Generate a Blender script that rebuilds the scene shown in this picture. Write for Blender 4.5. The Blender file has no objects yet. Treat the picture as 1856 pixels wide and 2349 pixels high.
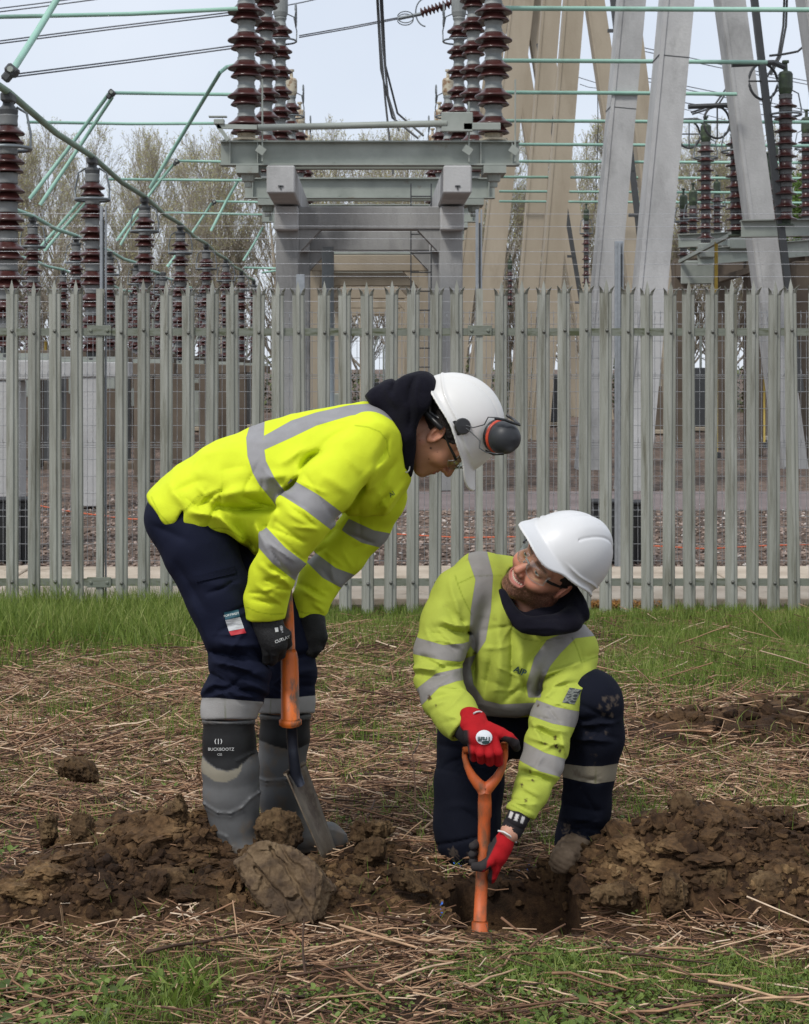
import bpy, math
import numpy as np
from mathutils import Vector, Matrix
from mathutils.bvhtree import BVHTree

SC = bpy.context.scene
COL = SC.collection
# ---------------------------------------------------------------- camera
F = 3700.0      # focal length in pixels of the 1856 x 2349 photograph
CX = 847.0      # column of the vanishing point (the photograph is cropped off centre)
HC = 1.78       # lens height above the yard
YH = 845.0      # horizon row
cam_d = bpy.data.cameras.new("camera")
cam = bpy.data.objects.new("camera", cam_d)
COL.objects.link(cam)
cam.location = (0, 0, HC)
cam.rotation_euler = (math.pi / 2, 0, 0)
cam_d.sensor_fit = 'VERTICAL'
cam_d.sensor_height = 36.0
cam_d.sensor_width = 36.0
cam_d.lens = F / 2349.0 * 36.0
cam_d.shift_y = -(1174.5 - YH) / 2349.0
cam_d.shift_x = (928.0 - CX) / 2349.0
cam_d.clip_start = 0.1
cam_d.clip_end = 5000
cam_d.dof.use_dof = True
cam_d.dof.focus_distance = 4.7
cam_d.dof.aperture_fstop = 20.0
SC.camera = cam
# ---------------------------------------------------------------- sky, sun, exposure
W = bpy.data.worlds.new("World")
SC.world = W
W.use_nodes = True
nt = W.node_tree
nt.nodes.clear()
n_out = nt.nodes.new("ShaderNodeOutputWorld")
n_bg = nt.nodes.new("ShaderNodeBackground")
n_sky = nt.nodes.new("ShaderNodeTexSky")
n_sky.sky_type = 'NISHITA'
n_sky.sun_disc = False
SUN_EL, SUN_AZ = 52.0, -145.0       # degrees; azimuth clockwise from +Y
n_sky.sun_elevation = math.radians(SUN_EL)
n_sky.sun_rotation = math.radians(SUN_AZ)
tc = nt.nodes.new("ShaderNodeTexCoord")
n_n = nt.nodes.new("ShaderNodeTexNoise")
n_n.inputs["Scale"].default_value = 2.2
n_n.inputs["Detail"].default_value = 5
n_r = nt.nodes.new("ShaderNodeValToRGB")
n_r.color_ramp.elements[0].position = 0.32
n_r.color_ramp.elements[0].color = (4.8, 5.25, 6.0, 1)
n_r.color_ramp.elements[1].position = 0.72
n_r.color_ramp.elements[1].color = (6.2, 6.5, 7.0, 1)
n_m = nt.nodes.new("ShaderNodeMixRGB")
n_m.inputs[0].default_value = 0.9
nt.links.new(tc.outputs["Generated"], n_n.inputs["Vector"])
nt.links.new(n_n.outputs["Fac"], n_r.inputs[0])
nt.links.new(n_sky.outputs[0], n_m.inputs[1])
nt.links.new(n_r.outputs[0], n_m.inputs[2])
nt.links.new(n_m.outputs[0], n_bg.inputs[0])
n_bg.inputs[1].default_value = 0.1
nt.links.new(n_bg.outputs[0], n_out.inputs[0])
sun_d = bpy.data.lights.new("sun", 'SUN')
sun = bpy.data.objects.new("sun", sun_d)
COL.objects.link(sun)
sun_d.energy = 1.5
sun_d.angle = math.radians(11)
sun_d.color = (1.0, 0.965, 0.91)
_el, _az = math.radians(SUN_EL), math.radians(SUN_AZ)
sdir = Vector((math.sin(_az) * math.cos(_el), math.cos(_az) * math.cos(_el), math.sin(_el)))
sun.rotation_euler = sdir.to_track_quat('Z', 'Y').to_euler()
vs = SC.view_settings
SC.display_settings.display_device = 'sRGB'
vs.view_transform = 'Standard'
vs.look = 'None'
vs.exposure = 0.60
vs.gamma = 1.0
SC.render.engine = 'CYCLES'
SC.cycles.use_denoising = True
SC.cycles.max_bounces = 6
SC.cycles.transparent_max_bounces = 12
SC.cycles.sample_clamp_indirect = 6
SC.render.film_transparent = False

# ================================================================ helpers
RNG = np.random.default_rng(7)
DBG = ''
def on(k):
    return (not DBG) or k in DBG

def WP(px, py, Y):
    """the world point that the photograph shows at a pixel, at distance Y"""
    return np.array([(px - CX) * Y / F, Y, HC - (py - YH) * Y / F])

def hsh(ix, iy, iz, seed):
    h = (ix.astype(np.uint32) * np.uint32(374761393) + iy.astype(np.uint32) * np.uint32(668265263)
         + iz.astype(np.uint32) * np.uint32(2147483647 & 1274126177) + np.uint32(seed * 97 + 13))
    h = (h ^ (h >> np.uint32(13))) * np.uint32(1274126177)
    h = h ^ (h >> np.uint32(16))
    return (h & np.uint32(0xffff)).astype(np.float32) / 32767.5 - 1.0

def vnoise(p, seed=0):
    p = np.asarray(p, dtype=np.float32)
    f = np.floor(p)
    i = f.astype(np.int64)
    t = p - f
    t = t * t * t * (t * (t * 6 - 15) + 10)
    x, y, z = i[..., 0], i[..., 1], i[..., 2]
    def L(a, b, u): return a + (b - a) * u
    c = [hsh(x + a, y + b, z + d, seed) for a in (0, 1) for b in (0, 1) for d in (0, 1)]
    tx, ty, tz = t[..., 0], t[..., 1], t[..., 2]
    return L(L(L(c[0], c[1], tz), L(c[2], c[3], tz), ty), L(L(c[4], c[5], tz), L(c[6], c[7], tz), ty), tx)

def fbm(p, octv=4, seed=0, gain=0.5):
    p = np.asarray(p, dtype=np.float32)
    a, s, t = 1.0, 0.0, 0.0
    for k in range(octv):
        s = s + a * vnoise(p * (2.03 ** k) + k * 17.3, seed + k)
        t += a
        a *= gain
    return s / t

def ridged(p, octv=4, seed=0, gain=0.5):
    a, s, t = 1.0, 0.0, 0.0
    for k in range(octv):
        s = s + a * (1 - 2 * np.abs(vnoise(np.asarray(p) * (2.03 ** k) + k * 11.7, seed + k)))
        t += a
        a *= gain
    return s / t

def sstep(a, b, x):
    t = np.clip((x - a) / (b - a), 0, 1)
    return t * t * (3 - 2 * t)

def make_mesh(name, V, Fs, attrs=None, smooth=True):
    """V (n,3); Fs an (m,k) array or a list of such arrays"""
    V = np.ascontiguousarray(V, dtype=np.float32)
    if not isinstance(Fs, (list, tuple)):
        Fs = [Fs]
    Fs = [np.atleast_2d(np.asarray(f, dtype=np.int32)) for f in Fs if len(f)]
    me = bpy.data.meshes.new(name)
    me.vertices.add(len(V))
    me.vertices.foreach_set("co", V.ravel())
    loops = np.concatenate([f.ravel() for f in Fs])
    tot = np.concatenate([np.full(len(f), f.shape[1], dtype=np.int32) for f in Fs])
    start = np.concatenate([[0], np.cumsum(tot)[:-1]]).astype(np.int32)
    me.loops.add(len(loops))
    me.loops.foreach_set("vertex_index", loops)
    me.polygons.add(len(tot))
    me.polygons.foreach_set("loop_start", start)
    me.polygons.foreach_set("loop_total", tot)
    me.polygons.foreach_set("use_smooth", np.full(len(tot), smooth))
    me.update(calc_edges=True)
    if attrs:
        for k, a in attrs.items():
            a = np.asarray(a, dtype=np.float32)
            if a.ndim == 1:
                at = me.attributes.new(k, 'FLOAT', 'POINT')
                at.data.foreach_set("value", a)
            else:
                at = me.attributes.new(k, 'FLOAT_COLOR', 'POINT')
                c = np.ones((len(a), 4), dtype=np.float32)
                c[:, :3] = a
                at.data.foreach_set("color", c.ravel())
    me.validate()
    return me

def put(name, me, mat=None, parent=None, label=None, cat=None, group=None, kind=None):
    o = bpy.data.objects.new(name, me)
    COL.objects.link(o)
    if mat is not None and me is not None and not me.materials:
        me.materials.append(mat)
    if parent is not None:
        o.parent = parent
        o.matrix_parent_inverse = Matrix.Translation(-Vector(parent.location)) if parent.type == 'EMPTY' or parent.location.length > 0 else Matrix()
        if parent.parent is not None and parent.type != 'EMPTY':
            pass
    tag(o, label, cat, group, kind)
    return o

def tag(o, label=None, cat=None, group=None, kind=None):
    if label: o['label'] = label
    if cat: o['category'] = cat
    if group: o['group'] = group
    if kind: o['kind'] = kind
    return o

def thing(name, loc, label, cat, group=None):
    o = bpy.data.objects.new(name, None)
    COL.objects.link(o)
    o.location = tuple(float(v) for v in loc)
    o.empty_display_size = 0.1
    return tag(o, label, cat, group)

def kids(o):
    return [c for c in COL.objects if c.parent == o]

def copy_tree(o, loc=None, label=None, rotz=None, children=None):
    c = o.copy()
    COL.objects.link(c)
    if loc is not None: c.location = tuple(float(v) for v in loc)
    if rotz is not None: c.rotation_euler = (0, 0, rotz)
    if label: c['label'] = label
    for ch in (children if children is not None else kids(o)):
        d = ch.copy()
        COL.objects.link(d)
        d.parent = c
        for g in kids(ch):
            e = g.copy()
            COL.objects.link(e)
            e.parent = d
    return c

class MB:
    """collects shapes, builds them as one mesh"""
    def __init__(s): s.V, s.Q, s.T, s.n, s.A = [], [], [], 0, []
    def add(s, V, Q=None, T=None, a=None):
        V = np.asarray(V, dtype=float)
        s.V.append(V)
        if Q is not None and len(Q): s.Q.append(np.asarray(Q) + s.n)
        if T is not None and len(T): s.T.append(np.asarray(T) + s.n)
        s.A.append(np.zeros(len(V)) if a is None else np.broadcast_to(np.asarray(a, dtype=float), (len(V),)))
        s.n += len(V)
        return s
    def box(s, c, sz, rot=None, bev=0.0, a=None):
        sx, sy, sz_ = [v / 2.0 for v in sz]
        if bev > 0:
            b = bev
            V = []
            for Z in (-1, 1):
                for X in (-1, 1):
                    for Yy in (-1, 1):
                        V += [(X * (sx - b), Yy * (sy - b), Z * sz_), (X * sx, Yy * (sy - b), Z * (sz_ - b)), (X * (sx - b), Yy * sy, Z * (sz_ - b))]
            V = np.array(V)
            from itertools import product
            idx = {}
            k = 0
            for Z in (-1, 1):
                for X in (-1, 1):
                    for Yy in (-1, 1):
                        idx[(X, Yy, Z)] = (k, k + 1, k + 2); k += 3
            Q, T = [], []
            for Z in (-1, 1):
                q = [idx[(-1, -1, Z)][0], idx[(1, -1, Z)][0], idx[(1, 1, Z)][0], idx[(-1, 1, Z)][0]]
                Q.append(q if Z > 0 else q[::-1])
            for X in (-1, 1):
                q = [idx[(X, -1, -1)][1], idx[(X, 1, -1)][1], idx[(X, 1, 1)][1], idx[(X, -1, 1)][1]]
                Q.append(q if X > 0 else q[::-1])
            for Yy in (-1, 1):
                q = [idx[(-1, Yy, -1)][2], idx[(1, Yy, -1)][2], idx[(1, Yy, 1)][2], idx[(-1, Yy, 1)][2]]
                Q.append(q[::-1] if Yy > 0 else q)
            for Z in (-1, 1):
                for X in (-1, 1):
                    Q.append([idx[(X, -1, Z)][0], idx[(X, 1, Z)][0], idx[(X, 1, Z)][1], idx[(X, -1, Z)][1]])
                for Yy in (-1, 1):
                    Q.append([idx[(-1, Yy, Z)][0], idx[(1, Yy, Z)][0], idx[(1, Yy, Z)][2], idx[(-1, Yy, Z)][2]])
            for X in (-1, 1):
                for Yy in (-1, 1):
                    Q.append([idx[(X, Yy, -1)][1], idx[(X, Yy, 1)][1], idx[(X, Yy, 1)][2], idx[(X, Yy, -1)][2]])
            for kk in idx.values(): T.append(kk)
        else:
            V = np.array([(x, y, z) for x in (-sx, sx) for y in (-sy, sy) for z in (-sz_, sz_)])
            Q = [(0, 1, 3, 2), (4, 6, 7, 5), (0, 4, 5, 1), (2, 3, 7, 6), (0, 2, 6, 4), (1, 5, 7, 3)]
            T = None
        if rot is not None: V = V @ np.asarray(rot).T
        return s.add(V + np.asarray(c), Q, T, a)
    def span(s, lo, hi, bev=0.0, a=None):
        lo, hi = np.asarray(lo, float), np.asarray(hi, float)
        return s.box((lo + hi) / 2, hi - lo, bev=bev, a=a)
    def beam(s, p, q, w, h, up=(0, 0, 1), bev=0.0, taper=1.0):
        """a rectangular bar from p to q, w wide, h high"""
        p, q = np.asarray(p, float), np.asarray(q, float)
        d = q - p; L = np.linalg.norm(d); d = d / L
        x = np.cross(d, up); x = x / np.linalg.norm(x)
        z = np.cross(x, d)
        Rm = np.stack([x, d, z], 1)
        if bev > 0 and taper == 1.0:
            return s.box((p + q) / 2, (w, L, h), rot=Rm, bev=bev)
        V = []
        for pt, k in ((p, 1.0), (q, taper)):
            for a, b in ((-1, -1), (1, -1), (1, 1), (-1, 1)):
                V.append(pt + x * a * w / 2 * k + z * b * h / 2 * k)
        return s.add(V, [(0, 1, 2, 3)[::-1], (4, 5, 6, 7), (0, 1, 5, 4), (1, 2, 6, 5), (2, 3, 7, 6), (3, 0, 4, 7)])
    def tube(s, pts, r, n=8, cap=True, a=None):
        pts = np.asarray(pts, float)
        r = np.broadcast_to(np.asarray(r, float), (len(pts),))
        V, Q = tube_rings(pts[None], r[None], n)
        T = []
        if cap:
            m = len(pts)
            T0 = [(0, k + 1, k) for k in range(1, n - 1)]
            T1 = [((m - 1) * n, (m - 1) * n + k, (m - 1) * n + k + 1) for k in range(1, n - 1)]
            T = T0 + T1
        return s.add(V, Q, T, a)
    def lathe(s, prof, c, n=20, axis=(0, 0, 1), a=None):
        """prof: (r, z) list along axis"""
        prof = np.asarray(prof, float)
        ax = np.asarray(axis, float); ax = ax / np.linalg.norm(ax)
        u = np.cross(ax, (0, 1, 0) if abs(ax[1]) < 0.9 else (1, 0, 0)); u /= np.linalg.norm(u)
        v = np.cross(ax, u)
        th = np.linspace(0, 2 * np.pi, n, endpoint=False)
        ring = np.cos(th)[:, None] * u + np.sin(th)[:, None] * v
        V = (np.asarray(c, float) + prof[:, None, 1, None] * ax + prof[:, None, 0, None] * ring[None]).reshape(-1, 3)
        Q = []
        m = len(prof)
        i = np.arange(n); j = (i + 1) % n
        for k in range(m - 1):
            Q.append(np.stack([k * n + i, k * n + j, (k + 1) * n + j, (k + 1) * n + i], 1))
        return s.add(V, np.concatenate(Q), None, a)
    def build_each(s, name, mat=None, parent=None, per=1, **kw):
        out = []
        n0 = 0
        for k in range(0, len(s.V), per):
            V = np.concatenate(s.V[k:k + per]); n1 = n0 + len(V)
            Fs = []
            for L in (s.Q, s.T):
                sel = [q - n0 for q in L if q.min() >= n0 and q.max() < n1]
                if sel: Fs.append(np.concatenate(sel))
            out.append(put(name, make_mesh(name, V, Fs, None, False), mat, parent, **kw))
            n0 = n1
        return out
    def build(s, name, mat=None, parent=None, smooth=False, attr=None, **kw):
        V = np.concatenate(s.V)
        Fs = []
        if s.Q: Fs.append(np.concatenate(s.Q))
        if s.T: Fs.append(np.concatenate(s.T))
        me = make_mesh(name, V, Fs, {attr: np.concatenate(s.A)} if attr else None, smooth)
        return put(name, me, mat, parent, **kw)

def tube_rings(P, Rr, n):
    """P (N,K,3), Rr (N,K) -> verts, quads of N open tubes"""
    P = np.asarray(P, float); Rr = np.asarray(Rr, float)
    N, K, _ = P.shape
    d = np.empty_like(P)
    d[:, 1:-1] = P[:, 2:] - P[:, :-2]
    d[:, 0] = P[:, 1] - P[:, 0]
    d[:, -1] = P[:, -1] - P[:, -2]
    d /= np.linalg.norm(d, axis=2, keepdims=True) + 1e-12
    mean = P[:, -1] - P[:, 0]
    ref = np.where(np.abs(mean[:, 2:3]) > 0.8 * np.linalg.norm(mean, axis=1, keepdims=True), np.array([[1.0, 0, 0]]), np.array([[0, 0, 1.0]]))
    u = np.cross(d, ref[:, None]); u /= np.linalg.norm(u, axis=2, keepdims=True) + 1e-12
    v = np.cross(d, u)
    th = np.linspace(0, 2 * np.pi, n, endpoint=False)
    V = P[:, :, None] + Rr[:, :, None, None] * (np.cos(th)[None, None, :, None] * u[:, :, None] + np.sin(th)[None, None, :, None] * v[:, :, None])
    V = V.reshape(-1, 3)
    base = (np.arange(N) * K * n)[:, None, None] + (np.arange(K - 1) * n)[None, :, None]
    i = np.arange(n)[None, None]; j = (np.arange(n) + 1)[None, None] % n
    Q = np.stack([base + i, base + i + n, base + j + n, base + j], -1).reshape(-1, 4)
    return V, Q

# ---------------------------------------------------------------- materials
def new_mat(name):
    m = bpy.data.materials.new(name)
    m.use_nodes = True
    return m, m.node_tree, m.node_tree.nodes["Principled BSDF"]

def ramp_node(t, stops):
    r = t.nodes.new("ShaderNodeValToRGB")
    e = r.color_ramp.elements
    while len(e) < len(stops): e.new(0.5)
    for k, (pos, c) in enumerate(stops):
        e[k].position = pos
        e[k].color = (c[0], c[1], c[2], 1)
    return r

def noise_node(t, scale, detail=4, coord='Object', stretch=None, rough=0.55, dist=0.0):
    c = t.nodes.new("ShaderNodeTexCoord")
    n = t.nodes.new("ShaderNodeTexNoise")
    n.inputs["Scale"].default_value = scale
    n.inputs["Detail"].default_value = detail
    n.inputs["Roughness"].default_value = rough
    n.inputs["Distortion"].default_value = dist
    if stretch is not None:
        mp = t.nodes.new("ShaderNodeMapping")
        mp.inputs["Scale"].default_value = stretch
        t.links.new(c.outputs[coord], mp.inputs[0])
        t.links.new(mp.outputs[0], n.inputs["Vector"])
    else:
        t.links.new(c.outputs[coord], n.inputs["Vector"])
    return n

def mat(name, stops, scale=10, rough=0.7, bump=0.0, bscale=None, detail=5, stretch=None, metal=0.0, spec=None,
        rand=0.0, dirt=None, dscale=3.0, dpos=(0.5, 0.62), coord='Object', bstretch=None, bdist=0.01, coat=0.0, sheen=0.0):
    """noise driven colour, optional dirt patches and bump"""
    m, t, b = new_mat(name)
    if not isinstance(stops[0], (tuple, list)):
        stops = [(0.0, tuple(v * 0.88 for v in stops)), (1.0, tuple(min(1, v * 1.12) for v in stops))]
        stops = [(0.3, stops[0][1]), (0.7, stops[1][1])]
    n = noise_node(t, scale, detail, coord, stretch)
    r = ramp_node(t, stops)
    t.links.new(n.outputs["Fac"], r.inputs[0])
    out = r.outputs[0]
    if dirt is not None:
        n2 = noise_node(t, dscale, 6, coord, stretch, rough=0.65)
        r2 = ramp_node(t, [(dpos[0], (0, 0, 0)), (dpos[1], (1, 1, 1))])
        t.links.new(n2.outputs["Fac"], r2.inputs[0])
        mx = t.nodes.new("ShaderNodeMixRGB")
        mx.inputs[2].default_value = (*dirt, 1)
        t.links.new(r2.outputs[0], mx.inputs[0])
        t.links.new(out, mx.inputs[1])
        out = mx.outputs[0]
    if rand:
        oi = t.nodes.new("ShaderNodeObjectInfo")
        mr = t.nodes.new("ShaderNodeMapRange"); mr.inputs[3].default_value = 1 - rand; mr.inputs[4].default_value = 1 + rand
        t.links.new(oi.outputs["Random"], mr.inputs[0])
        vm = t.nodes.new("ShaderNodeVectorMath"); vm.operation = 'SCALE'
        t.links.new(out, vm.inputs[0]); t.links.new(mr.outputs[0], vm.inputs["Scale"])
        out = vm.outputs[0]
        # each copy gets its own pattern
        for nd in list(t.nodes):
            if nd.bl_idname == 'ShaderNodeTexNoise':
                l = nd.inputs["Vector"].links
                src = l[0].from_socket if l else None
                ad = t.nodes.new("ShaderNodeVectorMath"); ad.operation = 'ADD'
                sc2 = t.nodes.new("ShaderNodeMath"); sc2.operation = 'MULTIPLY'; sc2.inputs[1].default_value = 37.0
                t.links.new(oi.outputs["Random"], sc2.inputs[0])
                if src is not None:
                    t.links.new(src, ad.inputs[0]); t.links.new(sc2.outputs[0], ad.inputs[1]); t.links.new(ad.outputs[0], nd.inputs["Vector"])
    t.links.new(out, b.inputs["Base Color"])
    b.inputs["Roughness"].default_value = rough
    b.inputs["Metallic"].default_value = metal
    if spec is not None: b.inputs["Specular IOR Level"].default_value = spec
    if coat: b.inputs["Coat Weight"].default_value = coat
    if sheen: b.inputs["Sheen Weight"].default_value = sheen
    if bump:
        n3 = noise_node(t, bscale or scale * 3, 5, coord, bstretch)
        bp = t.nodes.new("ShaderNodeBump")
        bp.inputs["Strength"].default_value = bump
        bp.inputs["Distance"].default_value = bdist
        t.links.new(n3.outputs["Fac"], bp.inputs["Height"])
        t.links.new(bp.outputs[0], b.inputs["Normal"])
    m['out'] = 1
    return m

def attr_mat(name, attr, stops, rough=0.8, trans=0.0, nscale=None, namt=0.25, backlit=False, interp='LINEAR', spec=None, bump=0, bscale=50, bdist=0.01):
    """colour from a per-vertex number"""
    m, t, b = new_mat(name)
    a = t.nodes.new("ShaderNodeAttribute"); a.attribute_name = attr
    r = ramp_node(t, stops)
    r.color_ramp.interpolation = interp
    t.links.new(a.outputs["Fac"], r.inputs[0])
    out = r.outputs[0]
    if nscale:
        n = noise_node(t, nscale, 5)
        mr = t.nodes.new("ShaderNodeMapRange")
        mr.inputs[1].default_value = 0.3; mr.inputs[2].default_value = 0.7
        mr.inputs[3].default_value = 1 - namt; mr.inputs[4].default_value = 1 + namt
        t.links.new(n.outputs["Fac"], mr.inputs[0])
        vm = t.nodes.new("ShaderNodeVectorMath"); vm.operation = 'SCALE'
        t.links.new(out, vm.inputs[0]); t.links.new(mr.outputs[0], vm.inputs["Scale"])
        out = vm.outputs[0]
    t.links.new(out, b.inputs["Base Color"])
    b.inputs["Roughness"].default_value = rough
    if spec is not None: b.inputs["Specular IOR Level"].default_value = spec
    if trans:
        tr = t.nodes.new("ShaderNodeBsdfTranslucent")
        t.links.new(out, tr.inputs[0])
        mx = t.nodes.new("ShaderNodeMixShader"); mx.inputs[0].default_value = trans
        t.links.new(b.outputs[0], mx.inputs[1]); t.links.new(tr.outputs[0], mx.inputs[2])
        t.links.new(mx.outputs[0], t.nodes["Material Output"].inputs[0])
    if bump:
        n3 = noise_node(t, bscale, 5)
        bp = t.nodes.new("ShaderNodeBump")
        bp.inputs["Strength"].default_value = bump
        bp.inputs["Distance"].default_value = bdist
        t.links.new(n3.outputs["Fac"], bp.inputs["Height"])
        t.links.new(bp.outputs[0], b.inputs["Normal"])
    return m

# ---------------------------------------------------------------- ground shape
def ell(x, y, cx, cy, rx, ry):
    return np.sqrt(((x - cx) / rx) ** 2 + ((y - cy) / ry) ** 2)

HOLE = (0.375, 4.18, 0.170, 0.235)
def base_z(x, y):
    """the field: rises gently from the fence towards the camera"""
    x = np.asarray(x, float); y = np.asarray(y, float)
    z = 0.0517 * np.clip(11.75 - y, 0, 9.5)
    p = np.stack([x, y, np.zeros_like(x + y)], -1)
    k = sstep(11.9, 10.5, y)
    z = z + k * (0.035 * fbm(p * 0.9, 3, 3) + 0.012 * fbm(p * 6, 3, 9))
    return z

def heap_h(x, y):
    """spoil thrown up around the hole (before clods)"""
    x = np.asarray(x, float); y = np.asarray(y, float)
    h = 0.20 * np.clip(1 - ell(x, y, 0.93, 4.36, 0.52, 0.36) ** 1.6, 0, 1)          # right heap
    h = np.maximum(h, 0.14 * np.clip(1 - ell(x, y, 1.243, 4.22, 0.50, 0.34) ** 1.7, 0, 1))
    h = np.maximum(h, 0.13 * np.clip(1 - ell(x, y, -0.583, 4.45, 0.40, 0.30) ** 2, 0, 1))   # left heap
    h = np.maximum(h, 0.10 * np.clip(1 - ell(x, y, -0.759, 4.15, 0.28, 0.22) ** 2, 0, 1))
    h = np.maximum(h, 0.055 * np.clip(1 - ell(x, y, -0.288, 4.18, 0.34, 0.24) ** 2, 0, 1))
    h = np.maximum(h, 0.034 * np.clip(1 - ell(x, y, 0.017, 4.45, 0.24, 0.32) ** 2, 0, 1))
    return h

def far_heap(x, y):
    return 0.13 * np.clip(1 - ell(x, y, 1.898, 6.75, 0.95, 0.40) ** 1.6, 0, 1)

def hole_mask(x, y):
    e = (np.abs((x - HOLE[0]) / HOLE[2]) ** 4 + np.abs((y - HOLE[1]) / HOLE[3]) ** 4) ** 0.25
    p = np.stack([x, y, np.zeros_like(x + y)], -1)
    e = e + 0.10 * vnoise(p * 9, 31)
    return sstep(1.03, 0.90, e)

def soil_z(x, y):
    """total height: field, heaps with lumps, hole"""
    x = np.asarray(x, float); y = np.asarray(y, float)
    p = np.stack([x, y, np.zeros_like(x + y)], -1)
    hh = heap_h(x, y)
    fh = far_heap(x, y)
    k = sstep(0.0, 0.05, hh); k2 = sstep(0, .05, fh)
    lump = 0.034 * ridged(p * 8.0, 4, 5, 0.62) + 0.022 * np.abs(fbm(p * 30, 3, 8, .6)) * 2
    z = base_z(x, y) + hh * (1 + 0.25 * fbm(p * 5, 2, 2)) + k * lump + fh + k2 * 0.5 * lump
    z = z - 0.40 * hole_mask(x, y) * (1 + 0.08 * fbm(p * 14, 3, 4))
    return z

# ================================================================ setting: ground, yard, path
def grid_axis(segs):
    out = []
    for a, b, st in segs:
        out.append(np.arange(a, b, st))
    out.append([segs[-1][1]])
    return np.concatenate(out)

def grid_faces(nx, ny):
    i = np.arange(nx - 1)[:, None] * ny + np.arange(ny - 1)[None]
    return np.stack([i, i + ny, i + ny + 1, i + 1], -1).reshape(-1, 4)

M_soilground, t, b = new_mat("field_soil")
n1 = noise_node(t, 5, 8, rough=0.7)
r1 = ramp_node(t, [(0.33, (0.022, 0.012, 0.006)), (0.47, (0.058, 0.031, 0.015)), (0.58, (0.105, 0.060, 0.028)), (0.74, (0.18, 0.11, 0.053))])
t.links.new(n1.outputs["Fac"], r1.inputs[0])
n2 = noise_node(t, 45, 5, rough=0.7)
r2 = ramp_node(t, [(0.35, (0.55, 0.5, 0.48)), (0.65, (1.25, 1.25, 1.2))])
t.links.new(n2.outputs["Fac"], r2.inputs[0])
mx = t.nodes.new("ShaderNodeMixRGB"); mx.blend_type = 'MULTIPLY'; mx.inputs[0].default_value = 1
t.links.new(r1.outputs[0], mx.inputs[1]); t.links.new(r2.outputs[0], mx.inputs[2])
t.links.new(mx.outputs[0], b.inputs["Base Color"])
b.inputs["Roughness"].default_value = 0.9
b.inputs["Specular IOR Level"].default_value = 0.25
n3 = noise_node(t, 120, 6, rough=0.75)
bp = t.nodes.new("ShaderNodeBump"); bp.inputs["Strength"].default_value = 0.9; bp.inputs["Distance"].default_value = 0.006
t.links.new(n3.outputs["Fac"], bp.inputs["Height"]); t.links.new(bp.outputs[0], b.inputs["Normal"])

gx = grid_axis([(-9, -2.2, .12), (-2.2, -1.1, .02), (-1.1, 1.5, .008), (1.5, 3.2, .02), (3.2, 9, .12)])
gy = grid_axis([(0.0, 3.2, .06), (3.2, 5.2, .008), (5.2, 8, .02), (8, 12.2, .05)])
GX, GY = np.meshgrid(gx, gy, indexing='ij')
GZ = soil_z(GX, GY)
edge = sstep(12.2, 11.9, GY) * sstep(9.0, 8.0, np.abs(GX))
GZ = GZ * edge - 0.02 * (1 - edge)
put("field_ground", make_mesh("field_ground", np.stack([GX, GY, GZ], -1).reshape(-1, 3), grid_faces(len(gx), len(gy))), M_soilground, kind='structure')

# the yard behind the fence, one sheet to the horizon
M_yard, t, b = new_mat("yard_gravel")
n1 = noise_node(t, 0.35, 5)
r1 = ramp_node(t, [(0.38, (0.075, 0.052, 0.036)), (0.5, (0.108, 0.078, 0.057)), (0.62, (0.15, 0.115, 0.09))])
t.links.new(n1.outputs["Fac"], r1.inputs[0])
vor = t.nodes.new("ShaderNodeTexVoronoi"); vor.inputs["Scale"].default_value = 16
c_ = t.nodes.new("ShaderNodeTexCoord"); t.links.new(c_.outputs["Object"], vor.inputs["Vector"])
r2 = ramp_node(t, [(0.0, (0.45, 0.42, 0.42)), (0.55, (0.95, 0.9, 0.9)), (1.0, (2.0, 1.8, 1.75))])
sx = t.nodes.new("ShaderNodeSeparateColor"); t.links.new(vor.outputs["Color"], sx.inputs[0]); t.links.new(sx.outputs[0], r2.inputs[0])
mx = t.nodes.new("ShaderNodeMixRGB"); mx.blend_type = 'MULTIPLY'; mx.inputs[0].default_value = 1
t.links.new(r1.outputs[0], mx.inputs[1]); t.links.new(r2.outputs[0], mx.inputs[2]); t.links.new(mx.outputs[0], b.inputs["Base Color"])
b.inputs["Roughness"].default_value = 0.95
bp = t.nodes.new("ShaderNodeBump"); bp.inputs["Strength"].default_value = 0.8; bp.inputs["Distance"].default_value = 0.03
t.links.new(vor.outputs["Distance"], bp.inputs["Height"]); t.links.new(bp.outputs[0], b.inputs["Normal"])
S = 2500
put("yard_ground", make_mesh("yard_ground", [(-S, -60, -.03), (S, -60, -.03), (S, S, -.03), (-S, S, -.03)], np.array([(0, 1, 2, 3)]), smooth=False), M_yard, kind='structure')

M_path = mat("path_concrete", [(0.3, (0.36, 0.295, 0.225)), (0.5, (0.47, 0.395, 0.31)), (0.7, (0.55, 0.475, 0.385))], 2.2, 0.9, 0.3, 60, dirt=(0.17, 0.125, 0.08), dscale=1.6, dpos=(0.58, 0.74))
mb = MB()
for k in range(16):
    x0 = -12 + k * 1.5
    mb.span((x0 + .006, 12.75, -.1), (x0 + 1.494, 14.40, 0.012 + 0.004 * (k % 3)), bev=.01)
    mb.span((x0 + .006, 12.35, -.1), (x0 + 1.494, 12.742, 0.020), bev=.008)
mb.build("path", M_path, kind='structure')
# a second, darker service road further in
M_road = mat("yard_road", [(0.3, (0.14, 0.11, 0.105)), (0.7, (0.21, 0.17, 0.165))], 1.0, 0.9, 0.3, 40)
MB().span((-0.5, 20.6, -.1), (14, 23.4, 0.0), bev=.02).build("service_road", M_road, kind='structure')

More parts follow.
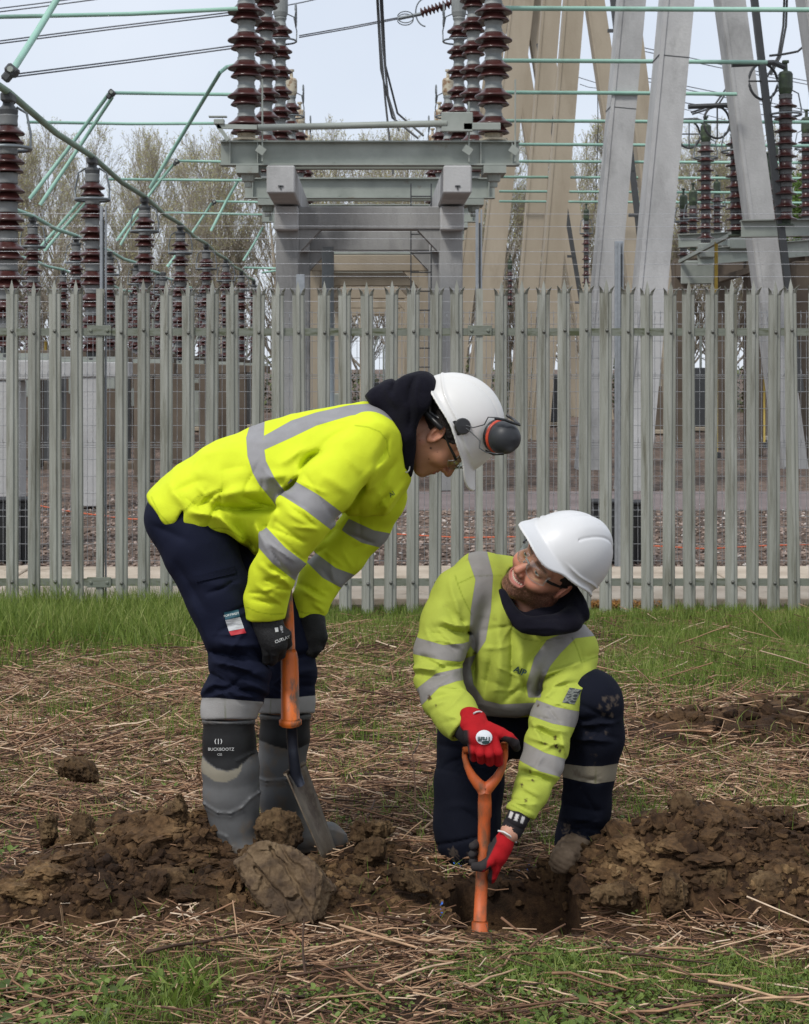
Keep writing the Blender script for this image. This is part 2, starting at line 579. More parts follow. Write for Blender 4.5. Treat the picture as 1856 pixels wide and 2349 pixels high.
# ---- pebbles scattered over the near gravel (uncountable)
def ico(sub=1):
    import bmesh
    bm = bmesh.new()
    bmesh.ops.create_icosphere(bm, subdivisions=sub, radius=1.0)
    V = np.array([v.co[:] for v in bm.verts]); T = np.array([[v.index for v in f.verts] for f in bm.faces])
    bm.free()
    return V, T
ICO1, ICO2, ICO3, ICO4 = ico(1), ico(2), ico(3), ico(4)

def rand_rot(n, rng):
    q = rng.normal(size=(n, 4)); q /= np.linalg.norm(q, axis=1, keepdims=True)
    w, x, y, z = q.T
    return np.stack([1 - 2 * (y * y + z * z), 2 * (x * y - z * w), 2 * (x * z + y * w), 2 * (x * y + z * w), 1 - 2 * (x * x + z * z), 2 * (y * z - x * w), 2 * (x * z - y * w), 2 * (y * z + x * w), 1 - 2 * (x * x + y * y)], 1).reshape(n, 3, 3)

def scatter_rocks(shapes, pos, size, rng, flat=0.7):
    """instances rock shapes into one vertex/face set"""
    Vs, Ts, As = [], [], []
    n0 = 0
    which = rng.integers(0, len(shapes), len(pos))
    Rm = rand_rot(len(pos), rng)
    cval = rng.random(len(pos))
    for k, (V, T) in enumerate(shapes):
        m = np.where(which == k)[0]
        if not len(m): continue
        P = np.einsum('nij,vj->nvi', Rm[m], V) * size[m][:, None, None]
        P[..., 2] *= flat
        P = P + pos[m][:, None]
        Vs.append(P.reshape(-1, 3))
        Ts.append((T[None] + (np.arange(len(m)) * len(V))[:, None, None] + n0).reshape(-1, 3))
        As.append(np.repeat(cval[m], len(V)))
        n0 += len(m) * len(V)
    return np.concatenate(Vs), np.concatenate(Ts), np.concatenate(As)

def crumb_shapes(base, n, seed):
    """irregular torn lumps of earth"""
    out = []
    rng = np.random.default_rng(seed)
    for k in range(n):
        V = base[0].copy()
        V = V * (1 + .42 * ridged(V * 1.1 + k * 7.7, 3, seed + k, .6) + .30 * fbm(V * 3.2 + k, 3, seed + k + 3, .7))[:, None]
        for c in range(5):
            d = rng.normal(size=3); d /= np.linalg.norm(d)
            s_ = V @ d
            V = V - np.outer(np.clip(s_ - rng.uniform(.35, .9), 0, None), d) * 0.95
        V = V * rng.uniform(.55, 1.35, 3)
        V = V + .07 * np.stack([vnoise(V * 5 + k, q) for q in (1, 2, 3)], 1)
        out.append((V, base[1]))
    return out

def rock_shapes(base, n, amp, seed, freq=1.3, cuts=3):
    out = []
    rng = np.random.default_rng(seed)
    for k in range(n):
        V = base[0].copy()
        V = V * (1 + amp * fbm(V * freq + k * 9.1, 4, seed + k, .6)[:, None])
        for c in range(cuts):            # facets
            d = rng.normal(size=3); d /= np.linalg.norm(d)
            h = rng.uniform(.45, .8)
            s = V @ d
            V = V - np.outer(np.clip(s - h, 0, None), d) * 0.9
        V = V * rng.uniform(.7, 1.25, 3)
        out.append((V, base[1]))
    return out

if on('y'):
    rng = np.random.default_rng(3)
    PB = rock_shapes(ICO1, 8, .3, 5)
    N = 11000
    py = 14.2 + (rng.random(N) ** 1.3) * 9
    px = (rng.random(N) - .5) * 2 * (py * 0.27 + .3) + py * .02
    keep = ~((py > 20.5) & (py < 23.5) & (px > -0.6))
    px, py = px[keep], py[keep]
    sz = rng.uniform(.008, .026, len(px)) * (1 + .6 * (rng.random(len(px)) > .9))
    V, T, A = scatter_rocks(PB, np.stack([px, py, -.025 + sz * .3], 1), sz, rng)
    M_peb = attr_mat("pebbles", "c", [(0, (0.095, 0.068, 0.050)), (0.4, (0.20, 0.145, 0.115)), (0.75, (0.31, 0.23, 0.185)), (0.94, (0.38, 0.30, 0.26)), (1, (0.58, 0.54, 0.50))], 0.85)
    put("gravel", make_mesh("gravel", V, T, {"c": A}, smooth=False), M_peb, kind='stuff', label='pinkish grey gravel and pebbles strewn over the yard behind the fence', cat='gravel')

# ================================================================ palisade fence
FY = 11.75
M_pal = mat("galvanised_pale", [(0.3, (0.23, 0.235, 0.20)), (0.5, (0.29, 0.295, 0.255)), (0.7, (0.36, 0.365, 0.325))], 3.2, 0.62, 0.15, 60, stretch=(7, 7, .55), metal=0.1, rand=.10,
            dirt=(0.15, 0.145, 0.11), dscale=2.6, dpos=(0.52, 0.70))
M_rail = mat("galvanised_rail", [(0.3, (0.15, 0.165, 0.13)), (0.7, (0.26, 0.275, 0.235))], 5, 0.65, 0.15, 60, stretch=(1, 1, 5), metal=0.15,
             dirt=(0.07, 0.08, 0.035), dscale=5, dpos=(0.48, 0.64))
M_bolt = mat("fence_bolt", (0.13, 0.13, 0.115), 30, 0.5, metal=0.5)

def pale_mesh(name, h=2.42, seed=0):
    """W-section pale with a three-pronged splayed head"""
    hw = 0.0455
    # section: x across, y depth (towards the camera is -y)
    sec = [(-hw, 0.010), (-hw + .008, -0.004), (-.018, -.006), (-.010, -.020), (.010, -.020), (.018, -.006), (hw - .008, -.004), (hw, .010)]
    n = len(sec)
    zs = list(np.linspace(0, h - .13, 10)) + [h - .10, h - .075]
    V = []
    for z in zs:
        wob = 0
        for x, y in sec: V.append((x + wob, y, z))
    th = .0028
    Fr = []
    for k in range(len(zs) - 1):
        for i in range(n - 1):
            a = k * n + i
            Fr.append((a, a + 1, a + n + 1, a + n))
    # head: three prongs, the outer two bent out
    base = len(V) - n
    def prong(i0, i1, tip, mid):
        k0 = len(V)
        x0, y0, z0 = V[base + i0]; x1, y1, z1 = V[base + i1]
        V.extend([mid[0], mid[1], tip])
        Fr.append((base + i0, base + i1, k0 + 1, k0))
        Fr.append((k0, k0 + 1, k0 + 2))
    prong(0, 2, (-.058, -.034, h - .018), ((-.0495, -.006, h - .050), (-.030, -.014, h - .045)))
    prong(5, 7, (.058, -.034, h - .018), ((.030, -.014, h - .045), (.0495, -.006, h - .050)))
    k0 = len(V)
    V.extend([(-.016, -.017, h - .035), (.016, -.017, h - .035), (0, -.012, h + .032)])
    Fr += [(base + 2, base + 3, k0), (base + 3, base + 4, k0 + 1, k0), (base + 4, base + 5, k0 + 1), (k0, k0 + 1, k0 + 2)]
    me = bpy.data.meshes.new(name)
    me.from_pydata([tuple(v) for v in V], [], Fr)
    me.update()
    return me

if on('f'):
    fence = thing("palisade_fence", (0, FY, 0), "grey green galvanised palisade fence with pointed pales and two rails", "fence")
    xs = []
    base_px = [31, 80, 130, 180, 0, 270, 318, 368, 418, 468, 518, 568, 618]
    pitch = 49.75
    posts_px = [229, 1100]
    pxs = []
    x = 229 - 11 * pitch
    while x < 229: pxs.append(x); x += pitch
    n_between = 17
    for k in range(1, n_between): pxs.append(229 + (1100 - 229) * k / n_between * 1.0)
    x = 1100 + 48.5
    while x < 2300: pxs.append(x); x += 48.0
    me0 = pale_mesh("pale")
    me0.materials.append(M_pal)
    _b = MB().lathe([(0, -.010), (.009, -.009), (.0135, -.003), (.014, 0.002)], (0, 0, 0), 8, (0, 1, 0))
    me_b = make_mesh("bolt", np.concatenate(_b.V), np.concatenate(_b.Q))
    me_b.materials.append(M_bolt)
    rng = np.random.default_rng(4)
    for k, p in enumerate(sorted(pxs)):
        X = (p - CX) * FY / F
        if any(abs(p - q) < 14 for q in posts_px): continue
        o = put("pale", me0, None, fence)
        o.location = (X, -.03, -.03 + rng.normal(0, .006))
        o.matrix_parent_inverse = Matrix()
        o.rotation_euler = (rng.normal(0, .003), rng.normal(0, .0045), rng.normal(0, .045))
        sol = o.modifiers.new("thickness", 'SOLIDIFY'); sol.thickness = .003
        for z in (0.225, 2.045):
            c = put("bolt", me_b, None, o)
            c.location = (.004, -.0215, z + .03)
            c.matrix_parent_inverse = Matrix()
    for z in (0.225, 2.045):
        mb = MB()
        for a, bb in ((-5.2, (229 - CX) * FY / F - .04), ((229 - CX) * FY / F + .04, (1100 - CX) * FY / F - .04), ((1100 - CX) * FY / F + .04, 5.2)):
            mb.box(((a + bb) / 2, FY - .018, z), (bb - a, .006, .055)).box(((a + bb) / 2, FY + .008, z - .025), (bb - a, .046, .005))
        mb.build("rail", M_rail, fence)
    for p in posts_px:
        X = (p - CX) * FY / F
        MB().box((X, FY - .02, 1.17), (.046, .006, 2.38)).box((X, FY + .02, 1.17), (.006, .07, 2.38)).box((X, FY + .06, 1.17), (.046, .006, 2.38)).build("fence_post", M_pal, fence)
        for z in (0.225, 2.055):
            mb = MB().box((X, FY - .030, z), (.175, .008, .075), bev=.002)
            for dx in (-.06, .06): mb.lathe([(0, -.012), (.009, -.011), (.013, -.004), (.014, 0)], (X + dx, FY - .033, z), 8, (0, 1, 0))
            mb.build("fishplate", M_rail, fence)
    # electric-fence uprights carried by the palisade posts
    M_al = mat("pulse_post", (0.30, 0.32, 0.34), 20, 0.45, metal=0.4)
    M_dark = mat("dark_insulating_strip", (0.03, 0.035, 0.04), 20, 0.5)

# ---- inner weld-mesh fence with electric wires
MY = 14.5
if on('f'):
    M_mesh = mat("mesh_wire", (0.26, 0.27, 0.28), 20, 0.5, metal=0.3)
    M_wire = mat("electric_wire", (0.42, 0.43, 0.45), 20, 0.4, metal=0.5)
    mf = thing("mesh_fence", (0, MY, 0), "fine grey weld mesh security fence behind the palisade, with electric wires above it", "fence")
    mb = MB()
    P = []; Rr = []
    for x in np.arange(-4.2, 4.3, .0505):
        P.append([(x, MY, 0.02), (x, MY, 2.30)]); Rr.append([.0024] * 2)
    for z in np.concatenate([np.arange(.05, 2.31, .152), [.45, 1.07, 1.09, 1.69, 1.71, 2.28]]):
        P.append([(-4.2, MY - .004, z), (4.3, MY - .004, z)]); Rr.append([.0026] * 2)
    V, Q = tube_rings(np.array(P), np.array(Rr), 4)
    put("mesh_panel", make_mesh("mesh_panel", V, Q), M_mesh, mf)
    mb = MB()
    for z in (1.14, 1.74, .5, 2.24):       # the V folds of the panels
        for x in np.arange(-4.2, 4.3, .0505): mb.tube([(x, MY, z - .035), (x + .001, MY - .02, z), (x, MY, z + .035)], .0022, 4, False)
    mb.build("mesh_folds", M_mesh, mf)
    mb = MB()
    for k in range(8):
        z = 1.78 + (845 - (492 + 28.7 * k)) * MY / F
        mb.tube([(-4.4, MY - .06, z), (-.93, MY - .06, z + .004), (1.92, MY - .06, z - .002), (4.5, MY - .06, z)], .0021, 5)
    mb.build("electric_wires", M_wire, mf)
    for px in (690, 1418, -40, 2140):
        X = (px - CX) * MY / F
        top = 2.92 if px > 700 else 2.62
        mb = MB().box((X, MY - .05, top / 2), (.075, .05, top), bev=.004)
        mb.build("mesh_post", M_al, mf)
        mb = MB()
        for z in (.25, .62, 1.28, 1.72, 2.1): mb.box((X + .012, MY - .08, z), (.05, .014, .035), bev=.002)
        mb.build("post_clamps", mat("clamp_metal", (0.45, 0.45, 0.46), 20, 0.4, metal=0.6), mf)
    for px, py in ((232, 470), (1100, 478), (1420, 560)):
        X = (px - CX) * FY / F if px != 1420 else (px - CX) * MY / F
        Yy = FY + .09 if px != 1420 else MY - .09
        top = 1.78 + (845 - py) * FY / F if px != 1420 else 2.9
        t0 = thing("electric_fence_post", (X, Yy, 0), {232: "tall slim electric fence post rising above the left palisade post", 1100: "tall slim electric fence post rising above the palisade post near the middle", 1420: "slim electric fence post in front of the near grey concrete leg"}[px], "post", "slim electric fence posts")
        MB().box((X - .012, Yy, top / 2), (.020, .03, top)).build("channel", M_al, t0)
        MB().box((X + .006, Yy - .018, top / 2 + .5), (.012, .012, top - 1.2)).build("insulating_strip", M_dark, t0)
        MB().box((X + .020, Yy, top / 2), (.010, .03, top)).build("edge_rail", M_al, t0)

# black ballast blocks at the foot of the mesh fence
if on('f'):
    M_blk = mat("black_plastic", (0.012, 0.013, 0.015), 20, 0.55)
    for (x0, x1, y0, y1, lab) in ((-20, 66, 1150, 1282, "black box standing behind the fence at the left edge of the picture"), (1360, 1432, 1155, 1292, "black box behind the fence, left of the slim grey post"), (1440, 1482, 1157, 1292, "narrow black box behind the fence, right of the slim grey post")):
        Yb = 14.9
        a = WP(x0, y1, Yb); c = WP(x1, y0, Yb)
        w, h = c[0] - a[0], c[2]
        b0 = thing("black_box", ((a[0] + c[0]) / 2, Yb, 0), lab, "box", "black boxes behind the fence")
        X = (a[0] + c[0]) / 2
        MB().box((X, Yb + .12, h / 2), (w, .3, h), bev=.012).build("box_body", M_blk, b0)
        mb = MB().box((X, Yb + .12, h + .008), (w + .02, .32, .03), bev=.008)
        mb.build("lid", M_blk, b0)
        mb = MB()
        for k in range(3): mb.box((X - w * .3 + k * w * .3, Yb - .035, h * .5), (.015, .014, h * .86), bev=.003)
        mb.build("ribs", M_blk, b0)

# ================================================================ substation
def hexc(*c): return c
M_conc = mat("grey_concrete", [(0.3, (0.36, 0.36, 0.355)), (0.55, (0.43, 0.43, 0.425)), (0.75, (0.49, 0.49, 0.48))], 2.6, 0.85, 0.5, 25, detail=9, stretch=(1, 1, .5), dirt=(0.27, 0.27, 0.265), dscale=1.6, dpos=(0.52, 0.72))
M_conc_d = mat("weathered_concrete", [(0.3, (0.20, 0.20, 0.198)), (0.55, (0.33, 0.33, 0.322)), (0.75, (0.44, 0.44, 0.43))], 2.4, 0.85, 0.3, 40, stretch=(1, 1, .35), dirt=(0.11, 0.11, 0.11), dscale=1.2, dpos=(0.5, 0.70))
M_tan = mat("beige_concrete", [(0.3, (0.315, 0.265, 0.195)), (0.7, (0.40, 0.345, 0.265))], 1.2, 0.85, 0.4, 20, detail=8, stretch=(1, 1, .3), dirt=(0.22, 0.18, 0.125), dscale=0.8, dpos=(0.55, 0.78))
M_brown = mat("brown_concrete", [(0.3, (0.085, 0.064, 0.048)), (0.7, (0.15, 0.12, 0.09))], 1.2, 0.9, 0.2, 30)
M_steel = mat("green_grey_steel", [(0.3, (0.24, 0.265, 0.235)), (0.7, (0.34, 0.365, 0.33))], 2.5, 0.55, 0.05, 40, metal=0.1, dirt=(0.17, 0.13, 0.085), dscale=2.2, dpos=(0.62, 0.74))
M_steel_d = mat("dark_steel", (0.055, 0.058, 0.06), 4, 0.55)
M_bus = mat("aqua_green_tube", [(0.3, (0.26, 0.46, 0.375)), (0.7, (0.34, 0.56, 0.46))], 1.5, 0.5, spec=.4, dirt=(0.22, 0.33, 0.27), dscale=1.2, dpos=(.55, .75))
M_bus_o = mat("olive_green_tube", [(0.3, (0.15, 0.22, 0.16)), (0.7, (0.23, 0.34, 0.25))], 1.5, 0.5)
M_porc = mat("maroon_porcelain", [(0.3, (0.036, 0.011, 0.010)), (0.7, (0.070, 0.022, 0.019))], 6, 0.30, spec=.4, coat=.1, dirt=(0.075, 0.045, 0.04), dscale=5, dpos=(.55, .8))
M_cap = mat("grey_cap", [(0.3, (0.19, 0.205, 0.20)), (0.7, (0.29, 0.305, 0.295))], 5, 0.6, metal=.1)
M_wire2 = mat("overhead_conductor", (0.13, 0.14, 0.16), 5, 0.5, metal=.3)
M_capd = mat('dark_grey_cap', [(0.3, (0.10, 0.105, 0.105)), (0.7, (0.17, 0.175, 0.17))], 5, 0.6)
M_capm = mat('mid_grey_cap', [(0.3, (0.14, 0.145, 0.145)), (0.7, (0.22, 0.23, 0.225))], 5, 0.6)
M_ring = mat("corona_ring_metal", (0.17, 0.19, 0.20), 5, 0.4, metal=.4)
M_cream = mat("cream_cap", [(0.3, (0.42, 0.37, 0.27)), (0.7, (0.55, 0.50, 0.38))], 6, 0.5, dirt=(0.25, 0.15, 0.08), dscale=7)
M_green = mat("dark_green_cap", [(0.3, (0.02, 0.03, 0.02)), (0.6, (0.045, 0.065, 0.035)), (0.75, (0.10, 0.15, 0.06))], 8, 0.5)
M_yel = mat("yellow_pole", (0.62, 0.45, 0.10), 5, 0.6)

_ins = {}
def insulator(H, R, unit, seg=20, top='clamp', ring=True, big=False, capm=None, topm=None, zring=1.15, nshed=2):
    """meshes of one post insulator, base at z = 0: sheds, caps, fittings, ring"""
    key = (round(H, 2), R, unit, top, ring, big, nshed)
    if key in _ins: return _ins[key]
    n = int(round(H / unit))
    u = H / n
    sh, cp = MB(), MB()
    for k in range(n):
        z = k * u
        r0 = .50 * R
        # porcelain part
        if big:
            sh.lathe([(.45 * R, z + .05 * u), (.60 * R, z + .03 * u), (.80 * R, z + .0 * u), (.84 * R, z + .02 * u), (.80 * R, z + .07 * u), (.62 * R, z + .20 * u), (.55 * R, z + .27 * u),
                      (.56 * R, z + .32 * u), (.75 * R, z + .31 * u), (R * .97, z + .285 * u), (R, z + .31 * u), (.97 * R, z + .36 * u), (.70 * R, z + .46 * u), (.54 * R, z + .58 * u), (.3 * R, z + .59 * u)], (0, 0, 0), seg)
            cp.lathe([(.30 * R, z + .57 * u), (.50 * R, z + .575 * u), (.52 * R, z + .60 * u), (.47 * R, z + .63 * u), (.47 * R, z + .72 * u), (.43 * R, z + .74 * u), (.43 * R, z + .86 * u), (.50 * R, z + .93 * u), (.52 * R, z + .99 * u), (.4 * R, z + 1.06 * u)], (0, 0, 0), seg)
        else:
            pr = []
            hh = .62 / nshed
            for j in range(nshed):
                zz = z + (.02 + j * hh) * u
                rr = R * (1.0 if (j % 2 == nshed - 1) or nshed == 1 else .93)
                pr += [(.50 * R, zz + .03 * u), (.75 * R, zz + .015 * u), (.96 * rr, zz + .0 * u), (rr, zz + .03 * u), (.95 * rr, zz + .08 * u), (.72 * R, zz + .17 * u), (.58 * R, zz + .26 * u), (.52 * R, zz + (hh - .01) * u)]
            sh.lathe(pr, (0, 0, 0), seg)
            cp.lathe([(.3 * R, z + .62 * u), (.56 * R, z + .63 * u), (.58 * R, z + .68 * u), (.55 * R, z + .80 * u), (.58 * R, z + .95 * u), (.60 * R, z + 1.0 * u), (.4 * R, z + 1.02 * u)], (0, 0, 0), seg)
    parts = [("sheds", sh, M_porc), ("metal_caps", cp, capm or M_cap)]
    ft = MB()
    ft.lathe([(0, -.10), (.75 * R, -.10), (.75 * R, -.07), (.45 * R, -.06), (.5 * R, 0), (0, 0.01)], (0, 0, 0), seg)
    if top == 'clamp':
        ft.lathe([(.55 * R, H), (.6 * R, H + .05), (.35 * R, H + .10), (.3 * R, H + .16), (0, H + .17)], (0, 0, 0), seg)
        ft.box((0, 0, H + .17), (.12, .22, .10), bev=.02)
    elif top == 'pot':
        ft.lathe([(.45 * R, H), (.52 * R, H + .02), (.62 * R, H + .10), (.62 * R, H + .34), (.5 * R, H + .38), (.2 * R, H + .40), (.16 * R, H + .52), (.3 * R, H + .53), (.3 * R, H + .57), (0, H + .58)], (0, 0, 0), seg)
    parts.append(("top_fitting", ft, topm or ({'clamp': M_steel_d, 'pot': M_cream}[top] if capm is None or top == 'clamp' else capm)))
    if ring:
        rg = MB()
        th = np.linspace(0, 2 * np.pi, 25)
        zr = H - zring * u
        rg.tube(np.stack([1.32 * R * np.cos(th), 1.32 * R * np.sin(th), np.full(25, zr)], 1), .020 if not big else .018, 6, False)
        for s in (-1, 1):
            rg.tube([(s * 1.32 * R, 0, zr), (s * 1.35 * R, 0, zr + .5 * u), (s * 1.1 * R, 0, H + .02), (s * .5 * R, 0, H + .08)], .013, 5)
        parts.append(("corona_ring", rg, M_ring))
        if big:
            wr = MB()
            for s in (1,):
                cx, cz, rr = s * 1.15 * R, H + .05, .95 * R
                wr.tube(np.stack([np.full(25, cx + .12 * R) + 0 * th, rr * np.cos(th), cz + rr * np.sin(th)], 1) * np.array([1, 1, 1]), .016, 6, False)
                wr.tube([(cx + .12 * R, -rr, cz), (cx + .12 * R, rr, cz)], .012, 5)
                wr.tube([(cx + .12 * R, 0, cz - rr), (cx + .12 * R, 0, cz + rr)], .012, 5)
            parts.append(("grading_wheel", wr, M_ring))
    ms = []
    for nm, m, mt in parts:
        V = np.concatenate(m.V); Fs = []
        if m.Q: Fs.append(np.concatenate(m.Q))
        if m.T: Fs.append(np.concatenate(m.T))
        me = make_mesh(nm, V, Fs, smooth=nm != "top_fitting")
        me.materials.append(mt)
        ms.append((nm, me))
    _ins[key] = ms
    return ms

def place_ins(ms, loc, label, group, name="insulator_column", rz=0.0, detail=True, mirror=False):
    o = thing(name, loc, label, "insulator", group)
    o.rotation_euler = (0, 0, rz)
    for nm, me in (ms if detail else ms[:3]):
        c = bpy.data.objects.new(nm, me); COL.objects.link(c); c.parent = o
    return o

def ibeam(mb, p, q, w, h, t=.02, up=(0, 0, 1)):
    p, q = np.asarray(p, float), np.asarray(q, float)
    u = np.asarray(up, float)
    mb.beam(p + u * (h / 2 - t / 2), q + u * (h / 2 - t / 2), w, t)
    mb.beam(p - u * (h / 2 - t / 2), q - u * (h / 2 - t / 2), w, t)
    mb.beam(p, q, t, h - 2 * t + .002)
    return mb

ORD2 = "first second third fourth fifth sixth seventh eighth ninth tenth eleventh twelfth thirteenth fourteenth fifteenth sixteenth seventeenth eighteenth nineteenth twentieth twenty-first twenty-second".split()
ORD = ["first", "second", "third", "fourth", "fifth", "sixth", "seventh", "eighth", "ninth", "tenth"]
if on('s'):
    # ---------------------------------------- central gantry
    g = thing("support_gantry", (0, 23.5, 0), "long concrete gantry in the middle carrying steel beams and insulator stacks", "gantry")
    frames = [(23.5, M_conc_d), (27.7, M_conc_d), (33.5, M_tan), (39.5, M_tan), (46.5, M_tan), (54, M_tan), (62, M_tan)]
    for k, (Y, m) in enumerate(frames):
        mb = MB()
        mb.span((-1.353, Y - .17, 0), (-1.016, Y + .17, 3.79), bev=.015)
        mb.span((1.016, Y - .17, 0), (1.353, Y + .17, 3.79), bev=.015)
        mb.build_each("portal_leg", m, g)
        mb = MB().span((-1.35, Y - .165, 3.793), (1.35, Y + .165, 4.124), bev=.012)
        # haunches: solid triangular prisms
        for s in (-1, 1):
            V = [(s * 1.014, Y - .14, 3.46), (s * .70, Y - .14, 3.79), (s * 1.014, Y - .14, 3.79), (s * 1.014, Y + .14, 3.46), (s * .70, Y + .14, 3.79), (s * 1.014, Y + .14, 3.79)]
            mb.add(V, [(0, 1, 4, 3), (1, 2, 5, 4), (2, 0, 3, 5)], [(0, 1, 2) if s > 0 else (0, 2, 1), (3, 5, 4) if s > 0 else (3, 4, 5)])
        mb.build("portal_beam", m, g)
        if k < 2:
            mb = MB()
            for s in (-1, 1): mb.span((s * 1.185 - .168 if s < 0 else 1.02, Y - .46, 3.76), (s * 1.185 + .168 if s < 0 else 1.355, Y - .172, 4.10), bev=.015)
            mb.build_each("corbel", M_conc, g)
    for s in (-1, 1):
        mb = MB().span((s * 1.185 - .19, 21.6, 4.128), (s * 1.185 + .19, 64, 4.50), bev=.018)
        mb.build("longitudinal_beam", M_conc, g)
        m2 = MB().box((s * 1.185, 21.596, 4.22), (.07, .02, .02)).box((s * 1.185, 21.596, 4.20), (.02, .02, .05))
        m2.build("beam_end_mark", M_steel_d, g)
    rng = np.random.default_rng(12)
    for k in range(7):
        Y = 21.75 + 4.2 * k
        mb = MB()
        ibeam(mb, (-2.0, Y, 4.675), (2.02, Y, 4.675), .20, .33)
        for X in (-1.87, -1.50, 1.5, 1.92): mb.box((X, Y - .05, 4.675), (.012, .085, .29))
        for X in (-1.95, -1.78, -1.62, -1.38, -.5, .46, 1.40, 1.6, 1.75): mb.box((X, Y - .012, 4.80), (.03, .03, .02)).box((X, Y - .07, 4.826 + .02), (.03, .03, .02))
        for X in (-.48, .45, 1.35): mb.box((X, Y - .012, 4.56), (.02, .02, .02))
        mb.build("cross_beam", M_steel, g)
        mb = MB()
        ibeam(mb, (-1.75, Y + .45, 4.60), (1.75, Y + .45, 4.60), .16, .16)
        for X in (-1.63, 1.68): mb.box((X, Y + .05, 4.44), (.3, .55, .10)).lathe([(.10, 0), (.085, -.12), (.05, -.14), (.05, -.2), (0, -.2)], (X, Y - .02, 4.42), 10)
        mb.build("beam_bracket", M_steel, g)
    # operating linkage in front: long horizontal pipe, arms, brackets
    lk = thing("switch_linkage", (0, 21.5, 5.0), "grey pipe linkage with levers joining the two front insulator stacks", "linkage")
    y0 = 21.5
    mb = MB().tube([WP(592, 293, y0), WP(1025, 283, y0)], .045, 10)
    mb.build("pipe", M_steel, lk, smooth=True)
    mb = MB()
    a = WP(1028, 280, y0); mb.box(a + [.12, 0, 0], (.42, .05, .26), bev=.01).box(a + [.45, 0, -.06], (.5, .05, .10), bev=.01)
    mb.beam(WP(498, 290, y0), WP(590, 292, y0), .05, .06).beam(WP(498, 286, y0), WP(524, 322, y0), .05, .05)
    mb.box(WP(503, 280, y0), (.14, .10, .07), bev=.008).box(WP(500, 268, y0), (.24, .10, .015))
    mb.build_each("lever", M_steel, lk)
    for px in (602, 1182, 1136 - 60):
        p = WP(px, 340, 21.6)
        ob = thing("sensor_rod", (p[0], p[1], 4.7), {602: "thin upright rod on the left end of the front steel beam", 1182: "thin upright rod on the right end of the front steel beam", 1076: "short thin rod behind the linkage on the front steel beam"}[px], "rod")
        MB().tube([(p[0], p[1], 4.55), (p[0], p[1], 5.65 if px != 1076 else 5.35)], .012, 6).build("rod", M_steel, ob)
        MB().box((p[0] - .02, p[1] - .03, 4.70), (.12, .02, .10), rot=Matrix.Rotation(.6, 3, 'Y')).build("clamp_plate", M_steel, ob)
    # stacks
    ms_big = insulator(4.55, .257, .379, 24, 'pot', False, True)
    ms_ring = insulator(2.65, .20, .379, 20, 'pot', True, True)
    for side, X in (("left", -1.66), ("right", 1.68)):
        for k in range(6):
            Y = 21.8 + 4.2 * k
            if k < 1: ms, z0 = ms_big, 4.95
            elif k < 3: ms, z0 = insulator(3.41, .225, .379, 20, 'pot', True, True, capm=M_cap), 4.93
            else: ms, z0 = ms_ring, 4.93
            place_ins(ms, (X, Y, z0), f"{['front', 'second', 'third', 'fourth', 'fifth', 'rearmost'][k]} maroon insulator stack on the {side} side of the gantry" + (", tall" if k < 1 else ""), "maroon insulator stacks on the gantry", "insulator_stack", rz=math.pi if side == "right" else 0)
    # ladder inside the gantry, drainpipe
    ld = thing("ladder", (1.0, 25.4, 0), "thin steel ladder fixed inside the concrete gantry on its right", "ladder")
    mb = MB()
    for dx in (0, .32): mb.box((.66 + dx, 25.5, 2.75), (.02, .04, 3.9))
    mb.build_each("stile", M_steel_d, ld)
    mb = MB()
    for z in np.arange(.9, 4.7, .3): mb.tube([(.66, 25.5, z), (.98, 25.5, z)], .012, 6)
    mb.build("rungs", M_steel_d, ld)
    MB().tube([(-.68, 26.6, 0), (-.68, 26.6, 3.78)], .10, 12).build("drainpipe", mat("blue_grey_pipe", (0.25, 0.29, 0.31), 3, .5), None, smooth=True, label="blue grey vertical pipe inside the concrete gantry on its left", cat="pipe")
    # ---------------------------------------- A-frame legs
    def aframe(Y, c1, c2, m, w1, lab, zt_px, depth=.55):
        """two leaning legs; c = (x at row 0, x at row 719) in pixels"""
        def at(c, yy): return c[0] + (c[1] - c[0]) * yy / 719.0
        yb = YH + HC * F / Y
        o = thing("a_frame_gantry", (WP(at(c1, 719), yb, Y)[0], Y, 0), lab, "gantry", "tall leaning concrete A-frames")
        for i, c in enumerate((c1, c2)):
            yt = zt_px
            p, q = WP(at(c, yb), yb, Y), WP(at(c, yt), yt, Y)
            mb = MB()
            sh_ = np.array([0, .31 * i, 0])
            mb.beam(p - [0, 0, .1] + sh_, q + sh_, w1, depth - .05 * i, up=(0, 1, 0))
            lg = mb.build("leg", m, o)
            dl = (q - p) / np.linalg.norm(q - p)
            ed = np.array([-(w1 / 2 - .035), -(depth - .05 * i) / 2 - .012, 0]) + sh_
            MB().beam(p + ed, q + ed, .06, .022, up=(0, 1, 0)).build("edge_rib", m, lg)
            if m is M_conc:
                dd = (q - p) / np.linalg.norm(q - p)
                for yj in (((137,) if Y < 26 else (253,)) if i == 0 else ()):
                    cj = WP(at(c, yj), yj, Y) + sh_
                    MB().beam(cj - dd * .007, cj + dd * .007, w1 + .008, depth - .05 * i + .008, up=(0, 1, 0)).build("joint", M_steel_d, lg)
        q1, q2 = WP(at(c1, zt_px), zt_px, Y), WP(at(c2, zt_px), zt_px, Y)
        MB().span((min(q1[0], q2[0]) - .5, Y - .35, q1[2] - .3), (max(q1[0], q2[0]) + .5, Y + .35, q1[2] + .6), bev=.03).build("cross_head", m, o)
        return o
    aframe(29.0, (1447, 1382), (1684, 1781), M_conc, .46, "grey concrete A-frame, its left leg just right of the beige legs", -880)
    aframe(24.0, (1551, 1484), (1885, 1990), M_conc, .44, "nearest grey concrete A-frame, its thick left leg with a joint line", -1300)
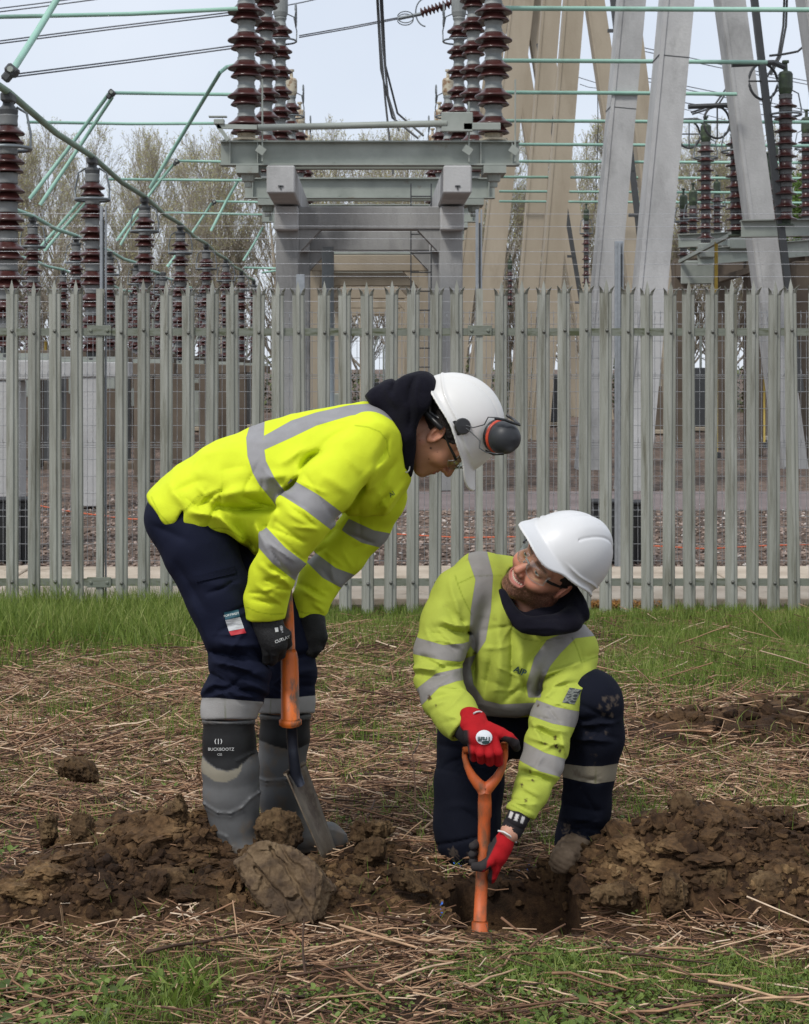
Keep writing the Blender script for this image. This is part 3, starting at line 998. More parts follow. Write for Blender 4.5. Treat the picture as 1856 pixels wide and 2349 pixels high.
    aframe(41, (1316, 1257), (1444, 1531), M_tan, .50, "nearest beige concrete A-frame, its legs crossing behind the grey legs", -560)
    aframe(48, (1265, 1207), (1367, 1475), M_tan, .55, "middle beige concrete A-frame left of the grey ones", -400)
    aframe(57, (1198, 1117), (1228, 1345), M_tan, .80, "beige concrete A-frame furthest left, behind the right insulator stacks", -120)
    aframe(60, (1150, 1062), (1172, 1292), M_tan, .62, "most distant beige concrete A-frame, glimpsed between the others", -40)
    mb = MB()
    q = MB().beam(WP(1836, 900, 27), WP(1700, -260, 27), .11, .11, up=(0, 1, 0)).build("dark_strut", M_steel_d, None, label="black steel strut leaning beside the right-hand grey concrete leg", cat="strut")
    for (a, bb, Y, lab) in (((1235, 100), (1345, 760), 52, "thin dark strut rising behind the beige legs"), ((1395, -100), (1470, 560), 38, "dark strut rising between the two grey legs")):
        o = thing("thin_strut", WP(*bb, Y), lab, "strut")
        MB().beam(WP(*bb, Y), WP(*a, Y), .13, .13, up=(0, 1, 0)).build("strut_bar", M_steel_d, o)
        mb = MB()
        for s in np.linspace(.1, .9, 6):
            p = WP(*bb, Y) * (1 - s) + WP(*a, Y) * s
            mb.box(p + [-.08, -.05, 0], (.28, .05, .08))
        mb.build("strut_clips", M_steel_d, o)
    # ---------------------------------------- left busbar rows
    msA = insulator(2.30, .165, .29, 20, 'clamp', True, False, capm=M_capm)
    def pedestal(X, Y, z, m, lab, w=.34, beam=1.0, leg=.32):
        o = thing("pedestal", (X, Y, 0), lab, "support", "concrete supports under the insulator columns")
        MB().span((X - leg / 2, Y - leg / 2, 0), (X + leg / 2, Y + leg / 2, z - .30), bev=.015).build("leg", m, o)
        mb = MB().span((X - beam / 2, Y - .17, z - .297), (X + beam / 2, Y + .17, z - .10), bev=.012)
        mb.build("cap_beam", m, o)
        MB().span((X - beam / 2 + .05, Y - .12, z - .097), (X + beam / 2 - .05, Y + .12, z - .03)).build("base_plate", M_steel, o)
        return o
    rows = [(-3.58, 16.0, 4.86, 8, 4.36, M_conc, "front busbar row at the left"), (-6.05, 29.0, 4.3, 7, 4.36, M_brown, "second busbar row at the left"), (-8.5, 40.5, 4.3, 6, 4.36, M_brown, "far busbar row at the left"), (-4.85, 38.0, 4.3, 4, 3.9, M_brown, "low far row behind the front busbars")]
    for ri, (X, Y0, dY, n, zt, m, lab) in enumerate(rows):
        H = 2.30
        for k in range(n):
            Y = Y0 + dY * k
            place_ins(msA, (X, Y, zt - H - .07), f"{ORD[k]} maroon insulator column of the {lab}, counted from the nearest", "maroon insulator columns under the green busbars", detail=True)
            pedestal(X, Y, zt - H - .10, M_conc if (ri == 0 and k < 2) else M_brown, f"{ORD[k]} concrete support of the {lab}, counted from the nearest", leg=.30 if ri == 0 else .34)
        if ri < 3:
            zt2 = zt + .14
            pts = []
            for k in range(-1, n):
                Y = Y0 + dY * k
                pts.append((X, max(Y, 9.0), zt2 + .02))
                if k < n - 1: pts.append((X, Y + dY / 2, zt2 - .03))
            MB().tube(pts, .038, 10).build("busbar", M_bus_o if ri == 0 else M_bus, None, smooth=True, label=f"long green tubular busbar running away over the {lab}", cat="busbar", group="busbars running away from the camera")
    for k in range(6):
        Y = 21.4 + 4.86 * k
        o = thing("support_beam", (-6.2, Y, 2.0), f"{ORD[k]} dark cross-beam low behind the fence at the left, counted from the nearest", "beam", "dark cross-beams joining the column supports")
        MB().span((-9.5, Y - .12, 1.78), (-3.15, Y + .12, 2.02), bev=.01).build("beam", M_brown, o)
        mb = MB()
        for X in np.arange(-9.2, -3.2, 1.5): mb.span((X - .09, Y - .10, 0), (X + .09, Y + .10, 1.777))
        mb.build_each("post", M_brown if k % 2 else M_steel_d, o)
        mb = MB()
        r3 = np.random.default_rng(k)
        for X in r3.uniform(-9, -3.4, 5):
            mb.box((X, Y - .2, 1.2 + .4 * r3.random()), (.22, .14, .34), bev=.01)
        mb.build_each("junction_box", M_steel, o)
    # ---------------------------------------- transverse green tubes (right and left)
    def pipe(name, pts, r, m, lab, group=None, cat="busbar", n=8):
        return MB().tube([WP(*p) for p in pts], r, n).build(name, m, None, smooth=True, label=lab, cat=cat, group=group)
    rt = [20, 140, 213, 278, 332, 371, 407, 440, 463]
    for k, y in enumerate(rt):
        Y = 4.9 * F / (YH - y)
        pipe("busbar", [(1145, y - 1, Y), (1520, y + 1, Y), (1760 if k == 1 else (1690 if k == 2 else 1990), y + 3, Y)], .034, M_bus, f"{ORD[k]} pale green horizontal busbar from the top on the right side", "horizontal busbars crossing on the right")
    lt = [((-60, 40, 20), (300, 32, 20), (545, 20, 20)), ((255, 213, 29), (400, 215, 29), (560, 217, 29)), ((62, 280, 33), (300, 284, 33), (492, 283, 33)), ((405, 369, 40), (520, 371, 40)), ((250, 411, 40), (560, 414, 40)), ((490, 462, 48), (610, 464, 48)), ((370, 488, 46), (610, 492, 46)), ((560, 614, 50), (640, 616, 50)), ((600, 626, 52), (640, 620, 52))]
    for k, p in enumerate(lt):
        pipe("busbar", p, .032 if k else .027, M_bus, f"{ORD[k]} pale green horizontal busbar from the top on the left side", "horizontal busbars crossing on the left")
    dg = [((142, -20, 17.4), (86, 72, 16.6), (30, 160, 16), "thick", .035), ((250, 215, 29), (150, 350, 29), (68, 456, 29), "upper left of a parallel pair, left", .035), ((258, 222, 30), (180, 340, 30), (92, 470, 30), "lower right of a parallel pair, left", .035),
          ((538, 150, 28), (520, 154, 28), (505, 166, 28), "short bent top length beside the gantry stack", .035), ((505, 166, 28), (425, 298, 29), (345, 430, 30), "longest one, running down to the left from the gantry", .035), ((402, 372, 40), (355, 430, 40), (268, 552, 40), "third parallel pair, its upper one", .035),
          ((196, 448, 37), (130, 525, 37), (88, 572, 37), "short one between the first columns, upper", .035), ((200, 462, 37), (140, 530, 37), (102, 576, 37), "short one between the first columns, lower", .035),
          ((550, 408, 42), (520, 460, 42), (484, 530, 42), "one falling left of the gantry", .035), ((486, 466, 47), (465, 498, 47), (440, 535, 47), "short one left of the gantry", .035), ((318, 498, 46), (295, 530, 46), (276, 562, 46), "small distant one", .035),
          ((604, 520, 55), (585, 555, 55), (558, 598, 55), "small one against the gantry leg", .035), ((412, 572, 50), (400, 592, 50), (384, 612, 50), "very small distant one", .05)]
    for p in dg:
        pipe("drop_tube", p[:3], p[4], M_bus, f"slanting pale green drop tube, {p[3]}", "slanting green tubes on the left")
    # clamps at tube ends
    mb = None
    for k, (p, lab) in enumerate([((257, 213, 28.9), "dark clamp on the corner of the green tubes at upper left"), ((28, 162, 15.9), "dark clamp on top of the big left insulator column"), ((406, 370, 39.9), "dark clamp on the corner of the lower green tubes"), ((492, 463, 47.9), "small dark clamp left of the gantry")]):
        c = WP(*p)
        o = thing("busbar_clamp", c, lab, "clamp", "dark busbar clamps")
        MB().box(c, (.13, .12, .10), rot=Matrix.Rotation(.7, 3, 'Y'), bev=.02).box(c + [-.05, 0, -.06], (.09, .09, .10), rot=Matrix.Rotation(.7, 3, 'Y'), bev=.02).build("clamp_body", M_steel_d, o)
        MB().lathe([(0, -.1), (.03, -.1), (.03, .1), (0, .1)], c, 8, (0, 1, 0)).build("clamp_bolt", M_steel, o)
    # ---------------------------------------- overhead conductors
    wires = [((-40, 99, 30), (250, 62, 30), (548, 26, 30)), ((-40, 105, 30), (250, 68, 30), (548, 32, 30)), ((36, 170, 26), (290, 138, 27), (548, 103, 28)), ((36, 176, 26), (290, 144, 27), (548, 109, 28)),
             ((-40, 24, 34), (90, 8, 34), (240, -12, 34)), ((-40, 32, 34), (90, 16, 34), (240, -4, 34)), ((640, 16, 36), (700, 4, 36), (760, -10, 36)),
             ((686, 86, 34), (800, 66, 34), (915, 43, 34)), ((686, 82, 34.4), (800, 62, 34.4), (915, 40, 34.4)),
             ((1310, 172, 60), (1500, 232, 60), (1700, 285, 60)), ((1470, 108, 48), (1640, 145, 48), (1900, 195, 48)), ((1470, 116, 48), (1640, 153, 48), (1900, 203, 48)), ((1470, 176, 50), (1660, 215, 50), (1900, 262, 50)), ((1470, 184, 50), (1660, 223, 50), (1900, 268, 50)), ((1560, 234, 44), (1700, 256, 44), (1900, 284, 44)), ((1330, 193, 62), (1350, 200, 62), (1375, 203, 62))]
    for k, p in enumerate(wires):
        pipe("overhead_wire", p, .014, M_wire2, f"thin dark overhead wire, {ORD[k % 9]} {'from the top left' if k < 7 else ('running to the string insulator' if k < 9 else 'on the right between the columns')}", "thin overhead wires", "wire", 6)
    drops = [((866, -20, 30), (872, 90, 30), (884, 230, 30), (902, 400, 30)), ((872, -20, 30), (878, 100, 30), (890, 220, 30), (915, 300, 30)), ((864, -20, 30.2), (874, 160, 30.2), (900, 270, 30.2), (960, 318, 30.2)), ((876, -20, 30.2), (884, 150, 30.2), (912, 260, 30.2), (972, 312, 30.2)),
             ((1800, -20, 30), (1797, 60, 30), (1785, 130, 30), (1760, 176, 30)), ((1806, -20, 30), (1803, 60, 30), (1790, 130, 30), (1768, 172, 30)), ((1856, 96, 28), (1830, 118, 28), (1800, 124, 28), (1765, 128, 28)), ((1585, 258, 34), (1640, 240, 34), (1668, 200, 34), (1676, 130, 34)), ((1588, 262, 34), (1645, 244, 34), (1672, 204, 34), (1680, 160, 34)), ((1370, 100, 50), (1372, 300, 50), (1366, 480, 50))]
    for k, p in enumerate(drops):
        pipe("dropper_cable", p, .022 if k != 9 else .015, M_steel_d, f"{ORD[k]} black hanging cable counted from the left", "black hanging cables", "cable", 6)
    # string insulator
    a, bb = WP(965, 30, 34), WP(1075, -6, 34)
    si = thing("string_insulator", a, "dark red horizontal string insulator pulling a wire at the top, between the stacks", "insulator")
    d = (bb - a); L = np.linalg.norm(d)
    pr = []
    nsh = 13
    for k in range(nsh):
        z = L * k / nsh
        pr += [(.03, z), (.10, z + .02), (.11, z + .035), (.05, z + .06)]
    MB().lathe(pr, a, 12, d).build("sheds", M_porc, si, smooth=True)
    c = WP(930, 42, 34)
    mb = MB()
    th = np.linspace(0, 2 * np.pi, 21)
    for dy in (-.12, .12): mb.tube(np.stack([c[0] + .17 * np.cos(th), np.full(21, c[1] + dy), c[2] + .12 * np.sin(th)], 1), .012, 5, False)
    mb.tube([WP(912, 43, 34), WP(966, 32, 34)], .04, 6)
    for s in (0,):
        e = WP(978, 28, 34)
        t2 = np.linspace(-.8, 2.2, 14)
        mb.tube(np.stack([e[0] - .28 * np.cos(t2 - 0.7) * .8, np.full(14, e[1]), e[2] + .30 * np.sin(t2 - .7)], 1), .016, 5)
    mb.build("arcing_horns", M_ring, si)
    # ---------------------------------------- right-hand disconnectors
    right = [(1619, 278, 570, 35, .19, "free-standing one right of the thick grey legs"), (1802, 148, 505, 27, .195, "tall one behind the black strut"), (1690, 245, 530, 30, .21, "one half hidden by the right grey leg"),
             (1345, 470, 650, 52, .15, "small one between the beige legs"), (1568, 440, 640, 44, .18, "small one low beside the thick grey leg"), (1645, 405, 560, 46, .17, "one just behind the free-standing one"), (1170, 590, 700, 64, .15, "tiny one behind the fence tops at the centre"), (1272, 640, 760, 60, .15, "tiny one behind the fence under the beige legs"), (1775, 330, 540, 40, .19, "one left of the black strut"), (1850, 260, 560, 38, .20, "one cut off by the right edge"), (1590, 430, 565, 40, .17, "short one left of the free-standing one"), (1760, 360, 560, 33, .19, "short one low behind the black strut")]
    for (px, yt, yb, Y, R, lab) in right:
        pb, pt = WP(px, yb, Y), WP(px, yt, Y)
        H = pt[2] - pb[2] - .5
        ms = insulator(round(H, 1), R, .21 if Y < 50 else .25, 16, 'pot', True, False, capm=M_capd, topm=M_green, zring=1.6, nshed=1)
        o = place_ins(ms, pb, f"maroon post insulator on the right, {lab}", "maroon post insulators on the right", rz=math.pi)
        if px in (1619, 1802, 1690):
            th = np.linspace(0, 2 * np.pi, 25)
            c = pt - np.array([.36, 0, .28])
            mb = MB().tube(np.stack([c[0] + 0 * th - .0, c[1] + .05 + .30 * np.sin(th) * .3, c[2] + .30 * np.cos(th)], 1) + np.stack([.26 * np.sin(th), 0 * th, 0 * th], 1), .022, 6, False)
            mb.tube([c + [-.26, 0, 0], c + [.26, 0, 0]], .016, 5).tube([c + [0, 0, -.3], c + [0, 0, .3]], .016, 5)
            mb.build("grading_wheel", M_steel_d, o).matrix_parent_inverse = o.matrix_basis.inverted() if False else Matrix.LocRotScale(o.location, o.rotation_euler, None).inverted()
            mb = MB().tube([pt + [-.9, 0, .0], pt + [-.2, 0, .03], pt + [0, 0, -.05]], .05, 6)
            mb.build("terminal", M_steel_d, o).matrix_parent_inverse = Matrix.LocRotScale(o.location, o.rotation_euler, None).inverted()
    # platform under them
    pl = thing("switch_platform", WP(1700, 900, 30), "grey steel platform with dark concrete legs at lower right, behind the fence", "platform")
    mb = MB()
    ibeam(mb, WP(1556, 553, 36), WP(1740, 545, 36), .2, .30)
    ibeam(mb, WP(1600, 590, 33), WP(1960, 560, 33), .2, .34)
    ibeam(mb, WP(1700, 525, 28), WP(1990, 520, 28), .22, .30)
    mb.build_each("steel_beam", M_steel, pl, per=3)
    mb = MB()
    for px, Y in ((1560, 37), (1655, 36), (1728, 33), (1840, 31)):
        c = WP(px, 600, Y); mb.span((c[0] - .17, Y - .17, 0), (c[0] + .17, Y + .17, c[2]), bev=.02)
    mb.build_each("concrete_leg", M_brown, pl)
    mb = MB()
    mb.beam(WP(1556, 615, 37), WP(1860, 612, 33), .3, .42).beam(WP(1655, 640, 34), WP(1790, 600, 31), .12, .12).beam(WP(1690, 760, 33), WP(1752, 640, 33), .09, .09)
    mb.build_each("brace", M_brown, pl)
    mb = MB()
    mb.beam(WP(1560, 600, 34), WP(1740, 505, 30), .07, .07)
    mb.box(WP(1700, 560, 33), (.5, .3, .22), bev=.02).box(WP(1620, 575, 33), (.3, .3, .3), bev=.02).box(WP(1600, 625, 34), (.7, .06, .5), bev=.02)
    mb.build_each("drive_box", M_steel, pl)
    for k, (px, y0_, y1_, Y, lab) in enumerate([(1643, 555, 1010, 32, "yellow pole by the steel platform on the right"), (105, 780, 880, 40, "short yellow post behind the fence at far left"), (1752, 850, 1010, 36, "thin yellow pole low behind the fence at right"), (1283, 790, 915, 45, "thin yellow pole behind the fence under the beige legs")]):
        a, c = WP(px, y0_, Y), WP(px, y1_, Y)
        o = thing("yellow_pole", (a[0], Y, 0), lab, "pole", "yellow poles in the yard")
        MB().tube([(a[0], Y, 0 if k != 1 else c[2]), a], .035, 8).build("shaft", M_yel, o, smooth=True)
        MB().box((a[0], Y, .06 if k != 1 else c[2]), (.16, .16, .12), bev=.01).build("foot", M_steel_d, o)
    # ---------------------------------------- low equipment in the yard
    rng = np.random.default_rng(44)
    eq = [(60, 905, 45, .6, 1.2, M_steel), (120, 900, 50, .3, 1.9, M_brown), (345, 905, 42, .34, 2.3, M_brown), (410, 915, 40, .5, 1.3, M_steel_d), (455, 905, 46, .5, 1.5, M_steel), (510, 900, 52, .34, 2.2, M_brown), (560, 905, 48, .4, 1.7, M_steel_d), (770, 900, 50, .9, 1.0, M_steel), (700, 920, 38, .5, 1.1, M_steel), (870, 905, 44, .6, 1.4, M_steel_d), (950, 910, 42, .34, 2.0, M_brown), (1530, 905, 44, .9, 1.3, M_brown), (1255, 900, 50, .6, 1.6, M_steel_d), (1600, 900, 46, .5, 1.8, M_steel_d), (1780, 905, 40, .6, 1.6, M_brown)]
    for k, (px, y, Y, w, h, m) in enumerate(eq):
        c = WP(px, y, Y)
        lab = f"{ {M_steel: 'green grey', M_brown: 'dark brown', M_steel_d: 'dark', M_tan: 'beige'}[m]} equipment cabinet low behind the fence, {ORD2[sum(1 for e in eq if e[0] < px)]} of fifteen from the left"
        o = thing("equipment_cabinet", (c[0], Y, 0), lab, "cabinet", "low equipment standing in the yard")
        MB().span((c[0] - w / 2, Y - .25, .12), (c[0] + w / 2, Y + .25, h), bev=.02).build("cabinet_body", m, o)
        MB().span((c[0] - w / 2 - .08, Y - .33, 0), (c[0] + w / 2 + .08, Y + .33, .12), bev=.02).build("plinth", M_tan, o)
        mb = MB()
        for dx in (-.12, .1): mb.tube([(c[0] + dx * w / .5, Y, h), (c[0] + dx * w / .5, Y, h + .9), (c[0] + dx * w / .5 + .15, Y, h + 1.3)], .03, 6)
        mb.build_each("conduit", M_steel, o)
    for k, (px, y0_, y1_, Y, w) in enumerate([(262, 818, 838, 46, 200), (820, 700, 722, 60, 180)]):
        a, c = WP(px, y1_, Y), WP(px + w, y0_, Y)
        o = thing("portal_support", ((a[0] + c[0]) / 2, Y, 0), f"{ORD[k]} low beige concrete portal behind the fence, counted from the left", "support", "low beige concrete portals")
        MB().span((a[0], Y - .2, a[2]), (c[0], Y + .2, c[2]), bev=.02).build("beam", M_tan, o)
        mb = MB()
        for f in (.08, .5, .92): mb.span((a[0] + (c[0] - a[0]) * f - .15, Y - .15, 0), (a[0] + (c[0] - a[0]) * f + .15, Y + .15, a[2] - .003), bev=.02)
        mb.build_each("leg", M_tan, o)
    # low kerbs in the yard
    for k, (px0, px1, y, Yw, m) in enumerate([(100, 330, 1073, 0, M_brown), (260, 560, 925, 0, M_tan), (-30, 150, 905, 0, M_conc), (1500, 1760, 925, 0, M_conc)]):
        Y = HC * F / (y - YH)
        a, c = WP(px0, y, Y), WP(px1, y, Y)
        MB().span((a[0], Y, -.05), (c[0], Y + .35, .10), bev=.02).build("kerb_slab", m, None, label=f"low concrete slab edge lying on the yard gravel, {ORD[k]} of four", cat="kerb", group="low slab edges in the yard")
    # orange cord over the gravel
    M_or = mat("orange_cord", (0.62, 0.13, 0.05), 30, .6)
    pts = [(-20, 1060), (20, 1105), (46, 1136), (90, 1162), (140, 1172), (200, 1181), (300, 1193), (420, 1196), (520, 1215), (700, 1222), (860, 1225), (985, 1232), (1060, 1236), (1180, 1234), (1300, 1240), (1500, 1255), (1620, 1262), (1740, 1255), (1900, 1250)]
    P = []
    for (x, y) in pts:
        Y = HC * F / (y - YH); p = WP(x, y, Y); P.append((p[0], p[1], .012))
    MB().tube(P, .008, 6).build("orange_cord", M_or, None, smooth=True, label="thin orange cord trailing across the gravel behind the fence", cat="cord")

# ================================================================ trees beyond the yard
def poplar(seed, H=12.5, spread=1.5):
    rng = np.random.default_rng(seed)
    lines, rads = [], []
    K = 6
    def grow(start, dirn, L, r0, r1, up, wob):
        P = np.zeros((len(start), K, 3))
        P[:, 0] = start
        d = dirn.copy()
        st = (L / (K - 1))[:, None]
        for k in range(1, K):
            P[:, k] = P[:, k - 1] + d * st
            d = d + np.array([0, 0, up]) + rng.normal(0, wob, d.shape)
            d /= np.linalg.norm(d, axis=1, keepdims=True)
        R_ = r0[:, None] + (r1 - r0)[:, None] * np.linspace(0, 1, K)[None]
        lines.append(P); rads.append(R_)
        return P, R_
    P0, R0 = grow(np.zeros((1, 3)), np.array([[0, 0, 1.0]]), np.array([H * .95]), np.array([.19]), np.array([.02]), .1, .05)
    def branch(P, R_, n, ang, lr, up, wob, tmin=.15, tmax=.97, rk=.5):
        N = len(P)
        t = tmin + (tmax - tmin) * rng.random((N, n))
        i = np.minimum((t * (K - 1)).astype(int), K - 2); f = t * (K - 1) - i
        r = np.arange(N)[:, None]
        s = P[r, i] * (1 - f[..., None]) + P[r, i + 1] * f[..., None]
        rad = (R_[r, i] * (1 - f) + R_[r, i + 1] * f) * rk
        d = P[r, i + 1] - P[r, i]; d /= np.linalg.norm(d, axis=-1, keepdims=True)
        q = rng.normal(size=d.shape); q -= (q * d).sum(-1, keepdims=True) * d; q /= np.linalg.norm(q, axis=-1, keepdims=True)
        a = np.radians(rng.uniform(ang[0], ang[1], t.shape))[..., None]
        d2 = d * np.cos(a) + q * np.sin(a)
        L = lr * (1.05 - t * .55) * rng.uniform(.7, 1.2, t.shape)
        return grow(s.reshape(-1, 3), d2.reshape(-1, 3), L.ravel(), rad.ravel(), rad.ravel() * .35, up, wob)
    P1, R1 = branch(P0, R0, 40, (18, 46), H * .35 * spread, .12, .05, .06, .90, .46)
    P2, R2 = branch(P1, R1, 9, (12, 34), H * .17, .13, .07, .2, .98, .55)
    P3, R3 = branch(P2, R2, 5, (12, 38), H * .075, .12, .10, .15, 1.0, .6)
    P4, R4 = branch(P3[::2], R3[::2], 2, (15, 40), H * .045, .10, .12, .3, 1.0, .7)
    Vs, Qs, n0 = [], [], 0
    for L_, P, R_ in zip(range(5), lines, rads):
        V, Q = tube_rings(P, np.maximum(R_, .0065), 6 if L_ == 0 else 3)
        Vs.append(V); Qs.append(Q + n0); n0 += len(V)
    wood = (np.concatenate(Vs), np.concatenate(Qs))
    # buds and catkins along the twigs
    tips = np.concatenate([P3[:, 2:].reshape(-1, 3), P4[:, 2:].reshape(-1, 3)])
    w = np.clip((tips[:, 2] / H - .30) / .5, .06, 1)
    tips = tips[rng.random(len(tips)) < .55 * w]
    n = len(tips)
    c = tips + rng.normal(0, .05, tips.shape)
    u = rng.normal(size=(n, 3)); u /= np.linalg.norm(u, axis=1, keepdims=True)
    v = np.cross(u, rng.normal(size=(n, 3))); v /= np.linalg.norm(v, axis=1, keepdims=True)
    s = rng.uniform(.022, .050, (n, 1))
    LV = np.stack([c - u * s, c + v * s * .7, c + u * s, c - v * s * .7], 1).reshape(-1, 3)
    LQ = np.arange(n * 4).reshape(n, 4)
    return wood, (LV, LQ, np.repeat(rng.random(n), 4))

if on('t'):
    M_bark = mat("poplar_bark", [(0.3, (0.27, 0.235, 0.185)), (0.7, (0.42, 0.37, 0.30))], 3, .9)
    M_bud = attr_mat("poplar_buds", "c", [(0, (0.38, 0.37, 0.15)), (0.5, (0.50, 0.49, 0.22)), (1, (0.60, 0.57, 0.32))], .8, trans=.45)
    variants = []
    for k in range(5):
        (wv, wq), (lv, lq, la) = poplar(100 + k, spread=1.0 + .12 * (k % 3))
        mw = make_mesh("trunk", wv, wq); mw.materials.append(M_bark)
        ml = make_mesh("crown", lv, lq, {"c": la}, smooth=False); ml.materials.append(M_bud)
        variants.append((mw, ml))
    rng = np.random.default_rng(5)
    spots = []
    x = -90
    while x < 2050:
        spots.append((x + rng.normal(0, 22), rng.uniform(74, 84), 0)); x += 104
    x = -60
    while x < 2000:
        spots.append((x + rng.normal(0, 30), rng.uniform(94, 108), 1)); x += 190
    idx_ = {0: -1, 1: -1}
    for k, (px, Y, row) in enumerate(spots):
        idx_[row] += 1
        base = WP(px, 0, Y)
        tgt = 268 + rng.normal(0, 14) + (18 if row else 0)
        if 1480 < px < 1900: tgt += 12
        if 425 < px < 470 or 700 < px < 725: tgt += 40
        Ht = 1.78 + (YH - tgt) * Y / F
        o = thing("bare_tree", (base[0], Y, 0), f"leafless poplar, {ORD2[idx_[row]]} from the left in the {'back' if row else 'front'} tree row beyond the yard", "tree", "poplars beyond the yard")
        o.rotation_euler = (0, 0, rng.uniform(0, 6.28))
        sc_ = Ht / 12.5 * .86
        o.scale = (sc_, sc_, sc_)
        for nm, me in zip(("trunk", "crown"), variants[k % 5]):
            c = bpy.data.objects.new(nm, me); COL.objects.link(c); c.parent = o
    # a low dark hedge line closing the yard
    N = 16000
    rng = np.random.default_rng(6)
    c = np.stack([rng.uniform(-34, 34, N), rng.uniform(66, 69, N), 2.2 * rng.random(N) ** 1.4], 1)
    c[:, 2] *= 0.75 + .35 * vnoise(np.stack([c[:, 0] * .5, 0 * c[:, 0], 0 * c[:, 0]], 1), 3)
    u = rng.normal(size=(N, 3)); u /= np.linalg.norm(u, axis=1, keepdims=True)
    v = np.cross(u, rng.normal(size=(N, 3))); v /= np.linalg.norm(v, axis=1, keepdims=True)
    s = rng.uniform(.06, .14, (N, 1))
    LV = np.stack([c - u * s, c + v * s * .7, c + u * s, c - v * s * .7], 1).reshape(-1, 3)
    M_hedge = attr_mat("hedge_leaves", "c", [(0, (0.045, 0.05, 0.028)), (0.6, (0.085, 0.09, 0.045)), (1, (0.14, 0.16, 0.06))], .8)
    put("hedge", make_mesh("hedge", LV, np.arange(N * 4).reshape(N, 4), {"c": np.repeat(rng.random(N), 4)}, smooth=False), M_hedge, kind='stuff', label="low dark scrub line at the far end of the yard", cat="scrub")
    # one bright green bush at the right edge
    c0 = WP(1845, 480, 60)
    N = 3500
    d = rng.normal(size=(N, 3)); d /= np.linalg.norm(d, axis=1, keepdims=True)
    c = c0 + d * (rng.random((N, 1)) ** .4) * np.array([1.0, .8, 1.5]) * (1 + .3 * vnoise(d * 2.2, 4))[:, None]
    u = rng.normal(size=(N, 3)); u /= np.linalg.norm(u, axis=1, keepdims=True)
    v = np.cross(u, rng.normal(size=(N, 3))); v /= np.linalg.norm(v, axis=1, keepdims=True)
    s = rng.uniform(.04, .09, (N, 1))
    LV = np.stack([c - u * s, c + v * s * .7, c + u * s, c - v * s * .7], 1).reshape(-1, 3)
    gt = thing("leafy_tree", (c0[0], 60, 0), "small tree with fresh green leaves at the right edge beyond the yard", "tree")
    put("crown", make_mesh("crown", LV, np.arange(N * 4).reshape(N, 4), {"c": np.repeat(rng.random(N), 4)}, smooth=False), attr_mat("fresh_leaves", "c", [(0, (0.07, 0.12, 0.02)), (1, (0.16, 0.26, 0.05))], .7, trans=.3), gt)
    MB().tube([(c0[0], 60, 0), (c0[0] + .1, 60, c0[2] * .6), (c0[0], 60, c0[2])], [.16, .1, .04], 8).build("trunk", M_bark, gt, smooth=True)

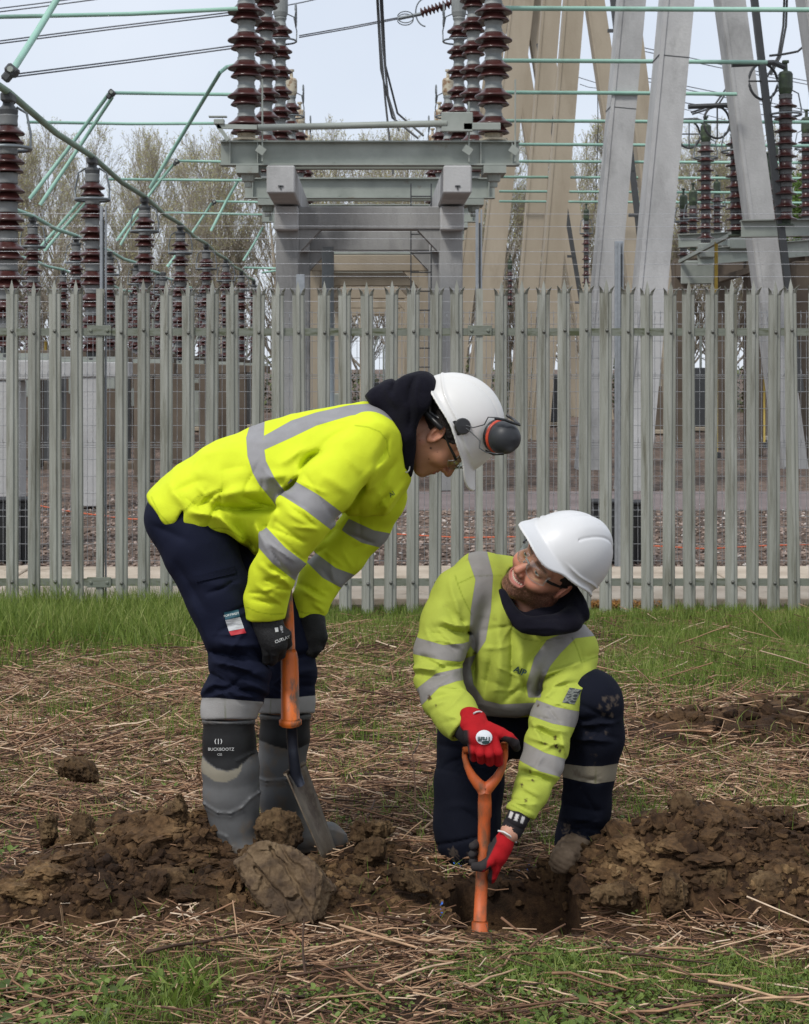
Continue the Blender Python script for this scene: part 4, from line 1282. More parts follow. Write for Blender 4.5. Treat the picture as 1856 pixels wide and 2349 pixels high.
# ================================================================ sculpting with distance fields
def nets(f, lo, hi, h, margin=2.0):
    """surface nets over the zero level of f (negative inside); evaluated only near the surface"""
    lo = np.asarray(lo, float); hi = np.asarray(hi, float)
    H = 4 * h
    nc = np.ceil((hi - lo) / H).astype(int) + 1
    ax = [lo[i] + H * np.arange(nc[i]) for i in range(3)]
    G = np.stack(np.meshgrid(*ax, indexing='ij'), -1).reshape(-1, 3)
    D = f(G).reshape(nc)
    near = np.abs(D) < H * margin
    n = (nc - 1) * 4 + 1
    # cells of the coarse grid touching a near corner
    cell = np.zeros(nc - 1, bool); inside = np.zeros(nc - 1, bool)
    for a in (0, 1):
        for b in (0, 1):
            for c in (0, 1):
                s = (slice(a, nc[0] - 1 + a), slice(b, nc[1] - 1 + b), slice(c, nc[2] - 1 + c))
                cell |= near[s]
    V = np.where(D[:-1, :-1, :-1] < 0, -1.0, 1.0).astype(np.float32)
    V = np.repeat(np.repeat(np.repeat(V, 4, 0), 4, 1), 4, 2)
    full = np.ones(n, np.float32); full[:-1, :-1, :-1] = V
    ci, cj, ck = np.where(cell)
    o = np.arange(5)
    I = (ci[:, None, None, None] * 4 + o[None, :, None, None]) + 0 * o[None, None, :, None] + 0 * o[None, None, None, :]
    J = (cj[:, None, None, None] * 4 + o[None, None, :, None]) + 0 * I
    K_ = (ck[:, None, None, None] * 4 + o[None, None, None, :]) + 0 * I
    flat = np.unique(((I * n[1] + J) * n[2] + K_).ravel())
    kk = flat % n[2]; jj = (flat // n[2]) % n[1]; ii = flat // (n[1] * n[2])
    P = np.stack([lo[0] + ii * h, lo[1] + jj * h, lo[2] + kk * h], 1)
    vals = np.empty(len(P), np.float32)
    for s in range(0, len(P), 400000):
        vals[s:s + 400000] = f(P[s:s + 400000])
    full.reshape(-1)[flat] = vals
    S = full < 0
    c8 = [full[a:n[0] - 1 + a, b:n[1] - 1 + b, c:n[2] - 1 + c] for a in (0, 1) for b in (0, 1) for c in (0, 1)]
    s8 = sum((c < 0).astype(np.int8) for c in c8)
    mixed = (s8 > 0) & (s8 < 8)
    ci, cj, ck = np.where(mixed)
    idx = np.full(mixed.shape, -1, np.int64); idx[ci, cj, ck] = np.arange(len(ci))
    cor = np.array([(a, b, c) for a in (0, 1) for b in (0, 1) for c in (0, 1)])
    cv = np.stack([full[ci + a, cj + b, ck + c] for a, b, c in cor], 1)
    acc = np.zeros((len(ci), 3)); cnt = np.zeros(len(ci))
    for a in range(8):
        for b in range(a + 1, 8):
            if np.abs(cor[a] - cor[b]).sum() != 1: continue
            m = (cv[:, a] < 0) != (cv[:, b] < 0)
            t = cv[m, a] / (cv[m, a] - cv[m, b])
            acc[m] += cor[a] + t[:, None] * (cor[b] - cor[a])
            cnt[m] += 1
    pos = lo + (np.stack([ci, cj, ck], 1) + acc / cnt[:, None]) * h
    Qs = []
    for axis in range(3):
        s1 = [slice(1, -1)] * 3; s1[axis] = slice(0, -1)
        s2 = [slice(1, -1)] * 3; s2[axis] = slice(1, None)
        A, B = S[tuple(s1)], S[tuple(s2)]
        for m, flip in ((A & ~B, False), (~A & B, True)):
            i, j, k = np.where(m)
            g = [i, j, k]
            for q in range(3):
                if q != axis: g[q] = g[q] + 1
            u, v = [(1, 2), (2, 0), (0, 1)][axis]
            def at(du, dv):
                c = [x.copy() for x in g]; c[u] -= du; c[v] -= dv
                return idx[c[0], c[1], c[2]]
            q = np.stack([at(1, 1), at(0, 1), at(0, 0), at(1, 0)], 1)
            if flip: q = q[:, ::-1]
            Qs.append(q)
    Q = np.concatenate(Qs)
    Q = Q[(Q >= 0).all(1)]
    return pos, Q

def smooth_verts(V, Q, it=1, lam=.5):
    n = len(V)
    for _ in range(it):
        acc = np.zeros((n, 3)); c = np.zeros(n)
        for a in range(4):
            b = (a + 1) % 4
            for p, q in ((a, b), (b, a)):
                for d in range(3): acc[:, d] += np.bincount(Q[:, p], V[Q[:, q], d], n)
                c += np.bincount(Q[:, p], minlength=n)
        V = V + lam * (acc / np.maximum(c, 1)[:, None] - V)
    return V

def cap(P, a, b, ra, rb, w=None, k=1.0):
    a = np.asarray(a, float); b = np.asarray(b, float)
    ab = b - a
    t = np.clip(((P - a) @ ab) / (ab @ ab + 1e-12), 0, 1)
    o = P - a - t[:, None] * ab
    if w is not None:
        o = o + (k - 1) * (o @ w)[:, None] * w
    return np.sqrt((o * o).sum(1)) - (ra + (rb - ra) * t)

def smin(a, b, k):
    if k <= 0: return np.minimum(a, b)
    h = np.clip(0.5 + 0.5 * (b - a) / k, 0, 1)
    return b + (a - b) * h - k * h * (1 - h)

def smax(a, b, k): return -smin(-a, -b, k)

def chain(P, pts, w=None, k=1.0, sk=0.0):
    """pts: (xyz, radius)"""
    d = None
    for (a, ra), (b, rb) in zip(pts[:-1], pts[1:]):
        c = cap(P, a, b, ra, rb, w, k)
        d = c if d is None else smin(d, c, sk)
    return d

def ellipsoid(P, c, r, Rm=None):
    q = P - np.asarray(c, float)
    if Rm is not None: q = q @ Rm
    r = np.asarray(r, float)
    k0 = np.sqrt(((q / r) ** 2).sum(1)); k1 = np.sqrt(((q / r ** 2) ** 2).sum(1)) + 1e-9
    return k0 * (k0 - 1) / k1

def to_px(P):
    return np.stack([CX + P[:, 0] * F / P[:, 1], YH - (P[:, 2] - HC) * F / P[:, 1]], 1)

def poly2(p, poly):
    """signed distance in pixels to a polygon, negative inside"""
    poly = np.asarray(poly, float)
    d = np.full(len(p), 1e9); s = np.ones(len(p))
    n = len(poly)
    for i in range(n):
        a, b = poly[i], poly[i - 1]
        e = b - a; w = p - a
        t = np.clip((w @ e) / (e @ e), 0, 1)
        q = w - t[:, None] * e
        d = np.minimum(d, (q * q).sum(1))
        c1 = p[:, 1] >= a[1]; c2 = p[:, 1] < b[1]; c3 = e[0] * w[:, 1] > e[1] * w[:, 0]
        flip = (c1 & c2 & c3) | (~c1 & ~c2 & ~c3)
        s = np.where(flip, -s, s)
    return s * np.sqrt(d)

def seg2(p, a, b):
    a = np.asarray(a, float); b = np.asarray(b, float); e = b - a; w = p - a
    t = np.clip((w @ e) / (e @ e), 0, 1)
    q = w - t[:, None] * e
    return np.sqrt((q * q).sum(1)), t

def arm_creases(pts, seed, n, amp=5, span=(.25, .95)):
    """short cloth creases across a sleeve or trouser leg; pts = (x, y, halfwidth) in photo pixels"""
    r = np.random.default_rng(seed)
    pts = np.asarray(pts, float)
    out = []
    for k in range(n):
        t = r.uniform(*span) * (len(pts) - 1)
        i = min(int(t), len(pts) - 2); f = t - i
        c = pts[i] * (1 - f) + pts[i + 1] * f
        d = pts[i + 1, :2] - pts[i, :2]; a = math.atan2(d[1], d[0]) + math.pi / 2 + r.normal(0, .42)
        L = c[2] * r.uniform(.35, .9); o = r.uniform(-.45, .45) * c[2]
        nx, ny = math.cos(a), math.sin(a)
        cx, cy = c[0] + nx * o, c[1] + ny * o
        s = -1 if r.random() < .62 else 1
        out.append((cx - nx * L, cy - ny * L, cx + nx * L, cy + ny * L, s * amp * r.uniform(.5, 1.1), r.uniform(3.0, 5.5)))
    return out

def folds(P, fl):
    """cloth folds: (x1,y1,x2,y2, amplitude in mm (+ ridge, - crease), width px)"""
    p = to_px(P)
    out = np.zeros(len(P))
    wob = 5 * vnoise(np.stack([p[:, 0] * .02, p[:, 1] * .02, 0 * p[:, 0]], 1), 77)
    for (x1, y1, x2, y2, amp, wd) in fl:
        d, t = seg2(p + wob[:, None], (x1, y1), (x2, y2))
        env = np.sin(np.pi * np.clip(t * .9 + .05, 0, 1)) ** .6
        out += amp * .00115 * env * np.exp(-np.abs(d / (wd * .9)) ** (1.35 if amp < 0 else 1.8))
    return out

def build_sdf(name, f, lo, hi, h, material, parent=None, attr=None, sm=1, xf=None, **kw):
    V, Q = nets(f, lo, hi, h)
    if sm: V = smooth_verts(V, Q, sm)
    A = attr(V) if attr else None
    if xf is not None: V = xf(V)
    me = make_mesh(name, V, Q, A)
    return put(name, me, material, parent, **kw)

def bb(pts, pad):
    a = np.array([p for p, r in pts]); r = max(r for p, r in pts)
    return a.min(0) - r - pad, a.max(0) + r + pad

# ---------------------------------------------------------------- cloth and skin materials
def band_mat(name, base, tape=(0.36, 0.35, 0.34), dirt=None, dirt_pos=(.56, .7), rough=.85, dscale=9, mud=(.07, .045, .022)):
    m, t, b = new_mat(name)
    n = noise_node(t, 7, 4)
    r = ramp_node(t, [(0.3, tuple(c * .93 for c in base)), (0.7, tuple(min(1, c * 1.04) for c in base))])
    t.links.new(n.outputs["Fac"], r.inputs[0])
    out = r.outputs[0]
    if dirt is not None:
        n2 = noise_node(t, dscale, 7, rough=.7)
        r2 = ramp_node(t, [(dirt_pos[0], (0, 0, 0)), (dirt_pos[1], (.75, .75, .75))])
        t.links.new(n2.outputs["Fac"], r2.inputs[0])
        mx = t.nodes.new("ShaderNodeMixRGB"); mx.inputs[2].default_value = (*dirt, 1)
        t.links.new(r2.outputs[0], mx.inputs[0]); t.links.new(out, mx.inputs[1]); out = mx.outputs[0]
    a = t.nodes.new("ShaderNodeAttribute"); a.attribute_name = "band"
    # seam line beside the tape, then the tape
    rs = ramp_node(t, [(0.0, (1, 1, 1)), (0.46, (1, 1, 1)), (0.485, (.72, .72, .72)), (0.50, (.6, .6, .6))])
    mr = t.nodes.new("ShaderNodeMapRange"); mr.inputs[1].default_value = -12; mr.inputs[2].default_value = 12
    t.links.new(a.outputs["Fac"], mr.inputs[0]); t.links.new(mr.outputs[0], rs.inputs[0])
    mm = t.nodes.new("ShaderNodeMixRGB"); mm.blend_type = 'MULTIPLY'; mm.inputs[0].default_value = 1
    t.links.new(out, mm.inputs[1]); t.links.new(rs.outputs[0], mm.inputs[2])
    n4 = noise_node(t, 14, 4)
    rt = ramp_node(t, [(0.3, tuple(c * .9 for c in tape)), (0.7, tuple(c * 1.08 for c in tape))])
    t.links.new(n4.outputs["Fac"], rt.inputs[0])
    gt = t.nodes.new("ShaderNodeMapRange"); gt.inputs[1].default_value = -.4; gt.inputs[2].default_value = .4
    t.links.new(a.outputs["Fac"], gt.inputs[0])
    m2 = t.nodes.new("ShaderNodeMixRGB")
    t.links.new(gt.outputs[0], m2.inputs[0]); t.links.new(mm.outputs[0], m2.inputs[1]); t.links.new(rt.outputs[0], m2.inputs[2])
    # dark seams (second attribute)
    a2 = t.nodes.new("ShaderNodeAttribute"); a2.attribute_name = "seam"
    m3 = t.nodes.new("ShaderNodeMixRGB"); m3.blend_type = 'MULTIPLY'; m3.inputs[2].default_value = (.62, .66, .5, 1)
    t.links.new(a2.outputs["Fac"], m3.inputs[0]); t.links.new(m2.outputs[0], m3.inputs[1])
    a3 = t.nodes.new("ShaderNodeAttribute"); a3.attribute_name = "mud"
    m4 = t.nodes.new("ShaderNodeMixRGB"); m4.inputs[2].default_value = (*mud, 1)
    t.links.new(a3.outputs["Fac"], m4.inputs[0]); t.links.new(m3.outputs[0], m4.inputs[1])
    t.links.new(m4.outputs[0], b.inputs["Base Color"])
    rr = t.nodes.new("ShaderNodeMapRange"); rr.inputs[3].default_value = rough; rr.inputs[4].default_value = .5
    t.links.new(gt.outputs[0], rr.inputs[0]); t.links.new(rr.outputs[0], b.inputs["Roughness"])
    b.inputs["Specular IOR Level"].default_value = .12
    n3 = noise_node(t, 260, 3)
    bp = t.nodes.new("ShaderNodeBump"); bp.inputs["Strength"].default_value = .35; bp.inputs["Distance"].default_value = .002
    n5 = noise_node(t, 11, 2, dist=.8)
    n5.noise_type = 'RIDGED_MULTIFRACTAL'
    bq = t.nodes.new("ShaderNodeBump"); bq.inputs["Strength"].default_value = .28; bq.inputs["Distance"].default_value = .008
    t.links.new(n5.outputs["Fac"], bq.inputs["Height"]); t.links.new(bq.outputs[0], bp.inputs["Normal"])
    t.links.new(n3.outputs["Fac"], bp.inputs["Height"]); t.links.new(bp.outputs[0], b.inputs["Normal"])
    return m

def col_mat(name, rough=.6, spec=.4, bump=0, bscale=200, sss=0, bdist=.002, coat=0):
    """colour straight from the vertex colours 'col'"""
    m, t, b = new_mat(name)
    a = t.nodes.new("ShaderNodeAttribute"); a.attribute_name = "col"
    t.links.new(a.outputs["Color"], b.inputs["Base Color"])
    b.inputs["Roughness"].default_value = rough
    b.inputs["Specular IOR Level"].default_value = spec
    b.inputs["Coat Weight"].default_value = coat
    if sss:
        b.inputs["Subsurface Weight"].default_value = sss
        b.inputs["Subsurface Radius"].default_value = (.012, .004, .002)
        b.inputs["Subsurface Scale"].default_value = .5
    if bump:
        n3 = noise_node(t, bscale, 4)
        bp = t.nodes.new("ShaderNodeBump"); bp.inputs["Strength"].default_value = bump; bp.inputs["Distance"].default_value = bdist
        t.links.new(n3.outputs["Fac"], bp.inputs["Height"]); t.links.new(bp.outputs[0], b.inputs["Normal"])
    return m

M_skin = col_mat("skin", .48, .4, .45, 420, sss=.10)
M_navy = mat("navy_trouser_cloth", [(0.3, (0.006, 0.008, 0.016)), (0.7, (0.011, 0.014, 0.027))], 9, .85, .3, 220, sheen=.05, bdist=.002)
M_navy_d = mat("dusty_navy_cloth", [(0.3, (0.009, 0.011, 0.019)), (0.7, (0.018, 0.020, 0.032))], 9, .88, .3, 220, sheen=.05, bdist=.002, dirt=(0.10, 0.075, 0.055), dscale=16, dpos=(.66, .80))
M_hood = mat("charcoal_navy_fleece", [(0.3, (0.0055, 0.0052, 0.009)), (0.7, (0.011, 0.0105, 0.017))], 9, .95, .5, 160, sheen=.03, bdist=.003, spec=.08)
M_white = mat("white_helmet_plastic", [(0.3, (0.64, 0.63, 0.60)), (0.7, (0.70, 0.69, 0.67))], 5, .42, .02, 60, spec=.5, coat=.15, dirt=(0.40, 0.31, 0.20), dscale=11, dpos=(.62, .80))
M_white2 = mat("clean_white_helmet_plastic", [(0.3, (0.63, 0.63, 0.63)), (0.7, (0.68, 0.68, 0.68))], 5, .40, .02, 60, spec=.5, coat=.15, dirt=(0.42, 0.36, 0.27), dscale=20, dpos=(.67, .80))
M_black = mat("black_rubber", (0.016, 0.016, 0.017), 20, .5)
M_blackp = mat("black_plastic_part", (0.014, 0.014, 0.015), 20, .35)
M_hair = mat("dark_hair", (0.012, 0.008, 0.006), 60, .6, .8, 300, stretch=(1, 1, 6))
M_orange = mat("scuffed_orange", [(0.3, (0.50, 0.095, 0.010)), (0.7, (0.68, 0.15, 0.018))], 12, .5, .15, 80, dirt=(0.13, 0.085, 0.055), dscale=19, dpos=(.45, .53), stretch=(1, 1, .35), bdist=.002)
M_orange2 = mat("muddy_orange", [(0.3, (0.42, 0.075, 0.014)), (0.7, (0.60, 0.13, 0.03))], 12, .55, .2, 80, dirt=(0.17, 0.075, 0.035), dscale=26, dpos=(.46, .66), stretch=(1, 1, .5), bdist=.002)
M_blade = mat("worn_spade_steel", [(0.35, (0.11, 0.082, 0.055)), (0.6, (0.20, 0.16, 0.115))], 14, .6, .3, 70, metal=.25, dirt=(0.09, 0.06, 0.04), dscale=12, bdist=.003)
M_blue = mat("dark_blue_steel", [(0.3, (0.018, 0.022, 0.034)), (0.7, (0.045, 0.05, 0.07))], 14, .4, metal=.5)
M_lens = None
def lens_mat():
    m, t, b = new_mat("clear_lens")
    tr = t.nodes.new("ShaderNodeBsdfTransparent"); tr.inputs[0].default_value = (.93, .95, .94, 1)
    gl = t.nodes.new("ShaderNodeBsdfGlossy"); gl.inputs["Roughness"].default_value = .05
    mx = t.nodes.new("ShaderNodeMixShader"); mx.inputs[0].default_value = .07
    t.links.new(tr.outputs[0], mx.inputs[1]); t.links.new(gl.outputs[0], mx.inputs[2])
    t.links.new(mx.outputs[0], t.nodes["Material Output"].inputs[0])
    return m
M_lens = lens_mat()

# ---------------------------------------------------------------- writing laid on a surface
def text_on(txt, size, origin, xdir, updir, target, material, parent, name="lettering", lift=.0012, bold=False, ray=None):
    """real letter meshes laid on the surface below; origin = centre of the text"""
    cu = bpy.data.curves.new(name, 'FONT')
    cu.body = txt; cu.size = size; cu.align_x = 'CENTER'; cu.align_y = 'CENTER'
    cu.resolution_u = 3
    if bold: cu.offset = size * .025
    ob = bpy.data.objects.new(name + "_tmp", cu); COL.objects.link(ob)
    dg = bpy.context.evaluated_depsgraph_get()
    me = bpy.data.meshes.new_from_object(ob.evaluated_get(dg))
    bpy.data.objects.remove(ob)
    x = np.asarray(xdir, float); x /= np.linalg.norm(x)
    u = np.asarray(updir, float); u -= (u @ x) * x; u /= np.linalg.norm(u)
    nrm = np.cross(x, u)
    bvh = None
    if target is not None:
        tv = np.empty(len(target.data.vertices) * 3); target.data.vertices.foreach_get("co", tv); tv = tv.reshape(-1, 3)
        near = np.linalg.norm(tv - np.asarray(origin), axis=1) < .25
        fs = [tuple(p.vertices) for p in target.data.polygons if near[p.vertices[0]]]
        bvh = BVHTree.FromPolygons([tuple(v) for v in tv], fs)
    rd = np.asarray(ray, float) if ray is not None else -nrm
    rd = rd / np.linalg.norm(rd)
    for v in me.vertices:
        p = np.asarray(origin) + x * v.co.x + u * v.co.y
        if bvh is not None:
            s = p - rd * .25
            hit = bvh.ray_cast(Vector(s), Vector(rd))
            if hit[0] is not None: p = np.array(hit[0]) - rd * lift
        v.co = Vector(p)
    me.materials.clear()
    return put(name, me, material, parent)

# ---------------------------------------------------------------- head, in head space: x right, y forward, z up
def head_sdf(smile=0.0, neck=True, neckend=(0, -.06, -.20), mouth_open=0):
    def f(P):
        Q = P.copy(); Q[:, 0] = np.abs(Q[:, 0])
        d = ellipsoid(P, (0, -.014, .035), (.076, .098, .086))
        d = smin(d, ellipsoid(P, (0, .022, -.028), (.064, .066, .086)), .03)
        d = smin(d, cap(Q, (.052, -.008, -.062), (.018, .062, -.098), .022, .019), .028)
        d = smin(d, ellipsoid(P, (0, .070, -.099), (.024, .020, .019)), .02)
        d = smin(d, ellipsoid(Q, (.040, .052, -.034 + .004 * smile), (.025 + .003 * smile, .028 + .003 * smile, .024)), .018)
        d = smin(d, cap(Q, (.012, .082, .019), (.045, .066, .017), .010, .010), .014)
        d = smax(d, -ellipsoid(Q, (.033, .096, -.001), (.021, .017, .014)), .014)
        # eyelids and eyeball
        d = smin(d, ellipsoid(Q, (.032, .071, -.001), (.0165, .0165, .0135)), .004)
        slit = .0042 - .0014 * smile
        d = smax(d, -ellipsoid(Q, (.032, .086, -.0015 - .001 * smile), (.0125, .010, slit)), .0012)
        # nose
        d = smin(d, cap(P, (0, .082, .006), (0, .107, -.036), .0075, .0115), .012)
        d = smin(d, ellipsoid(Q, (.0125, .094, -.041), (.008, .0105, .008)), .007)
        d = smax(d, -ellipsoid(Q, (.0065, .101, -.0505), (.0038, .006, .004)), .003)
        # mouth region
        d = smin(d, ellipsoid(P, (0, .070, -.066), (.032, .022, .022)), .018)
        w = .019 + .008 * smile
        zc = lambda x: -.066 + smile * 9.0 * x * x - smile * .002
        lipd = np.sqrt((np.clip(Q[:, 0] - w, 0, None)) ** 2 + (P[:, 1] - (.0905 - 14 * P[:, 0] ** 2)) ** 2 + (P[:, 2] - (zc(P[:, 0]) + .0045 + .003 * smile)) ** 2) - .0045
        lipl = np.sqrt((np.clip(Q[:, 0] - w, 0, None)) ** 2 + (P[:, 1] - (.0895 - 14 * P[:, 0] ** 2)) ** 2 + (P[:, 2] - (zc(P[:, 0]) - .0055 - .0045 * smile)) ** 2) - .0055
        d = smin(d, lipd, .004); d = smin(d, lipl, .005)
        gap = np.sqrt((np.clip(Q[:, 0] - w + .001, 0, None) * 1.2) ** 2 + ((P[:, 1] - .093 + 14 * P[:, 0] ** 2) * .45) ** 2 + ((P[:, 2] - zc(P[:, 0])) / (1 + 2.2 * smile)) ** 2) - (.0012 + .0012 * smile)
        d = smax(d, -gap, .002)
        if smile:      # cheek fold from nostril to mouth corner
            fd, _ = seg3(Q, (.018, .092, -.038), (.036, .070, -.066))
            d = d + .0022 * np.exp(-(fd / .005) ** 2)
            d = smin(d, ellipsoid(Q, (.039, .067, -.040), (.018, .016, .014)), .012)
            fd, _ = seg3(Q, (.052, .058, .003), (.062, .048, .008))
            d = d + .0015 * np.exp(-(fd / .003) ** 2)
        # ears
        er = ellipsoid(Q, (.078, -.012, -.012), (.009, .019, .031), EARR)
        er = smax(er, -ellipsoid(Q, (.087, -.009, -.010), (.008, .0115, .020), EARR), .004)
        er = smin(er, ellipsoid(Q, (.082, .001, -.014), (.004, .004, .007)), .003)
        er = smin(er, ellipsoid(Q, (.079, -.004, -.034), (.006, .009, .009)), .004)
        d = smin(d, er, .005)
        if neck:
            d = smin(d, cap(P, (0, -.028, -.055), neckend, .054, .062), .03)
            d = smin(d, ellipsoid(P, (0, .022, -.125), (.012, .012, .016)), .02)
        return d
    return f

def seg3(P, a, b):
    a = np.asarray(a, float); b = np.asarray(b, float); e = b - a; w = P - a
    t = np.clip((w @ e) / (e @ e), 0, 1)
    q = w - t[:, None] * e
    return np.sqrt((q * q).sum(1)), t
_c, _s = math.cos(.25), math.sin(.25)
EARR = np.array([[1, 0, 0], [0, _c, -_s], [0, _s, _c]]) @ np.array([[math.cos(.3), math.sin(.3), 0], [-math.sin(.3), math.cos(.3), 0], [0, 0, 1]])

def head_colors(V, tone, beard=0.0, flush=.5, smile=0.0, seed=1):
    c = np.tile(np.asarray(tone, float), (len(V), 1))
    X = np.abs(V[:, 0]); y, z = V[:, 1], V[:, 2]
    n = fbm(V * 60, 3, seed)
    c *= (1 + .10 * n)[:, None]
    red = np.exp(-(((X - .040) / .022) ** 2 + ((z + .035) / .022) ** 2)) * (y > .02) + np.exp(-((X / .014) ** 2 + ((z + .035) / .02) ** 2)) * (y > .08) + .9 * (X > .074)
    c = c * (1 - flush * .55 * red[:, None] * np.array([.0, .45, .50]))
    zc = -.066 + smile * 9.0 * V[:, 0] ** 2
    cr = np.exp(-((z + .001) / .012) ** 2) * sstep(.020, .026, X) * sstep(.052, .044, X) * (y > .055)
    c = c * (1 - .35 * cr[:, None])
    lip = np.clip(1 - np.abs(z - zc) / (.011 + .004 * smile), 0, 1) * (X < .024 + .008 * smile) * (y > .078)
    lip = np.clip(lip * 2.0, 0, 1)[:, None]
    c = c * (1 - lip) + lip * np.array([.34, .12, .10]) * (tone[0] / .42)
    br = np.exp(-(((z - .021 + .10 * np.clip(X - .03, 0, 1)) / .0055) ** 2)) * sstep(.008, .014, X) * sstep(.056, .046, X) * (y > .05)
    c = c * (1 - .8 * br[:, None]) + .8 * br[:, None] * np.array([.035, .02, .013])
    if beard:
        b = sstep(-.030, -.060, z + .30 * (y - .07) * (X > .02)) * (y > -.045) * sstep(-.135, -.105, z)
        b = np.maximum(b, np.exp(-((z + .053) / .006) ** 2) * (X < .03) * (y > .08))
        b = b * (1 - lip[:, 0]) * (.84 + .35 * vnoise(V * 520, 9)) * np.clip((.13 + z) / .03, 0, 1)
        b = np.clip(b * beard, 0, .9)[:, None]
        c = c * (1 - b) + b * np.array([.052, .022, .011])
    return {"col": np.clip(c, 0, 1)}

def helmet_sdf(P):
    """safety helmet shell with peak, ridges and gutter; open below"""
    C = np.array([0, -.015, .028])
    Q = P - C
    th = np.arctan2(Q[:, 0], Q[:, 1])
    x, y, z = Q[:, 0], Q[:, 1], Q[:, 2]
    outer = ellipsoid(P, C, (.117, .142, .146))
    # crown ridges
    rid = .0045 * np.exp(-(x / .030) ** 4) * sstep(-.10, .0, z) * (1 - sstep(.09, .13, y))
    rid += -.0022 * np.exp(-((np.abs(x) - .040) / .0035) ** 2) * sstep(.02, .06, z) * (y < .105)
    outer = outer - rid
    inner = ellipsoid(P, C, (.1125, .137, .141))
    shell = smax(outer, -inner, .001)
    # rim line: dips at the back, rises over the ears
    rim = .004 - .010 * np.clip(-y / .14, 0, 1) ** 2 + .010 * np.exp(-((np.abs(th) - 1.6) / .5) ** 2)
    shell = smax(shell, -(z - rim), .003)
    # gutter ridge along the sides and back
    r_el = np.sqrt((x / .117) ** 2 + (y / .142) ** 2)
    rr = (r_el - 1) * .13
    shell = shell - .0035 * np.exp(-((z - rim - .020 - .02 * np.exp(-((np.abs(th) - 3.14) / .8) ** 2)) / .0035) ** 2) * sstep(.55, .9, np.abs(th)) * (rr > -.03)
    # brim: narrow all round, a peak in front
    ext = .009 + .040 * np.exp(-(th / .60) ** 4) + .010 * np.exp(-((np.abs(th) - 3.14) / .7) ** 2)
    drop = rim - .45 * np.clip(rr, 0, 1) - 1.6 * (x ** 2) * np.clip(rr / .04, 0, 1) * np.exp(-(th / .9) ** 4) + .002
    brim = np.maximum(np.abs(z - drop) - .0032, np.maximum(rr - ext, -.007 - rr))
    return smin(shell, brim * .85, .005)

def rigid(O, Rm):
    return lambda V: V @ Rm.T + O

def wear_helmet(parent, O, Rm, material, xlate=(0, 0, 0), pitch=0.0, **kw):
    off = np.asarray(xlate, float)
    a = math.radians(pitch)
    Rp = np.array([[1, 0, 0], [0, math.cos(a), -math.sin(a)], [0, math.sin(a), math.cos(a)]])
    return build_sdf("helmet", lambda P: helmet_sdf(P), (-.15, -.19, -.02), (.15, .21, .19), .0019, material, parent, xf=lambda V: (V @ Rp.T + off) @ Rm.T + O, sm=1, **kw)

def eyeballs(parent, O, Rm, iris=(.05, .04, .03), gaze=(0, 1, 0)):
    V, T = ICO3
    g = np.asarray(gaze, float); g /= np.linalg.norm(g)
    for s in (-1, 1):
        P = V * .0125 + np.array([s * .032, .0735, -.001])
        dt = V @ g
        c = np.where((dt > .93)[:, None], [.01, .01, .01], np.where((dt > .80)[:, None], iris, [.62, .58, .55]))
        put("eye", make_mesh("eye", P @ Rm.T + O, T, {"col": c}), M_eye, parent)
M_eye = col_mat("eye_surface", .15, .6)

def glasses(parent, O, Rm, frame, dark_arms=True):
    g = put("safety_glasses", None, None, None)
    COL.objects.unlink(g); bpy.data.objects.remove(g)
    V, Qs = [], []
    nu, nv = 15, 9
    out = []
    for s in (-1, 1):
        u = np.linspace(.006, .066, nu); v = np.linspace(-1, 1, nv)
        U, Vv = np.meshgrid(u, v, indexing='ij')
        y = .108 - 7.5 * (U - .0) ** 2 - .006 * (Vv ** 2)
        topz = .022 - 1.5 * (U - .03) ** 2; botz = -.024 + .012 * ((U - .036) / .03) ** 2 + .010 * (U < .012)
        z = (topz + botz) / 2 + Vv * (topz - botz) / 2
        out.append(np.stack([s * U, y, z], -1).reshape(-1, 3))
    Q = grid_faces(nu, nv)
    V = np.concatenate(out); QQ = np.concatenate([Q, Q + nu * nv])
    ln = put("lenses", make_mesh("lenses", V @ Rm.T + O, QQ), M_lens, parent)
    so = ln.modifiers.new("thickness", 'SOLIDIFY'); so.thickness = .0018
    mb = MB()
    X = lambda p: np.asarray(p) @ Rm.T + O
    for k, s in enumerate((-1, 1)):
        A = out[k].reshape(nu, nv, 3)
        mb.tube([X(p) for p in A[:, 0]], .0006, 5)
        mb.tube([X(p) for p in A[-1, :]], .0009, 5)
    mb.tube([X((-.010, .106, .004)), X((0, .109, .007)), X((.010, .106, .004))], .0028, 6)
    mb.tube([X((-.009, .101, -.012)), X((-.006, .104, -.002))], .0016, 5).tube([X((.009, .101, -.012)), X((.006, .104, -.002))], .0016, 5)
    mb.build("glasses_rim", mat("clear_frame_plastic", (.26, .27, .26), 5, .2), ln)
    mb = MB()
    for s in (-1, 1):
        mb.tube([X((s * .067, .076, .008)), X((s * .076, .062, .010)), X((s * .080, .03, .008)), X((s * .081, -.012, .010)), X((s * .079, -.03, -.005))], [.004, .0045, .0035, .0025, .002], 6)
    mb.build("glasses_arms", frame, ln)
    return ln

# ================================================================ people
def JJ(Y0):
    def j(px, py, dy=0.0, r=None):
        Y = Y0 + dy
        p = WP(px, py, Y)
        return p if r is None else (p, r * Y / F)
    return j

def lens_arr(V, polys):
    """largest inside-distance (px) over polygons: positive inside"""
    p = to_px(V)
    d = None
    for q in polys:
        s = -poly2(p, q)
        d = s if d is None else np.maximum(d, s)
    return d

def seam_arr(V, segs, w=1.3):
    p = to_px(V)
    o = np.zeros(len(p))
    for pts in segs:
        for a, b in zip(pts[:-1], pts[1:]):
            d, t = seg2(p, a, b)
            o = np.maximum(o, np.exp(-(d / w) ** 2))
    return o

def world_mesh(o):
    return o

